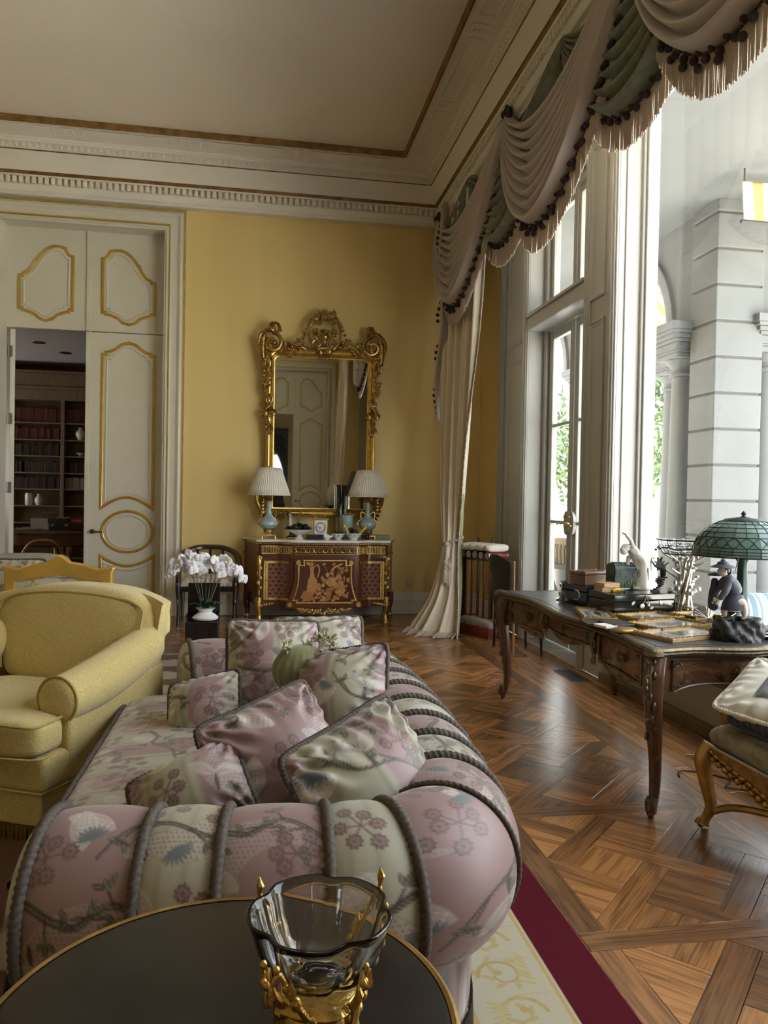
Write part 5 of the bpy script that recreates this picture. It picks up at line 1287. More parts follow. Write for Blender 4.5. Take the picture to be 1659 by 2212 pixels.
for k in range(9):
    a = math.radians(200 - k * 27 + qq.uniform(-8, 8)) if k < 8 else 1.5
    hx = .235 * math.cos(math.radians(180 - k * 22.5)); top = .46 + .10 * math.sin(math.radians(k * 22.5 + 10)) + qq.uniform(-.02, .05)
    yy = qq.uniform(-.06, .06)
    P = catmull([(hx * .1, yy * .2, .09), (hx * .35, yy * .5, .28), (hx * .75, yy, top), (hx * 1.12, yy - .05, top - .01), (hx * 1.32, yy - .09, top - .09)], 6)
    MB().tube(P, .0035, 5).build('stem', 'stem', oc)
    for j in range(6):
        p = P[10 + int(j * 2.7)] if 10 + int(j * 2.7) < len(P) else P[-1]
        o = f0 if firstf else inst(f0, None, oc); firstf = False
        o.location = (p[0] + qq.uniform(-.03, .03), p[1] - .025 - qq.uniform(0, .04), p[2] + qq.uniform(-.035, .03)); o.rotation_euler = (qq.uniform(-.5, .4), qq.uniform(-.5, .5), qq.uniform(-.9, .9)); s_ = qq.uniform(.95, 1.35); o.scale = (s_, s_, s_)
# ------------------------------------------------------------------ valance with swags along the window wall
val = thing('window_valance', 'draped silk valance with swags, pompom trim and bullion fringe above the windows', 'valance', (2.2, 5.5, 4.8))
VO = np.array([2.2, 5.5, 4.8])
pom = MB().ball((0, 0, 0), .022, 8, 6).build('pompom', 'pompom', val); pom.location = (0, 0, .05); POMS = [pom]
def add_pom(p, parent, k=[0]):
    o = pom if k[0] == 0 else inst(pom, None, None); k[0] += 1
    o.parent = parent; o.location = p
    return o
nprg = np.random.default_rng(12)
def fringe_mesh(line, length, dens=.0075, mat='fringe', parent=None, swing=(0, 0), name='bullion_fringe', lens=None):
    P = resample(line, dens); n = len(P); V = []; F = []
    L = length * (nprg.uniform(.93, 1.05, n)) if lens is None else np.interp(np.linspace(0, 1, n), np.linspace(0, 1, len(lens)), lens) * nprg.uniform(.93, 1.05, n)
    T = np.gradient(P, axis=0); T /= np.linalg.norm(T, axis=1)[:, None] + 1e-9
    w = .0034
    for i in range(n):
        p = P[i]; t = T[i].copy(); t[2] = 0; t /= np.linalg.norm(t) + 1e-9; nn = np.array([-t[1], t[0], 0])
        off = nprg.normal(0, .003, 3); b = p + np.array([swing[0], swing[1], -L[i]]) + off
        k = len(V)
        V += [p + t * w, p + nn * w, p - t * w, p - nn * w, b + t * w * 1.1, b + nn * w * 1.1, b - t * w * 1.1, b - nn * w * 1.1]
        F += [(k, k + 1, k + 5, k + 4), (k + 1, k + 2, k + 6, k + 5), (k + 2, k + 3, k + 7, k + 6), (k + 3, k, k + 4, k + 7)]
    o = MB().add(V, F).build(name, mat, parent, smooth=False); o['kind'] = 'stuff'
    return o
def swag(ya, yb, ztop, d0, D, xf, mat, folds, name='swag', bulge=.15, poms=True, power=.75, pomrows=2, skew=.0):
    nu, nv = 64, folds * 9
    u = np.linspace(0, 1, nu)[:, None]; v = np.linspace(0, 1, nv)[None]
    s = np.sin(PI * u ** (1 + skew)) ** power
    f = np.abs(np.sin(PI * folds * v)) ** .7
    Y = ya + (yb - ya) * u + 0 * v
    Z = ztop - (d0 + (D - d0) * (v + .25 / folds * (np.sin(2 * PI * folds * v) / PI))) * s - .10 * v * (1 - s)
    X = xf - .02 - bulge * (.25 + .75 * v) * s ** .8 - (.12 * f * s ** .6) - .07 * f * (1 - s)
    G = np.stack([X, Y, Z], 2) - VO
    o = MB().grid(G).build(name, mat, val, ang=180, thick=.006)
    hem = G[:, -1, :]
    fringe_mesh(hem, .21, .0055, parent=o)
    MB().rope(hem, .010, .03, 8).build('hem_braid', 'cord', o)
    if poms:
        R = resample(hem, .058)
        for i, p in enumerate(R[2:-2]):
            add_pom((p[0] - .02, p[1], p[2] + .01 - (.045 if i % 2 else 0)), o)
            if pomrows > 1 and i % 3 == 0: add_pom((p[0] - .025, p[1], p[2] - .075), o)
    return o
RO = (9.05, 6.50, 4.20, 1.95)
swag(RO[0], RO[1], 4.86, .45, 1.36, 2.22, 'valance_silk', 9)
swag(RO[1], RO[2], 4.86, .45, 1.36, 2.22, 'valance_silk', 9)
swag(RO[2], RO[3], 4.86, .45, 1.36, 2.22, 'valance_silk', 9)
GR = (7.75, 5.30, 3.05)
swag(9.9 - .7, GR[0], 4.84, .15, 1.10, 2.255, 'green_silk', 6, 'under_swag', .05, False)
swag(GR[0], GR[1], 4.84, .30, 1.08, 2.255, 'green_silk', 7, 'under_swag', .07, True, .85, 1)
swag(GR[1], GR[2], 4.84, .30, 1.08, 2.255, 'green_silk', 7, 'under_swag', .07, True, .85, 1)
for y in RO[:3]:
    m = MB()
    for k in range(7):
        a = k * .9; m.ball((2.14 + .0 - VO[0], y - VO[1] + .045 * math.cos(a), 4.84 - VO[2] + .05 * math.sin(a)), (.03, .035, .04), 8, 6)
    m.ball((2.115 - VO[0], y - VO[1], 4.84 - VO[2]), .035); r_ = m.build('rosette', 'pompom', val)
    for j, (dy, n) in enumerate(((-.035, 9), (.04, 12))):
        for k in range(n): add_pom((2.15 - VO[0] + .012 * (k % 2), y - VO[1] + dy + .012 * math.sin(k * 2), 4.74 - VO[2] - k * .062), r_)
    fringe_mesh(np.array([(2.165, y - .05, 4.75), (2.165, y + .05, 4.75)]) - VO, .62, .004, 'fringe', r_, name='tail_fringe')
for y in GR[:2]:
    m = MB(); m.ball((2.19 - VO[0], y - VO[1], 4.80 - VO[2]), .028)
    U, V = np.meshgrid(np.linspace(-1, 1, 49), np.linspace(0, 1, 12), indexing='ij')
    m.grid(np.stack([2.20 - .03 * np.abs(np.sin(U * 9)) * V - VO[0], y + U * .16 * V - VO[1], 4.80 - V * .36 - .08 * V * np.abs(U) * -1 - VO[2]], 2)); m.build('green_fan', 'green_silk', val, ang=180)
    for k in range(8): add_pom((2.165 - VO[0], y - VO[1] + .05 * math.sin(k * 2.1) * .5, 4.74 - VO[2] - k * .055), val)
# striped pelmet board behind the swags
U, V = np.meshgrid(np.linspace(0, 7.2, 721), np.linspace(0, 1, 2), indexing='ij')
st1 = ((U / .21) % 1)[..., None]
cc = np.where((st1 > .35) & (st1 < .5), np.array((.34, .10, .09)), np.where((st1 > .62) & (st1 < .7), np.array((.22, .26, .16)), np.where((st1 > .56) & (st1 < .58), np.array((.45, .34, .1)), np.array((.60, .52, .36)))))
MB().grid(np.stack([0 * U + 2.268, 9.18 - U, 4.82 - .62 * V], 2) - VO, colr=cc).build('pelmet_cloth', 'paint', val, colours=True, thick=.01)
# ------------------------------------------------------------------ curtain gathered at the far side of the window
cur = thing('curtain', 'cream silk curtain gathered by a rope tieback, puddling on the floor', 'curtain', (2.1, 8.1, 0)); CO = np.array([2.1, 8.1, 0.])
zk = [0, .04, .35, .75, .98, 1.25, 2.0, 3.0, 4.0, 4.75]
lft = np.array([(1.66, 8.10), (1.70, 8.08), (1.90, 8.03), (2.0, 8.02), (2.02, 8.0), (2.01, 8.07), (2.06, 8.35), (2.12, 8.62), (2.18, 8.85), (2.22, 8.98)])
rgt = np.array([(2.10, 7.62), (2.10, 7.63), (2.14, 7.76), (2.16, 7.88), (2.17, 7.93), (2.18, 7.86), (2.19, 7.70), (2.20, 7.50), (2.21, 7.36), (2.22, 7.32)])
amp = [.06, .06, .045, .035, .025, .035, .05, .06, .065, .065]
nz, nw = 90, 130
t = np.r_[np.linspace(.0, 1.4, 50), np.linspace(1.45, 4.7, 40)]
w = np.linspace(0, 1, nw)
Lf = np.stack([np.interp(t, zk, lft[:, i]) for i in (0, 1)], 1); Rt = np.stack([np.interp(t, zk, rgt[:, i]) for i in (0, 1)], 1); A = np.interp(t, zk, amp)
Lf = np.stack([np.convolve(np.pad(Lf[:, i], 4, 'edge'), np.ones(9) / 9, 'valid') for i in (0, 1)], 1); Rt = np.stack([np.convolve(np.pad(Rt[:, i], 4, 'edge'), np.ones(9) / 9, 'valid') for i in (0, 1)], 1)
ph = 2 * PI * (4.3 * w[None] + .25 * np.sin(w[None] * 5 + t[:, None] * .8)) 
wv = np.sin(ph) + .35 * np.sin(2.3 * ph + 1)
nrm = np.array([-.82, -.57])
XY = Lf[:, None] * (1 - w[None, :, None]) + Rt[:, None] * w[None, :, None] + nrm * (A[:, None] * wv)[..., None]
bow = np.sin(PI * w)[None] * np.interp(t, [0, .1, .5, 1], [.12, .10, .05, 0.04])[:, None]
XY = XY + nrm * bow[..., None]
Zc_ = np.repeat(t[:, None], nw, 1) + .012
G = np.dstack([XY, Zc_]) - CO
MB().grid(G).build('drape', 'curtain_silk', cur, ang=180, thick=.006)
bot = G[0]; fringe_mesh(np.c_[bot[:, :2], np.full(nw, .055)] + np.array([nrm[0] * .01, nrm[1] * .01, 0]), .05, .006, 'fringe_pale', cur, (nrm[0] * .075, nrm[1] * .075), 'hem_fringe')
edge = G[:, -1]; fl_ = []
o = fringe_mesh(edge[::-1] + np.array([0, -.004, 0]), .055, .006, 'fringe_pale', cur, (-.018, -.05), 'edge_fringe')
MB().rope(edge + np.array([-.012, -.004, 0]), .013, .03, 8).build('edge_braid', 'cord_light', cur)
# green lining showing behind the leading edge
lz = np.linspace(0.02, 1.5, 30); ed = np.stack([np.interp(lz, t, edge[:, i]) for i in range(2)], 1)
MB().grid(np.stack([np.c_[ed + np.array([.015, .02]), lz], np.c_[ed + np.array([.03, .06]) + np.c_[.03 * np.sin(lz * 2), 0 * lz], lz], np.c_[ed + np.array([.06, .28]), lz]])).build('lining', 'curtain_lining', cur, ang=180, thick=.004)
# tieback rope with tassels
tc_ = np.array([2.10, 7.97, .98]) - CO
ring = [(tc_[0] + .115 * math.cos(a), tc_[1] + .10 * math.sin(a), tc_[2] + .035 * math.cos(a) + .02) for a in np.linspace(0, 2 * PI, 40, endpoint=False)]
MB().rope(ring, .013, .03, 10, closed=True).build('tieback_rope', 'cord_light', cur)
kn = np.array([tc_[0] - .09, tc_[1] - .11, tc_[2] - .02])
m = MB().ball(kn, (.032, .032, .036)); m.rope([kn, kn + np.array([-.005, -.01, -.12])], .011, .03, 8); m.build('knot', 'cord_light', cur)
for k, (dx, dz) in enumerate(((-.012, -.17), (.028, -.20))):
    b = kn + np.array([dx, -.02, dz])
    MB().lathe([(0, .05), (.012, .045), (.018, .03), (.012, .012), (.026, 0), (.032, -.025), (.03, -.045), (.018, -.055), (.03, -.075), (.026, -.09), (0, -.095)], 16, b).build('tassel_head', 'cord_light', cur)
    ra_ = np.array([(b[0] + .024 * math.cos(a), b[1] + .024 * math.sin(a), b[2] - .085) for a in np.linspace(0, 2 * PI, 30)])
    fringe_mesh(ra_, .16, .004, 'fringe_pale', cur, name='tassel_skirt')
# cascade tail with pompoms left of the curtain
jb = MB(); nz_ = 60; zz = np.linspace(4.82, 2.35, nz_); ww = np.linspace(0, 1, 26)
wid = np.interp(zz, [2.35, 3.2, 4.0, 4.82], [.05, .14, .2, .12]); zig = (np.abs((ww * 3) % 2 - 1))
Yj = 8.55 + wid[:, None] * (ww[None] - .5) * 1.0 + .05 * np.sin(zz * 3)[:, None]; Xj = 2.13 - .09 * zig[None] * np.ones((nz_, 1)) - .02 * np.sin(zz * 5)[:, None]
Zj = zz[:, None] + .12 * np.sin(ww * 3 * PI)[None] * wid[:, None] * 3
jt = thing('cascade_tail', 'pleated grey silk tail with dark pompoms hanging left of the curtain', 'drapery', (2.1, 9.0, 4.8)); JO = np.array([2.1, 9.0, 4.8])
jb.grid(np.dstack([Xj, Yj, Zj]) - JO).build('silk', 'valance_silk', jt, ang=180, thick=.005)
for k in range(34):
    z = 4.75 - k * .07
    if k in (19, 20, 21, 25, 26): continue
    o = inst(pom, None, jt, (2.05 - JO[0] + .02 * math.sin(k), 8.60 + .05 * math.sin(z * 3) - JO[1], z - JO[2]))
fringe_mesh(np.dstack([Xj, Yj, Zj])[::2, -1] - JO + np.array([0, .01, 0]), .10, .006, 'fringe', jt)
# drape at the other end of the room, seen in the mirror
c2_ = copy_tree(cur, (2.1, -1.35, 0), None, 'cream curtain at the far end behind, seen in the mirror'); c2_.scale = (1, -1, 1)
# ------------------------------------------------------------------ floral sofa with roped, rolled arms and back
sofa = thing('rolled_sofa', 'pink and cream floral brocade sofa with roped rolled back and arms', 'sofa', (0, 2.9, 0)); SO = np.array([0, 2.9, 0.])
sp_ = [(-.46, 1.855), (-.2, 1.825), (.10, 1.80), (.34, 1.805), (.465, 1.875), (.53, 2.03), (.56, 2.35), (.585, 2.8), (.59, 3.3), (.56, 3.72), (.47, 3.96), (.26, 4.06), (-.05, 4.05), (-.33, 4.0)]
path = resample(catmull(sp_, 12), .008)
Ls = np.r_[0, np.cumsum(np.linalg.norm(np.diff(path, axis=0), axis=1))]; LT = Ls[-1]
tan = np.gradient(path, axis=0); tan /= np.linalg.norm(tan, axis=1)[:, None]
k_ = np.ones(15) / 15; tan = np.stack([np.convolve(np.pad(tan[:, i], 7, 'edge'), k_, 'valid') for i in (0, 1)], 1); tan /= np.linalg.norm(tan, axis=1)[:, None]
out = np.c_[tan[:, 1], -tan[:, 0]]
def at(s):
    p = np.array([np.interp(s, Ls, path[:, 0]), np.interp(s, Ls, path[:, 1])]); o = np.array([np.interp(s, Ls, out[:, 0]), np.interp(s, Ls, out[:, 1])])
    return p, o / np.linalg.norm(o)
RR, ZC = .195, .478
def section(n=64, bulge=0.0):
    a = np.radians(np.linspace(205, -118, n)); r = RR * (1 + bulge)
    q = np.c_[r * np.cos(a), ZC + r * np.sin(a)]
    low = a > np.radians(178); q[low, 0] = -RR - .005 - bulge * .1
    inner = np.c_[np.full(8, -RR - .005), np.linspace(.36, ZC - .06, 8)]
    return np.vstack([inner[:-1], q[a <= np.radians(180)]])
SEC = section(64)
secL = np.r_[0, np.cumsum(np.linalg.norm(np.diff(SEC, axis=0), axis=1))]
def channel(s0, s1, kind, name='channel', off=0.):
    ns = max(8, int((s1 - s0) / .004)); S = np.linspace(s0, s1, ns); nv = int(secL[-1] / .0045)
    tv = np.linspace(0, secL[-1], nv); q = np.stack([np.interp(tv, secL, SEC[:, i]) for i in (0, 1)], 1)
    G = np.zeros((ns, nv, 3)); cen = np.array([0, ZC])
    for i, s in enumerate(S):
        p, o = at(s); e = (s - s0) / (s1 - s0); b = 1 + .07 * (max(0, 1 - abs(2 * e - 1) ** 2.6)) - .02
        n_ = (q[:, 0]) * b; z_ = ZC + (q[:, 1] - ZC) * np.where(q[:, 1] > ZC - .05, b, 1)
        G[i, :, :2] = p + n_[:, None] * o; G[i, :, 2] = z_
    U, V = np.meshgrid(S, tv, indexing='ij')
    c = brocade(U + off, V * 1.0 + off * .7, kind)
    return MB().grid(G - SO, colr=c).build(name, 'brocade', sofa, ang=180, colours=True)
def section_rope(s, r=.0125):
    p, o = at(s); q = SEC[7:] * 1.0
    pts = [(p[0] + a * 1.02 * o[0], p[1] + a * 1.02 * o[1], ZC + (z - ZC) * 1.02) for a, z in q]
    MB().rope(np.array(pts) - SO, r, .034, 12, 3, .15).build('rope', 'cord', sofa)
cuts = [0.0, .235, .405, .64, .805, 1.02]
kinds = ['pink', 'cream', 'pink', 'cream', 'pink']
n_back = 13; rest_ = np.linspace(1.02, LT, n_back + 1)
cuts += list(rest_[1:]); kinds += ['pink' if i % 2 == 0 else 'cream' for i in range(n_back)]
for i in range(len(cuts) - 1):
    channel(cuts[i], cuts[i + 1], kinds[i], off=(.13 * i) % .6)
for i, s in enumerate(cuts):
    section_rope(min(max(s, .004), LT - .004), .0125 if i != 5 else .007)
# end caps of the arms
for s, nm in ((0.0, 'arm_front'), (LT, 'arm_front')):
    p, o = at(s); tt = np.array([np.interp(s, Ls, tan[:, 0]), np.interp(s, Ls, tan[:, 1])]); sg = -1 if s == 0 else 1
    full = np.vstack([SEC, [(.0, .36)]])
    rings = []
    for k, f in enumerate(np.linspace(1, 0.02, 14)):
        cz = np.array([0, .50]); qq_ = cz + (full - cz) * f; d = sg * .05 * math.sqrt(max(0, 1 - f ** 3))
        rings.append([(p[0] + a * o[0] + tt[0] * d, p[1] + a * o[1] + tt[1] * d, z) for a, z in qq_])
    G = np.array(rings); U = (G[..., 0] - p[0]) * o[0] + (G[..., 1] - p[1]) * o[1]
    MB().grid(G - SO, colr=brocade(U, G[..., 2], 'cream')).build(nm, 'brocade', sofa, ang=180, colours=True)
# body below the roll, with bullion skirt
G = []
for s in np.linspace(0, LT, 200):
    p, o = at(s); G.append([(p[0] + a * o[0], p[1] + a * o[1], z) for a, z in [(.02, .39), (.075, .36), (.08, .25), (.075, .12), (.07, .08)]])
G = np.array(G); U = np.repeat(np.linspace(0, LT, 200)[:, None], 5, 1)
MB().grid(G - SO, colr=brocade(U, G[..., 2])).build('outer_body', 'brocade', sofa, ang=180, colours=True)
G = []
for s in np.linspace(0, LT, 120):
    p, o = at(s); G.append([(p[0] + a * o[0], p[1] + a * o[1], z) for a, z in [(-RR, .38), (-RR, .10)]])
MB().grid(np.array(G) - SO, colr=np.ones((240, 3)) * PINK).build('inner_body', 'brocade', sofa, colours=True)
sk = np.array([(*(at(s)[0] + at(s)[1] * .08), .10) for s in np.linspace(0, LT, 150)]); fringe_mesh(sk - SO, .085, .008, 'cord', sofa, name='skirt_fringe')
for x, y in ((-.42, 1.92), (-.32, 3.9), (.40, 2.0), (.45, 3.8)):
    MB().lathe([(0, 0), (.022, 0), (.03, .03), (.024, .06), (.035, .10), (0, .10)], 14, np.array([x, y, 0]) - SO).build('foot', 'mahogany', sofa)
# seat cushion and front rail
def soft_box(x0, x1, y0, y1, z0, z1, rd, crown, nx, ny, stripes=True, sc=1.0):
    """rounded cushion as closed surface from top sheet + sides"""
    U, V = np.meshgrid(np.linspace(-1, 1, nx), np.linspace(-1, 1, ny), indexing='ij')
    return U, V
sx0, sx1, sy0, sy1 = -.60, .42, 1.97, 3.86
nx, ny = 150, 260
U, V = np.meshgrid(np.linspace(-1, 1, nx), np.linspace(-1, 1, ny), indexing='ij')
def pl_(t, e=.07):        # parameter easing so that edges get the rounding
    return t
def cushion_part(name, x0, x1, y0, y1, z0, z1, r, crown, parent, O_, h=.006, fab=None, mat='brocade'):
    """profile wrap: lines along x wrap over both edges, tapered in at y ends"""
    L_ = (x1 - x0) + 2 * (z1 - z0); n = int(L_ / h); s = np.linspace(0, 1, n) * L_
    ht = z1 - z0
    # stadium path: down left side -> top -> right side
    pts = [(x0 + r * .3, z0)] + [(x0 + r - r * math.cos(a), z1 - r + r * math.sin(a)) for a in np.linspace(0, PI / 2, 8)] + [(x0 + (x1 - x0) * q, z1 + crown * math.sin(PI * q) ** .8) for q in np.linspace(.1, .9, 20)] + [(x1 - r + r * math.sin(a), z1 - r + r * math.cos(a)) for a in np.linspace(0, PI / 2, 8)] + [(x1 - r * .3, z0)]
    pr = resample(np.array(pts), h); my = int((y1 - y0) / h); yy = np.linspace(-1, 1, my)
    e = np.clip(1 - np.abs(yy) ** 14, 0, 1) ** .5
    cx, cz = (x0 + x1) / 2, z0
    G = np.zeros((len(pr), my, 3)); G[..., 0] = cx + (pr[:, 0] - cx)[:, None] * (.94 + .06 * e)[None]; G[..., 2] = cz + (pr[:, 1] - cz)[:, None] * (.55 + .45 * e)[None]; G[..., 1] = (y0 + y1) / 2 + (y1 - y0) / 2 * yy[None]
    ll = np.r_[0, np.cumsum(np.linalg.norm(np.diff(pr, axis=0), axis=1))]
    Ug, Vg = np.meshgrid(ll, (yy + 1) / 2 * (y1 - y0), indexing='ij')
    return MB().grid(G - O_, colr=(fab or (lambda u, v: brocade(v, u)))(Ug, Vg)).build(name, mat, parent, ang=180, colours=True)
cushion_part('seat_cushion', sx0, sx1, sy0, sy1, .30, .455, .055, .03, sofa, SO, .0065)
MB().rope(np.array([(sx0 + .005, y, .435) for y in np.linspace(sy0 + .05, sy1 - .05, 60)]) - SO, .009, .03, 10).build('seat_cord', 'cord', sofa)
MB().grid(np.stack([[(-.555, y, .30) for y in np.linspace(1.85, 3.95, 80)], [(-.565, y, .10) for y in np.linspace(1.85, 3.95, 80)]]) - SO, colr=brocade(np.array([np.linspace(0, 2.1, 80)] * 2), np.array([[0] * 80, [.2] * 80]))).build('front_rail', 'brocade', sofa, colours=True)
MB().box(-.55, .42, 1.9, 3.95, .10, .30).build('seat_deck', 'cord', sofa, smooth=False).location = tuple(-SO)
# ------------------------------------------------------------------ scatter pillows
def pillow(label, c, n, up, w, h, t, base=None, off=0., mat='brocade', name='scatter_pillow', cord='cord', sag=.0, fab=None, res=.005, group='scatter pillows on the floral sofa', pw=.68, spin=0.):
    n = Vector(n).normalized(); up = Vector(up); up = (up - n * up.dot(n)).normalized(); rt = up.cross(n)
    if spin:
        R = Matrix.Rotation(spin, 3, n); up = R @ up; rt = R @ rt
    Mx = np.array([[rt[i], up[i], n[i]] for i in range(3)])
    tg = thing(name, label, 'pillow', tuple(c), group=group)
    nu, nv = int(w / res), int(h / res); u = np.linspace(-1, 1, nu)[:, None]; v = np.linspace(-1, 1, nv)[None]
    ex = lambda a: np.sign(a) * np.abs(a) ** .85
    rc = 1 - .07 * (u * v) ** 6; x = w / 2 * u * (1 - .05 * (1 - v ** 2)) * rc; y = h / 2 * v * (1 - .05 * (1 - u ** 2)) * rc
    prof = (np.clip(1 - u ** 2, 0, 1) * np.clip(1 - v ** 2, 0, 1)) ** pw
    wr = .0 * np.sin(18 * u + 3 * v) * np.exp(-((1 - np.abs(v)) / .25) ** 2) + .0 * np.sin(16 * v + 2 * u) * np.exp(-((1 - np.abs(u)) / .25) ** 2)
    zz = t / 2 * prof * (1 + wr)
    for cu_, cv_ in ((-1, -1), (1, -1), (1, 1), (-1, 1)):
        dd = np.hypot(u - cu_, v - cv_); an = np.arctan2(v - cv_, u - cu_); zz = zz + t * .045 * np.sin(14 * an + 2 * cu_) * np.exp(-((dd - .45) / .28) ** 2) * prof ** .3
    for sgn in (-1, 1):
        zz = zz + t * .03 * np.sin(26 * v + 4 * u + off * 20) * np.exp(-((1 - sgn * u) / .30) ** 2) * prof ** .25 + t * .03 * np.sin(24 * u - 3 * v + off * 9) * np.exp(-((1 - sgn * v) / .30) ** 2) * prof ** .25
    for sg, nm in ((1, 'face'), (-1, 'back_face')):
        L = np.stack([x + 0 * v, y + 0 * u, sg * zz], 2) @ Mx.T
        f = (fab or (lambda a, b: brocade(a, b, base)))(x + 0 * v + w / 2 + off, y + 0 * u + h / 2 + off * 1.7)
        MB().grid(L, colr=f, flip=(sg < 0)).build(nm, mat, tg, ang=180, colours=True)
    b = [(-1, q) for q in np.linspace(-1, 1, 20)] + [(q, 1) for q in np.linspace(-1, 1, 20)[1:]] + [(1, q) for q in np.linspace(1, -1, 20)[1:]] + [(q, -1) for q in np.linspace(1, -1, 20)[1:-1]]
    bp = np.array([(w / 2 * a * (1 - .05 * (1 - q ** 2)) * (1 - .07 * (a * q) ** 6), h / 2 * q * (1 - .05 * (1 - a ** 2)) * (1 - .07 * (a * q) ** 6), 0) for a, q in b]) @ Mx.T
    MB().rope(bp, .0095, .024, 10, 3, .16, closed=True).build('corded_edge', cord, tg)
    return tg
pillow('silvery pink pillow with white leaf brocade in the near right corner of the sofa', (.335, 2.13, .575), (.55, -.70, .45), (-.28, .36, .89), .50, .46, .34, None, .08, spin=.2)
pillow('large pink pillow with dotted brocade standing left of the silvery pink one', (.085, 2.48, .55), (.50, -.75, .43), (-.24, .36, .9), .48, .45, .34, 'pink', .31, spin=.2)
pillow('small brownish floral pillow leaning on the far arm', (-.20, 3.26, .525), (-.35, -.7, .6), (-.1, .5, .8), .33, .31, .24, None, .45)
pillow('pink and cream pillow standing upright against the far arm', (.095, 3.57, .63), (.10, -.90, .42), (0, .4, .9), .45, .46, .28, None, .22)
pillow('rosy pillow leaning against the sofa back near the tasselled cushion', (.345, 3.03, .62), (-.45, -.70, .55), (.1, .6, .8), .42, .44, .28, None, .52)
pillow('cream pillow wedged high in the far right corner of the sofa', (.32, 3.86, .645), (-.12, -.78, .6), (.05, .6, .8), .48, .40, .28, 'cream', .15)
pillow('low pink striped pillow lying at the front beside the large pink one', (-.17, 2.27, .53), (-.25, -.60, .74), (-.3, .5, .6), .35, .31, .24, None, .37)
# tasselled green velvet cushion
tgc = thing('tasselled_cushion', 'small green velvet cushion with tufted tassel fringe in the middle of the sofa', 'pillow', (.20, 3.20, .70), group='scatter pillows on the floral sofa')
U, V = np.meshgrid(np.linspace(0, 2 * PI, 60, endpoint=False), np.linspace(0, PI, 24), indexing='ij')
rip = 1 + .03 * np.cos(20 * U)
G = np.stack([.12 * rip * np.sin(V) * np.cos(U), .10 * rip * np.sin(V) * np.sin(U), .105 * np.cos(V)], 2); MB().grid(G, cu=True).build('cushion_body', 'velvet_green', tgc)
qq = random.Random(3)
for k in range(15):
    a = k * .42; p = (.105 * math.cos(a) * .9 + .03, -.03 + .05 * math.sin(a), .10 + .03 * math.sin(a * 2)) if k < 9 else (.10 + .006 * (k - 9), -.05, .07 - .025 * (k - 9))
    m = MB()
    for j in range(14):
        b = qq.uniform(0, 6.28); e = qq.uniform(.4, 1.2); m.tube([(0, 0, 0), (.03 * math.cos(b) * e, .03 * math.sin(b) * e, .03 * qq.uniform(-.4, 1))], [.007, .003], 5)
    m.build('tassel_tuft', 'curtain_lining' if k % 3 else 'cord_light', tgc, loc=p)
# ------------------------------------------------------------------ rug
rug = thing('wool_rug', 'wool rug with burgundy border and cream band of gold acanthus', 'rug', (-1.2, 4.0, 0))
RX = 1.055
xs_ = np.r_[np.linspace(RX, RX - .55, 140), np.linspace(RX - .57, -3.2, 90)]; ys_ = np.r_[np.linspace(1.0, 3.3, 420), np.linspace(3.35, 7.0, 120)]
Xg, Yg = np.meshgrid(xs_, ys_, indexing='ij'); d = RX - Xg
BUR = np.array((.095, .006, .014)); CRM = np.array((.52, .47, .34)); GLD = np.array((.46, .34, .13))
c = np.where((d < .165)[..., None], BUR, CRM)
line = ((np.abs(d - .178) < .006) | (np.abs(d - .445) < .008) | (np.abs(d - .47) < .004))
c = np.where(line[..., None], GLD * 1.1, c)
rr = Ras(.26, .34, 130, 170); qq = random.Random(2)
for k, (cx, cy, sg) in enumerate(((.13, .02, 1), (.13, .19, -1))):
    sc = [(cx + sg * .075 * (1 - t / 9) * math.cos(t), cy + .085 + .075 * (1 - t / 9) * math.sin(t)) for t in np.linspace(0, 7, 24)]
    rr.stroke(sc, np.linspace(.007, .003, 24), (.44, .33, .13))
    for t in range(0, 24, 3): rr.leaf(*sc[t], t * .31 * sg + 1.2, .05, .02, (.50, .40, .19), .9, (.40, .30, .12))
    for t in range(6): rr.leaf(cx - sg * .09, cy + .03 + t * .022, (.4 if sg > 0 else 2.7) + t * .15, .06, .018, (.53, .44, .24), .9, (.42, .32, .13))
    rr.disc(*sc[-1], .014, (.48, .36, .14))
    rr.stroke([(.01, cy + .16), (.25, cy + .16)], .0025, (.47, .37, .17), .6)
rc_, ra2 = rr.sample(np.clip(d - .18, 0, .259), Yg); inb = (d > .19) & (d < .435)
c = np.where(inb[..., None], c * (1 - ra2) + rc_, c)
fld = d > .50
fc = np.where(((np.hypot((Xg * 3) % 1 - .5, (Yg * 3) % 1 - .5) < .25))[..., None], CRM * .9, np.array((.26, .03, .04)))
far = np.where((np.hypot((Xg * 2.2) % 1 - .5, (Yg * 2.2) % 1 - .5) < .3)[..., None], np.array((.32, .28, .2)), np.array((.14, .08, .06)))
c = np.where(fld[..., None], np.where((d > .9)[..., None], far, fc), c)
MB().grid(np.dstack([Xg + 1.2, Yg - 4.0, np.full_like(Xg, .009)]), colr=c).build('pile', 'rug_pile', rug, colours=True, thick=.009)
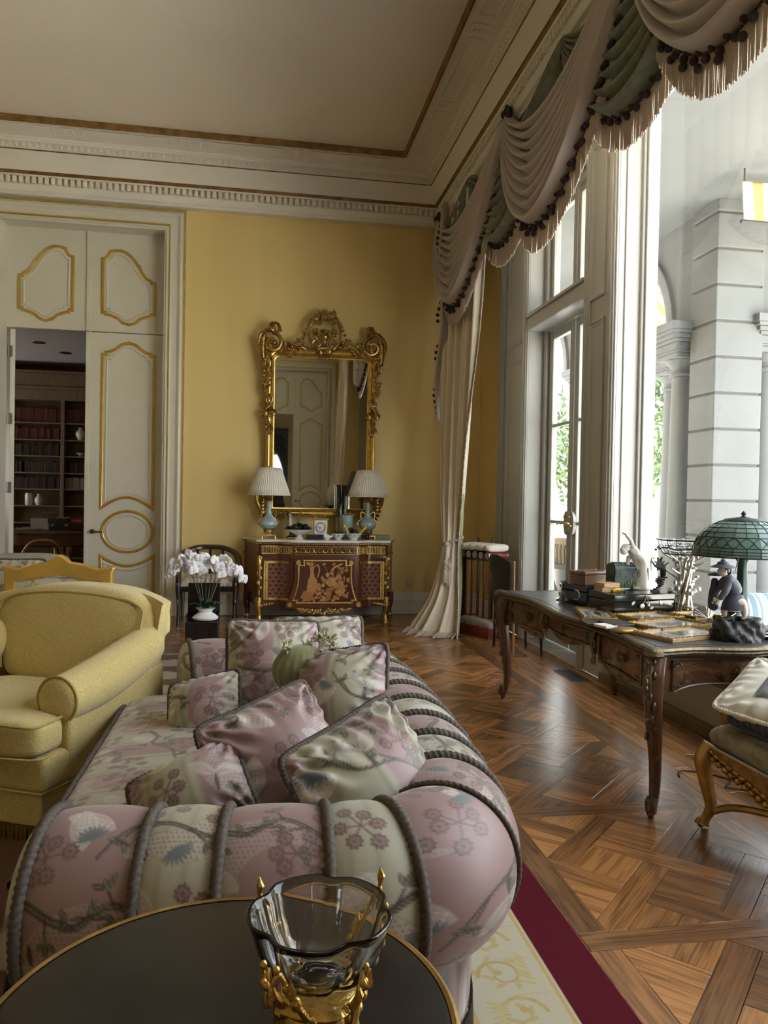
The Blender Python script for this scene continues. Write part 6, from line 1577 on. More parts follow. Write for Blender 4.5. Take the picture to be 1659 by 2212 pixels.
# ------------------------------------------------------------------ yellow armchair (local: x right, y back, front edge y=0)
ac = thing('armchair', 'plump pale yellow chenille armchair with rolled arms', 'armchair', (-1.255, 3.42, 0), rz=-math.radians(26))
def rbox(m, x0, x1, y0, y1, z0, z1, r=.05, cx=.0, cy=.0, cz=.03, n=22, p=5):
    """superellipsoid box with crowned faces"""
    a = np.linspace(-PI, PI, 4 * n, endpoint=False); b = np.linspace(-PI / 2, PI / 2, 2 * n)
    e = 2 / p; f = lambda t: np.sign(t) * np.abs(t) ** e
    X = f(np.cos(b))[:, None] * f(np.cos(a)); Y = f(np.cos(b))[:, None] * f(np.sin(a)); Z = np.repeat(f(np.sin(b))[:, None], 4 * n, 1)
    return m.grid(np.stack([(x0 + x1) / 2 + (x1 - x0) / 2 * X, (y0 + y1) / 2 + (y1 - y0) / 2 * Y, (z0 + z1) / 2 + (z1 - z0) / 2 * Z], 2), cv=True)
CH = 'chenille'
MB().box(-.46, .46, .02, .84, .20, .345).build('seat_rail', CH, ac, smooth=False, bevel=.025, bseg=3)
m = MB(); pts = [(-.465, .01), (.465, .01), (.49, .86), (-.49, .86)]
m.prism(pts, .07, .205).build('skirt', CH, ac, smooth=False, bevel=.008); 
MB().tube([(-.465, .005, .205), (.467, .005, .205), (.492, .85, .205)], .006, 6).build('skirt_piping', 'chenille_pipe', ac)
fringe_mesh([(-.465, .003, .075), (.467, .003, .075), (.492, .86, .075)], .07, .007, 'gilt_cornice', ac, name='skirt_fringe')
# seat cushion, T shaped
m = MB(); rbox(m, -.34, .34, .06, .66, .335, .52, p=4.5); rbox(m, -.455, .455, -.035, .19, .335, .505, p=5)
m.build('seat_cushion', CH, ac)
MB().tube(catmull([(-.44, -.03, .485), (-.3, -.045, .487), (0, -.05, .49), (.3, -.045, .487), (.44, -.03, .485), (.452, .06, .485), (.44, .17, .485)], 6), .0065, 6).tube(catmull([(-.44, -.03, .355), (0, -.05, .35), (.44, -.03, .355), (.452, .08, .355)], 6), .0065, 6).build('seat_piping', 'chenille_pipe', ac)
for s in (-1, 1):
    m = MB(); tt = np.linspace(0, 1, 20); sec = 30
    A = np.linspace(0, 2 * PI, sec, endpoint=False)
    cx = s * (.405 + .035 * tt); cy = .17 + .60 * tt; cz = .545 + .135 * tt ** 1.6; R = .098 + .012 * np.sin(PI * tt)
    G = np.stack([cx[:, None] + R[:, None] * np.cos(A), np.repeat(cy[:, None], sec, 1), cz[:, None] + R[:, None] * np.sin(A)], 2); m.grid(G, cv=True)
    rr_ = np.linspace(1, .02, 8); G = np.stack([cx[0] + (R[0] * rr_)[:, None] * np.cos(A), np.repeat((.17 - .03 * np.sqrt(1 - rr_ ** 2))[:, None], sec, 1), cz[0] + (R[0] * rr_)[:, None] * np.sin(A)], 2); m.grid(G, cv=True)
    m.build('arm_roll', CH, ac)
    m = MB(); x0, x1 = (.345, .465) if s > 0 else (-.465, -.345)
    m.prism([(x0, .17), (x1, .17), (x1 + s * .03, .84), (x0 + s * .03, .84)], .20, .58); m.build('arm_panel', CH, ac, smooth=False, bevel=.02, bseg=3)
    MB().tube([(s * .405 + .1 * math.cos(a), .168, .545 + .1 * math.sin(a)) for a in np.linspace(-.9 if s > 0 else -2.2, (PI + .9) if s > 0 else PI + 2.2 - PI - .0 + 1.84, 26)], .006, 6).build('arm_piping', 'chenille_pipe', ac)
# back shell: curved
m = MB(); th = np.linspace(-1, 1, 40); zz = np.linspace(.2, 1, 18)
def backpt(u, z, th_):
    w = .455 + .06 * z; x = u * w; y = .86 + .10 * z - .10 * abs(u) ** 3 * 1.0 - th_; top = .945 - .06 * abs(u) ** 2.2
    return (x, y, .22 + (top - .22) * z)
G = np.array([[backpt(u, z, 0) for u in th] for z in np.linspace(0, 1, 18)] + [[backpt(u, 1.0 + .0, q) for u in th] for q in np.linspace(.01, .07, 5)] + [[backpt(u, z, .08) for u in th] for z in np.linspace(.98, 0, 14)])
m.grid(G)
for u in (-1, 1):
    k = 0 if u < 0 else -1
    e = G[:, k]; m.add(e, [tuple(range(len(e)))])
m.build('back_shell', CH, ac, ang=50)
m = MB(); rbox(m, -.445, .445, .62, .88, .46, .955, p=5)
V_ = m.v[0]; V_[:, 1] += .13 * np.clip((V_[:, 2] - .5) / .45, 0, 1) ; V_[:, 2] -= .045 * (V_[:, 0] / .43) ** 2 * (V_[:, 2] > .75); V_[:, 0] *= np.interp(V_[:, 2], [.46, .6, .70, .95], [.80, .86, 1.10, 1.05])
m.build('back_cushion', CH, ac)
e_ = [(x, .757, .918 - .042 * (x / .42) ** 2) for x in np.linspace(-.385, .385, 20)]
edge = [(-.335, .642, .53), (-.36, .662, .62), (-.425, .692, .70), (-.432, .728, .80), (-.42, .748, .855)] + e_[1:-1] + [(.42, .748, .855), (.432, .728, .80), (.425, .692, .70), (.36, .662, .62), (.335, .642, .53)]
MB().tube(catmull(edge, 3), .0065, 6).build('back_piping', 'chenille_pipe', ac)
for x, y in ((-.4, .1), (.4, .1), (-.4, .78), (.4, .78)): MB().lathe([(0, 0), (.022, 0), (.032, .07), (0, .07)], 12, (x, y, 0)).build('foot', 'mahogany', ac)
# ------------------------------------------------------------------ gilt framed chair behind the armchair
gc = thing('gilt_side_chair', 'gilded open chair with shaped crest and pale painted silk back', 'chair', (-1.20, 5.0, 0), rz=-.08); gc.scale = (1.1, 1.05, 1.0)
def ylay(pts, d0, d1, y=0): return (np.array(pts), d0, d1)
co = [(-.295, .50), (-.295, .93), (-.31, .965), (-.29, .975), (-.22, .955), (-.14, .985), (-.06, 1.0), (-.035, 1.025), (0, 1.045), (.035, 1.025), (.06, 1.0), (.14, .985), (.22, .955), (.29, .975), (.31, .965), (.295, .93), (.295, .50)]
ci = [(.235, .50), (.235, .88), (.16, .885), (.08, .905), (0, .915), (-.08, .905), (-.16, .885), (-.235, .88), (-.235, .50)]
MB().prism(co + ci, -.028, .028, FW).build('back_frame', 'gilt_satin', gc, ang=30, bevel=.008)
MB().box(-.295, .295, -.028, .028, .47, .53).build('lower_rail', 'gilt_old', gc, smooth=False, bevel=.008)
ra = Ras(.5, .45, 200, 180, False); ra.put(np.ones_like(ra.X), (.62, .56, .42)); qq = random.Random(8)
ra.put(np.exp(-((ra.Y - .28 - .03 * np.sin(ra.X * 14)) / .02) ** 2), (.45, .36, .18), .8); ra.put(np.exp(-((ra.Y - .34 - .02 * np.sin(ra.X * 9 + 1)) / .012) ** 2), (.40, .40, .38), .7)
for k in range(12): 
    x, y = qq.uniform(.05, .45), qq.uniform(.30, .42)
    for j in range(5): ra.leaf(x, y, qq.uniform(0, 6.28), .035, .010, qq.choice(((.40, .30, .1), (.36, .34, .2), (.5, .42, .25))))
U, V = np.meshgrid(np.linspace(-.24, .24, 110), np.linspace(.50, .905, 90), indexing='ij'); cc, _ = ra.sample(U + .25, V - .48)
MB().grid(np.stack([U, -.004 - .022 * np.cos(U / .24 * PI / 2) * np.cos((V - .7) / .2 * PI / 2), np.minimum(V, .915 - .035 * (np.abs(U) / .235) ** 1.6 + .01)], 2), colr=cc).build('back_upholstery', 'silk_paint', gc, colours=True, thick=.01)
m = MB(); rbox(m, -.29, .29, -.52, .0, .40, .50, p=5); m.build('seat', 'cream_linen', gc)
MB().box(-.30, .30, -.53, .02, .34, .41).build('seat_rail', 'gilt_old', gc, smooth=False, bevel=.01)
for x in (-.27, .27):
    for y in (-.49, 0): MB().tube(catmull([(x, y, .40), (x * 1.03, y, .3), (x * .97, y, .12), (x * 1.03, y, 0)], 4), np.linspace(.034, .018, 13), 8).build('leg', 'gilt_old', gc)
# ------------------------------------------------------------------ grey sofa far left
gs = thing('grey_sofa', 'grey striped sofa with loose back cushions before the library door', 'sofa', (-2.35, 6.25, 0))
MB().box(-.95, .95, -.85, .1, .12, .42).build('base', 'grey_weave', gs, smooth=False, bevel=.03)
MB().box(-.98, .98, .0, .22, .12, .86).build('back', 'grey_weave', gs, smooth=False, bevel=.05, bseg=3)
for k, x in enumerate((-.64, 0.0, .64)):
    m = MB(); rbox(m, x - .315, x + .315, -.22, .06, .48, .965, p=4); m.build('back_cushion', 'grey_weave', gs)
    MB().tube(catmull([(x - .30, -.08, .60), (x - .30, -.075, .90), (x - .2, -.075, .945), (x + .2, -.075, .945), (x + .30, -.075, .90), (x + .30, -.08, .60)], 5), .008, 6).build('cushion_piping', 'cord', gs)
    m = MB(); rbox(m, x - .318, x + .318, -.86, -.16, .40, .54, p=5); m.build('seat_cushion', 'grey_weave', gs)
for x in (-.9, .9): MB().box(x - .08, x + .08, -.85, .1, .12, .62).build('arm', 'grey_weave', gs, smooth=False, bevel=.05, bseg=3)
for x in (-.88, .88):
    for y in (-.78, .14): MB().lathe([(0, 0), (.03, 0), (.035, .12), (0, .12)], 10, (x, y, 0)).build('foot', 'mahogany', gs)
pillow('tan patterned pillow leaning on the front of the grey sofa', (-1.72, 5.86, .76), (0, -.9, .4), (0, .3, .9), .42, .40, .14, (.42, .34, .22), .1, group='pillow on the grey sofa')
# ------------------------------------------------------------------ gilded settee at the right edge
se = thing('gilt_settee', 'gilded carved settee with olive silk seat at the right edge', 'settee', (1.95, 2.62, 0))
def silk(u, v):
    c, a = BRO.sample(u, v); b = np.array((.30, .27, .185)); k = np.clip(a * .8, 0, 1); return b * (1 - k) + k * np.array((.21, .16, .08))
cushion_part('seat_cushion', 1.955, 2.56, 1.75, 3.02, .385, .475, .04, .02, se, np.array([1.95, 2.62, 0]), .007, silk, 'silk_paint')
cz = lambda y: .36 - .045 * math.cos((y - 2.38) / .62 * PI * 1.0) ** 2
ys = np.linspace(1.8, 2.99, 60)
bot = [(-.0, y - 2.62, .335 - .075 * math.sin((y - 1.8) / 1.19 * PI) ** 1.2 - .012 * math.sin(y * 34)) for y in ys]; top = [(-.0, y - 2.62, .385) for y in ys]
m = MB(); G = np.array([top, bot]); m.grid(G + np.array([-.012, 0, 0])); m.grid(G + np.array([.03, 0, 0])); m.grid(np.array([bot, bot]) + np.array([[[-.012, 0, 0]], [[.03, 0, 0]]])); m.build('front_rail', 'gilt_dark', se)
m = MB(); qq = random.Random(6)
for k in range(26):
    y = 1.86 + k * .043; zb = .335 - .075 * math.sin((y - 1.8) / 1.19 * PI) ** 1.2
    scroll(m, 0, 0, .0, 0) if False else None
    m.ball((-.016, y - 2.62, zb + .012), (.012, .016, .014), 8, 6); m.ball((-.014, y - 2.60, zb + .04), (.010, .020, .009), 8, 6)
    m.tube([(-.016, y - 2.62 + .018 * math.cos(t) * (1 - t / 9), zb + .022 + .018 * math.sin(t) * (1 - t / 9)) for t in np.linspace(0, 7, 14)], .004, 5)
m.build('rail_carving', 'gilt_dark', se)
MB().tube([(-.005, y - 2.62, .388) for y in ys], .006, 6).build('braid', 'cord_light', se)
for (x, y, s) in ((.01, .37, 1), (.58, .37, 1), (.01, -.80, -1), (.58, -.80, -1)):
    sx = -1 if x < .3 else 1
    pts = catmull([(x, y, .385), (x + sx * .028, y + s * .012, .32), (x + sx * .012, y + s * .006, .22), (x - sx * .008, y, .12), (x + sx * .012, y + s * .01, .055), (x + sx * .018, y + s * .012, .035)], 6)
    lg = MB().tube(pts, np.r_[np.linspace(.034, .036, 6), np.linspace(.036, .020, 18), np.linspace(.021, .026, 7)], 10).build('leg', 'gilt_old', se)
    MB().tube([(x + sx * (.030 + .02 * (1 - t / 10) * math.cos(t)), y + s * .014, .042 + .022 * (1 - t / 10) * math.sin(t)) for t in np.linspace(0, 9, 22)], .009, 7).lathe([(0, 0), (.014, 0), (.017, .02), (0, .02)], 10, (x + sx * .012, y + s * .01, 0)).build('scroll_foot', 'gilt_old', lg)
    MB().ball((x + sx * .03, y, .335), (.016, .02, .035)).ball((x + sx * .034, y + .01, .30), (.01, .014, .03)).build('knee_carving', 'gilt_dark', lg)
MB().tube(catmull([(.02, .36, .10), (.10, .32, .125), (.20, .20, .135), (.28, .0, .13), (.30, -.2, .13)], 8), .017, 8).build('stretcher', 'gilt_old', se)
MB().tube(catmull([(.58, .36, .10), (.50, .32, .125), (.38, .20, .135), (.30, .0, .13)], 8), .017, 8).build('stretcher', 'gilt_old', se)
MB().tube(catmull([(.14, .40, .40), (.10, .41, .50), (.13, .42, .60), (.22, .43, .645), (.40, .44, .655), (.60, .44, .70), (.64, .42, .80)], 6), np.linspace(.018, .024, 37), 8).build('arm', 'gilt_old', se)
MB().tube(catmull([(.62, .42, .385), (.64, .42, .6), (.66, .41, .85), (.68, .2, .96), (.69, -.2, 1.0), (.68, -.6, .96), (.66, -.84, .85), (.62, -.84, .385)], 6), .022, 8).build('back_frame', 'gilt_old', se)
U, V = np.meshgrid(np.linspace(-.80, .38, 90), np.linspace(.47, .93, 40), indexing='ij'); MB().grid(np.stack([.64 + .03 * (V - .4), U, V - .08 * np.abs((U + .21) / .59) ** 3 * (V - .47)], 2), colr=silk(U + 2, V)).build('back_upholstery', 'silk_paint', se, colours=True, thick=.03)
# blanket and pillow on the settee
bl = thing('folded_blankets', 'folded dark blue blankets with plaid edge under the white pillow', 'blanket', (2.22, 2.80, .49), rz=.15)
for k, (z0, z1, w, mt) in enumerate(((0, .045, .235, 'denim_blue'), (.042, .10, .225, 'denim_blue'))):
    m = MB(); rbox(m, -w, w, -.20 + .01 * k, .20, z0, z1 + .01, p=4); m.build('fold', mt, bl)
ch_ = lambda U, V: np.where((((U * 28) % 1) < .12)[..., None] | (((V * 40) % 1) < .14)[..., None], np.array((.22, .24, .28)), np.array((.022, .03, .055)))
U, V = np.meshgrid(np.linspace(-.20, .10, 80), np.linspace(0, 1, 40), indexing='ij'); MB().grid(np.stack([-.236 + .022 * np.cos(V * PI) ** 2 + 0 * U - .012 * np.sin(V * PI), U, .005 + V * .095], 2), colr=ch_(U, V)).build('plaid_edge', 'paint', bl, colours=True, thick=.006)
def wp(u, v):
    d = np.maximum(np.abs(u - .30) / .15, np.abs(v - .22) / .13); c = np.where((d < 1)[..., None], np.array((.20, .20, .19)), np.array((.70, .67, .58)))
    n_ = .75 + .35 * np.sin(u * 60) * np.sin(v * 75 + np.sin(u * 40)); return np.where((d < 1)[..., None], c * n_[..., None], c) * np.where(((d > .98) & (d < 1.05))[..., None], .35, 1)
pillow('white linen pillow with a grey patch on top of the folded blankets', (2.185, 2.765, .635), (-.22, -.28, .93), (.75, .45, .3), .50, .46, .17, fab=wp, mat='paint', cord='cream_linen', group='pillow on the settee', pw=.5, spin=.0)
# ------------------------------------------------------------------ bureau plat (desk) by the window
DX, DY = 2.22, 4.21
dk = thing('writing_desk', 'large rosewood writing desk with bronze mounts and cabriole legs by the window', 'desk', (DX, DY, 0))
HX, HY = .467, 1.085
def desk_plan(k=0., n=40):
    pts = []
    for t in np.linspace(-1, 1, n):     # near side y=-HY, x from - to +
        pts.append((t * (HX - k), -(HY - k) + .035 * math.sin(PI * abs(t)) ** 2))
    for t in np.linspace(-1, 1, 2 * n)[1:]:
        pts.append(((HX - k) - .05 * math.sin(PI * abs(t)) ** 2, t * (HY - k)))
    for t in np.linspace(1, -1, n)[1:]:
        pts.append((t * (HX - k), (HY - k) - .035 * math.sin(PI * abs(t)) ** 2))
    for t in np.linspace(1, -1, 2 * n)[1:-1]:
        pts.append((-(HX - k) + .05 * math.sin(PI * abs(t)) ** 2, t * (HY - k)))
    return pts
def ears(p, r=.05):
    out_ = []
    for x, y in p:
        out_.append((x, y))
    return out_
pr = np.array(desk_plan(0))
prof = [(0.0, .738), (-.010, .742), (-.014, .752), (-.006, .758), (-.012, .766), (-.006, .776), (.006, .780), (.03, .780)]
m = MB().frame(desk_plan(.0), prof); m.build('bronze_edge', 'bronze_dark', dk, ang=30)
MB().prism(desk_plan(.004), .738, .7785).build('top_board', 'rosewood', dk, ang=30)
MB().prism(desk_plan(.05), .7785, .7805).build('leather_inset', 'leather_top', dk, ang=30)
for sx in (-1, 1):
    for sy in (-1, 1): MB().lathe([(0, .784), (.02, .784), (.035, .778), (.045, .77), (.048, .75), (.04, .738), (0, .738)], 18, (sx * (HX - .012), sy * (HY - .012), 0)).build('corner_mount', 'bronze_dark', dk)
# apron
def apron_z(x, y):
    if abs(abs(x) - (HX - .05)) < .09 and abs(y) < HY - .06:
        t = abs(y) / HY
        if t < .30: z = .625 - .02 * math.cos(t / .30 * PI)
        elif t < .40: z = .645 - .09 * (t - .30) / .10
        else: z = .555 - .02 * math.sin((t - .4) / .6 * PI * 2)
        if t > .86: z -= .10 * ((t - .86) / .14) ** 1.5
        return z
    t = abs(x) / HX; return .60 - .10 * max(0, (t - .55) / .45) ** 1.8
ap = resample([(x, y, 0) for x, y in desk_plan(.045)], .012, True)[:, :2]
top = np.array([(x, y, .742) for x, y in ap]); bz = np.array([apron_z(x, y) for x, y in ap]); bz = np.convolve(np.r_[bz[-3:], bz, bz[:3]], np.ones(7) / 7, 'valid')
ra = Ras(.6, .24, 240, 96); ra.put(np.ones_like(ra.X), (.125, .058, .03)); qq = random.Random(14)
for k in range(10):
    b = catmull([(qq.uniform(0, .6), qq.uniform(0, .24)) for _ in range(3)], 8); ra.stroke(b, .002, (.24, .13, .06), .7)
for k in range(18):
    x, y = qq.uniform(0, .6), qq.uniform(0, .24)
    for j in range(4): ra.leaf(x, y, qq.uniform(0, 6.28), .04, .016, qq.choice(((.21, .11, .05), (.06, .025, .014), (.17, .085, .04))), .9)
    if k % 2: ra.disc(x, y, .015, (.055, .022, .014))
nv = 26; vv = np.linspace(0, 1, nv); G = top[:, None] * (1 - vv)[None, :, None] + np.c_[ap, bz][:, None] * vv[None, :, None]
Lp = np.r_[0, np.cumsum(np.linalg.norm(np.diff(ap, axis=0), axis=1))]; cc, _ = ra.sample(np.repeat(Lp[:, None], nv, 1), G[..., 2] - .5)
MB().grid(G, cu=True, colr=cc).build('apron', 'paint_gloss', dk, colours=True, ang=60, thick=.012)
low_ = np.c_[ap, bz]; MB().tube(low_, .007, 6, closed=True).build('bottom_moulding', 'rosewood', dk)
m = MB().tube([(x, y, .735) for x, y in desk_plan(.042)], .006, 6, closed=True); m.build('upper_moulding', 'rosewood', dk)
# drawer fronts on the long left side and on the near end, with mounts
def ornament(m, o, ex, ey, s, seed, n=10):
    q = random.Random(seed); o, ex, ey = np.array(o), np.array(ex), np.array(ey); ez = np.cross(ex, ey)
    for k in range(n):
        a = q.uniform(0, 6.28); r = q.uniform(.1, 1) * s; c = o + ex * r * math.cos(a) + ey * r * .7 * math.sin(a) + ez * q.uniform(.004, .014); m.ball(c, (s * .2, s * .2, s * .2), 7, 5)
    for sg in (-1, 1):
        pts = [o + ex * sg * (s * .55 + s * .4 * (1 - t / 8) * math.cos(t)) + ey * s * .4 * (1 - t / 8) * math.sin(t) + ez * .012 for t in np.linspace(0, 7, 16)]
        m.tube(pts, s * .085, 6)
    for k in range(5):
        a = PI / 2 + (k - 2) * .5; m.tube([o + ez * .01, o + (ex * math.cos(a) + ey * math.sin(a)) * s * .55 + ez * .016, o + (ex * math.cos(a) + ey * math.sin(a)) * s * 1.0 + ez * .006], [s * .1, s * .13, s * .02], 6)
xl = lambda y: -(HX - .045) + .05 * math.sin(PI * min(1, abs(y) / (HY - .045))) ** 2 - .016
for y0, y1, zb in ((-.93, -.40, .575), (-.33, .33, .645), (.40, .93, .575)):
    pth = [(y, .722) for y in np.linspace(y1, y0, 14)] + [(y, zb) for y in np.linspace(y0, y1, 14)]
    m = MB(); P3 = [(xl(y), y, z) for y, z in pth]; m.tube(P3, .0055, 6, closed=True); df = m.build('drawer_moulding', 'bronze_dark', dk)
    yc = (y0 + y1) / 2
    m = MB(); ornament(m, (xl(yc), yc, (zb + .722) / 2), (0, -1, 0), (0, 0, 1), .045 if zb < .6 else .035, int(y0 * 10) + 20); m.build('drawer_handle', 'bronze_dark', df)
    for yy in (y0 + .03, y1 - .03):
        m = MB(); ornament(m, (xl(yy), yy, zb + .03), (0, -1, 0), (0, 0, 1), .018, 3, 5); ornament(m, (xl(yy), yy, .70), (0, -1, 0), (0, 0, 1), .018, 4, 5); m.build('corner_sprig', 'bronze_dark', df)
for y in (-.365, .365):
    m = MB()
    for k in range(8): m.ball((xl(y) - .008, y + .008 * math.sin(k * 2), .72 - k * .022), (.014, .016, .016), 7, 5)
    m.tube(catmull([(xl(y), y, .73), (xl(y) - .02, y, .67), (xl(y) - .005, y, .60), (xl(y), y, .55)], 5), np.linspace(.016, .006, 16), 7); m.build('divider_mount', 'bronze_dark', dk)
yn = -(HY - .045) - .012
P3 = [(x, yn + .03 * math.sin(PI * abs(x) / (HX - .04)) ** 2, .715) for x in np.linspace(-.34, .34, 16)] + [(x, yn + .03 * math.sin(PI * abs(x) / (HX - .04)) ** 2, .605 - .035 * (abs(x) / .34) ** 3) for x in np.linspace(.34, -.34, 16)]
em_ = MB().tube(P3, .0055, 6, closed=True).build('end_panel_moulding', 'rosewood', dk)
for x, z, s, sd_ in ((-.325, .70, .022, 5), (-.325, .595, .02, 6), (.0, .655, .042, 7), (.325, .70, .022, 8), (.325, .595, .02, 9)):
    m = MB(); ornament(m, (x, yn + .004, z), (1, 0, 0), (0, 0, 1), s, sd_, 8)
    if x == 0: m.tube([(x + .024 * math.cos(a), yn - .012, z + .03 * math.sin(a)) for a in np.linspace(0, 2 * PI, 20, endpoint=False)], .005, 6, closed=True)
    m.build('end_mount', 'bronze_dark', em_)
for sx in (-1, 1):
    for sy in (-1, 1):
        d = np.array([sx * .8, sy * .6]); b = np.array([sx * (HX - .055), sy * (HY - .055)])
        offs = [(.745, .008), (.66, .030), (.56, .036), (.42, .018), (.28, .0), (.15, -.006), (.07, .006), (.03, .028)]
        pts = catmull([(b[0] + d[0] * o_, b[1] + d[1] * o_, z) for z, o_ in offs], 6); n_ = len(pts)
        rad = np.interp(np.linspace(0, 1, n_), [0, .15, .35, .6, .85, 1], [.05, .05, .040, .028, .022, .026])
        lg = MB().tube(pts, rad, 12).build('leg', 'rosewood', dk)
        m = MB(); q = random.Random(int(sx * 3 + sy * 5) + 50)
        ed = [(p[0] + d[0] * rad[i] * .95, p[1] + d[1] * rad[i] * .95, p[2]) for i, p in enumerate(pts)]
        m.tube(ed[:34], np.linspace(.018, .004, 34), 7)
        for k in range(12):
            p = ed[2 + k * 2]; m.ball((p[0] + q.uniform(-.02, .02), p[1] + q.uniform(-.02, .02), p[2] + q.uniform(-.01, .01)), (.009, .009, .02), 7, 5)
        for k in range(4):
            p = ed[2 + 5 * k]; m.tube([(p[0] + d[0] * .012 + .022 * math.cos(t) * (1 - t / 9), p[1] + d[1] * .012, p[2] + .022 * math.sin(t) * (1 - t / 9)) for t in np.linspace(0, 7, 14)], .006, 6)
        m.build('knee_mount', 'bronze_dark', lg)
        f = pts[-1]; m = MB().lathe([(0, 0), (.012, 0), (.014, .012), (.010, .016), (.020, .022), (.026, .04), (.028, .07), (.022, .095), (0, .10)], 14, (f[0], f[1], 0))
        m.tube([(f[0] + d[0] * (.02 + .014 * math.cos(t)), f[1] + d[1] * (.02 + .014 * math.cos(t)), .045 + .02 * math.sin(t)) for t in np.linspace(0, 6, 12)], .007, 6); m.build('sabot', 'bronze_dark', lg)
TZ = .7805
# ---------------------------------------------------- things on the desk
def photo_frame(loc, w, h, rz, label, seed, tilt=0):
    t = thing('photo_frame', label, 'picture frame', (*loc, TZ + .001), rz=rz, group='gilt photograph frames lying on the desk')
    p = [(-w / 2, -h / 2), (w / 2, -h / 2), (w / 2, h / 2), (-w / 2, h / 2)]
    MB().frame(p, [(0, 0), (0, .014), (.005, .018), (.011, .018), (.016, .014), (.019, .010), (.019, 0)]).build('moulding', 'tan_wood' if seed == 1 else 'gilt_old', t, ang=30)
    m = MB(); q = random.Random(seed)
    per = resample([(x, y, .027) for x, y in [(-w / 2 + .009, -h / 2 + .009), (w / 2 - .009, -h / 2 + .009), (w / 2 - .009, h / 2 - .009), (-w / 2 + .009, h / 2 - .009)]], .016, True)
    for k, c in enumerate(per): m.ball((c[0] + q.uniform(-.002, .002), c[1] + q.uniform(-.002, .002), .017), (.009, .006, .006) if k % 2 else (.006, .008, .005), 6, 4)
    m.build('carved_border', 'gilt_dark', t)
    nx, ny = 60, 40; U, V = np.meshgrid(np.linspace(0, 1, nx), np.linspace(0, 1, ny), indexing='ij')
    c = np.ones((nx, ny, 3)) * (.62, .62, .60); inn = (np.abs(U - .5) < .36) & (np.abs(V - .5) < .32)
    g = .30 + .25 * np.sin(U * 7 + seed) * np.cos(V * 5 + seed) + .2 * V; c = np.where(inn[..., None], g[..., None] * np.array((1, 1, 1.0)), c)
    for j in range(2):
        cx, cy = q.uniform(.35, .65), q.uniform(.35, .6); bl_ = np.hypot((U - cx) / .10, (V - cy) / .22) < 1; hd = np.hypot((U - cx) / .045, (V - cy - .26) / .09) < 1
        c = np.where((bl_ & inn)[..., None], np.array((.05, .05, .055)), c); c = np.where((hd & inn)[..., None], np.array((.35, .3, .27)), c)
    MB().grid(np.stack([(U - .5) * (w - .036), (V - .5) * (h - .036), np.full_like(U, .0095)], 2), colr=c).build('photograph', 'photo_paper', t, colours=True)
    MB().box(-w / 2 + .002, w / 2 - .002, -h / 2 + .002, h / 2 - .002, 0, .008).build('backing', 'card_white', t, smooth=False)
    return t
photo_frame((2.075, 3.425), .42, .25, math.radians(19), 'gilt photo frame nearest the corner of the desk', 1)
photo_frame((2.165, 3.695), .40, .25, math.radians(21), 'gilt photo frame just behind the nearest one', 2)
photo_frame((2.195, 3.965), .34, .21, math.radians(16), 'gilt photo frame right in front of the black lacquer box', 3)
photo_frame((1.925, 4.075), .19, .40, math.radians(-17), 'upright gilt photo frame at the left of the frame group', 4)
photo_frame((2.50, 4.00), .22, .20, math.radians(18), 'gilt photo frame partly hidden by the silver branch stand', 5)
def lacq(loc, sx, sy, sz, rz, label, seed):
    o = thing('lacquer_box', label, 'box', loc, rz=rz)
    MB().box(-sx / 2, sx / 2, -sy / 2, sy / 2, 0, sz * .66).build('box_body', 'lacquer', o, smooth=False, bevel=.004)
    MB().box(-sx / 2 - .002, sx / 2 + .002, -sy / 2 - .002, sy / 2 + .002, sz * .66 + .001, sz).build('lid', 'lacquer', o, smooth=False, bevel=.006)
    for k, (x, z, a) in enumerate(((-.10, .055, .8), (.03, .03, .4), (.12, .05, 2.2))):
        m = MB(); l = np.array([(0, 0), (.012, .008), (.026, .003), (.03, -.002), (.018, -.009), (.006, -.006)]); c_, s_ = math.cos(a), math.sin(a)
        m.prism([(x + p[0] * c_ - p[1] * s_, z + p[0] * s_ + p[1] * c_) for p in l * 1.1], 0, .001, Matrix.Translation((0, -sy / 2 - .0022, 0)) @ FW); m.build('inlaid_leaf', 'porcelain', o, smooth=False)
    return o
lb1 = lacq((2.235, 4.235, TZ), .44, .24, .118, math.radians(11), 'black lacquer box with pearl leaf inlay in the middle of the desk', 1)
lb2 = lacq((2.13, 4.60, TZ), .26, .22, .125, math.radians(20), 'second black lacquer box behind and left of the inlaid one', 2)
MB().tube([(-.132, -.02 + .03 * math.cos(a), .06 + .03 * math.sin(a)) for a in np.linspace(1.2, 5.2, 20)], .004, 6).build('pearl_crescent', 'porcelain', lb2)
tag(MB().box(-.001, .001, 0, 0, 0, 0).build('_x', 'silver') if False else MB().tube([(0, 0, .10), (-.03, -.004, .05)], .0018, 5).tube([(0, 0, .10), (.01, -.004, .055)], .0018, 5).ball((-.035, -.004, .04), (.018, .003, .015)).ball((.012, -.004, .045), (.009, .003, .011)).build('key_tag', 'silver', loc=(2.262, 4.108, TZ + .008), rot=(0, 0, math.radians(11))), 'silver key tag hanging on the front of the black lacquer box', 'tag')
cb_ = thing('carved_box', 'dark carved wooden casket on the left lacquer box', 'box', (2.125, 4.58, TZ + .126), rz=math.radians(20))
MB().box(-.11, .11, -.07, .07, 0, .062).build('casket_body', 'walnut_inlay', cb_, smooth=False, bevel=.004); MB().box(-.115, .115, -.075, .075, .062, .085).build('lid', 'walnut_inlay', cb_, smooth=False, bevel=.008)
m = MB(); q = random.Random(4)
for k in range(36): m.ball((q.uniform(-.095, .095), q.uniform(-.055, .055), .086), (.011, .009, .006), 6, 4)
m.build('lid_carving', 'walnut_inlay', cb_)
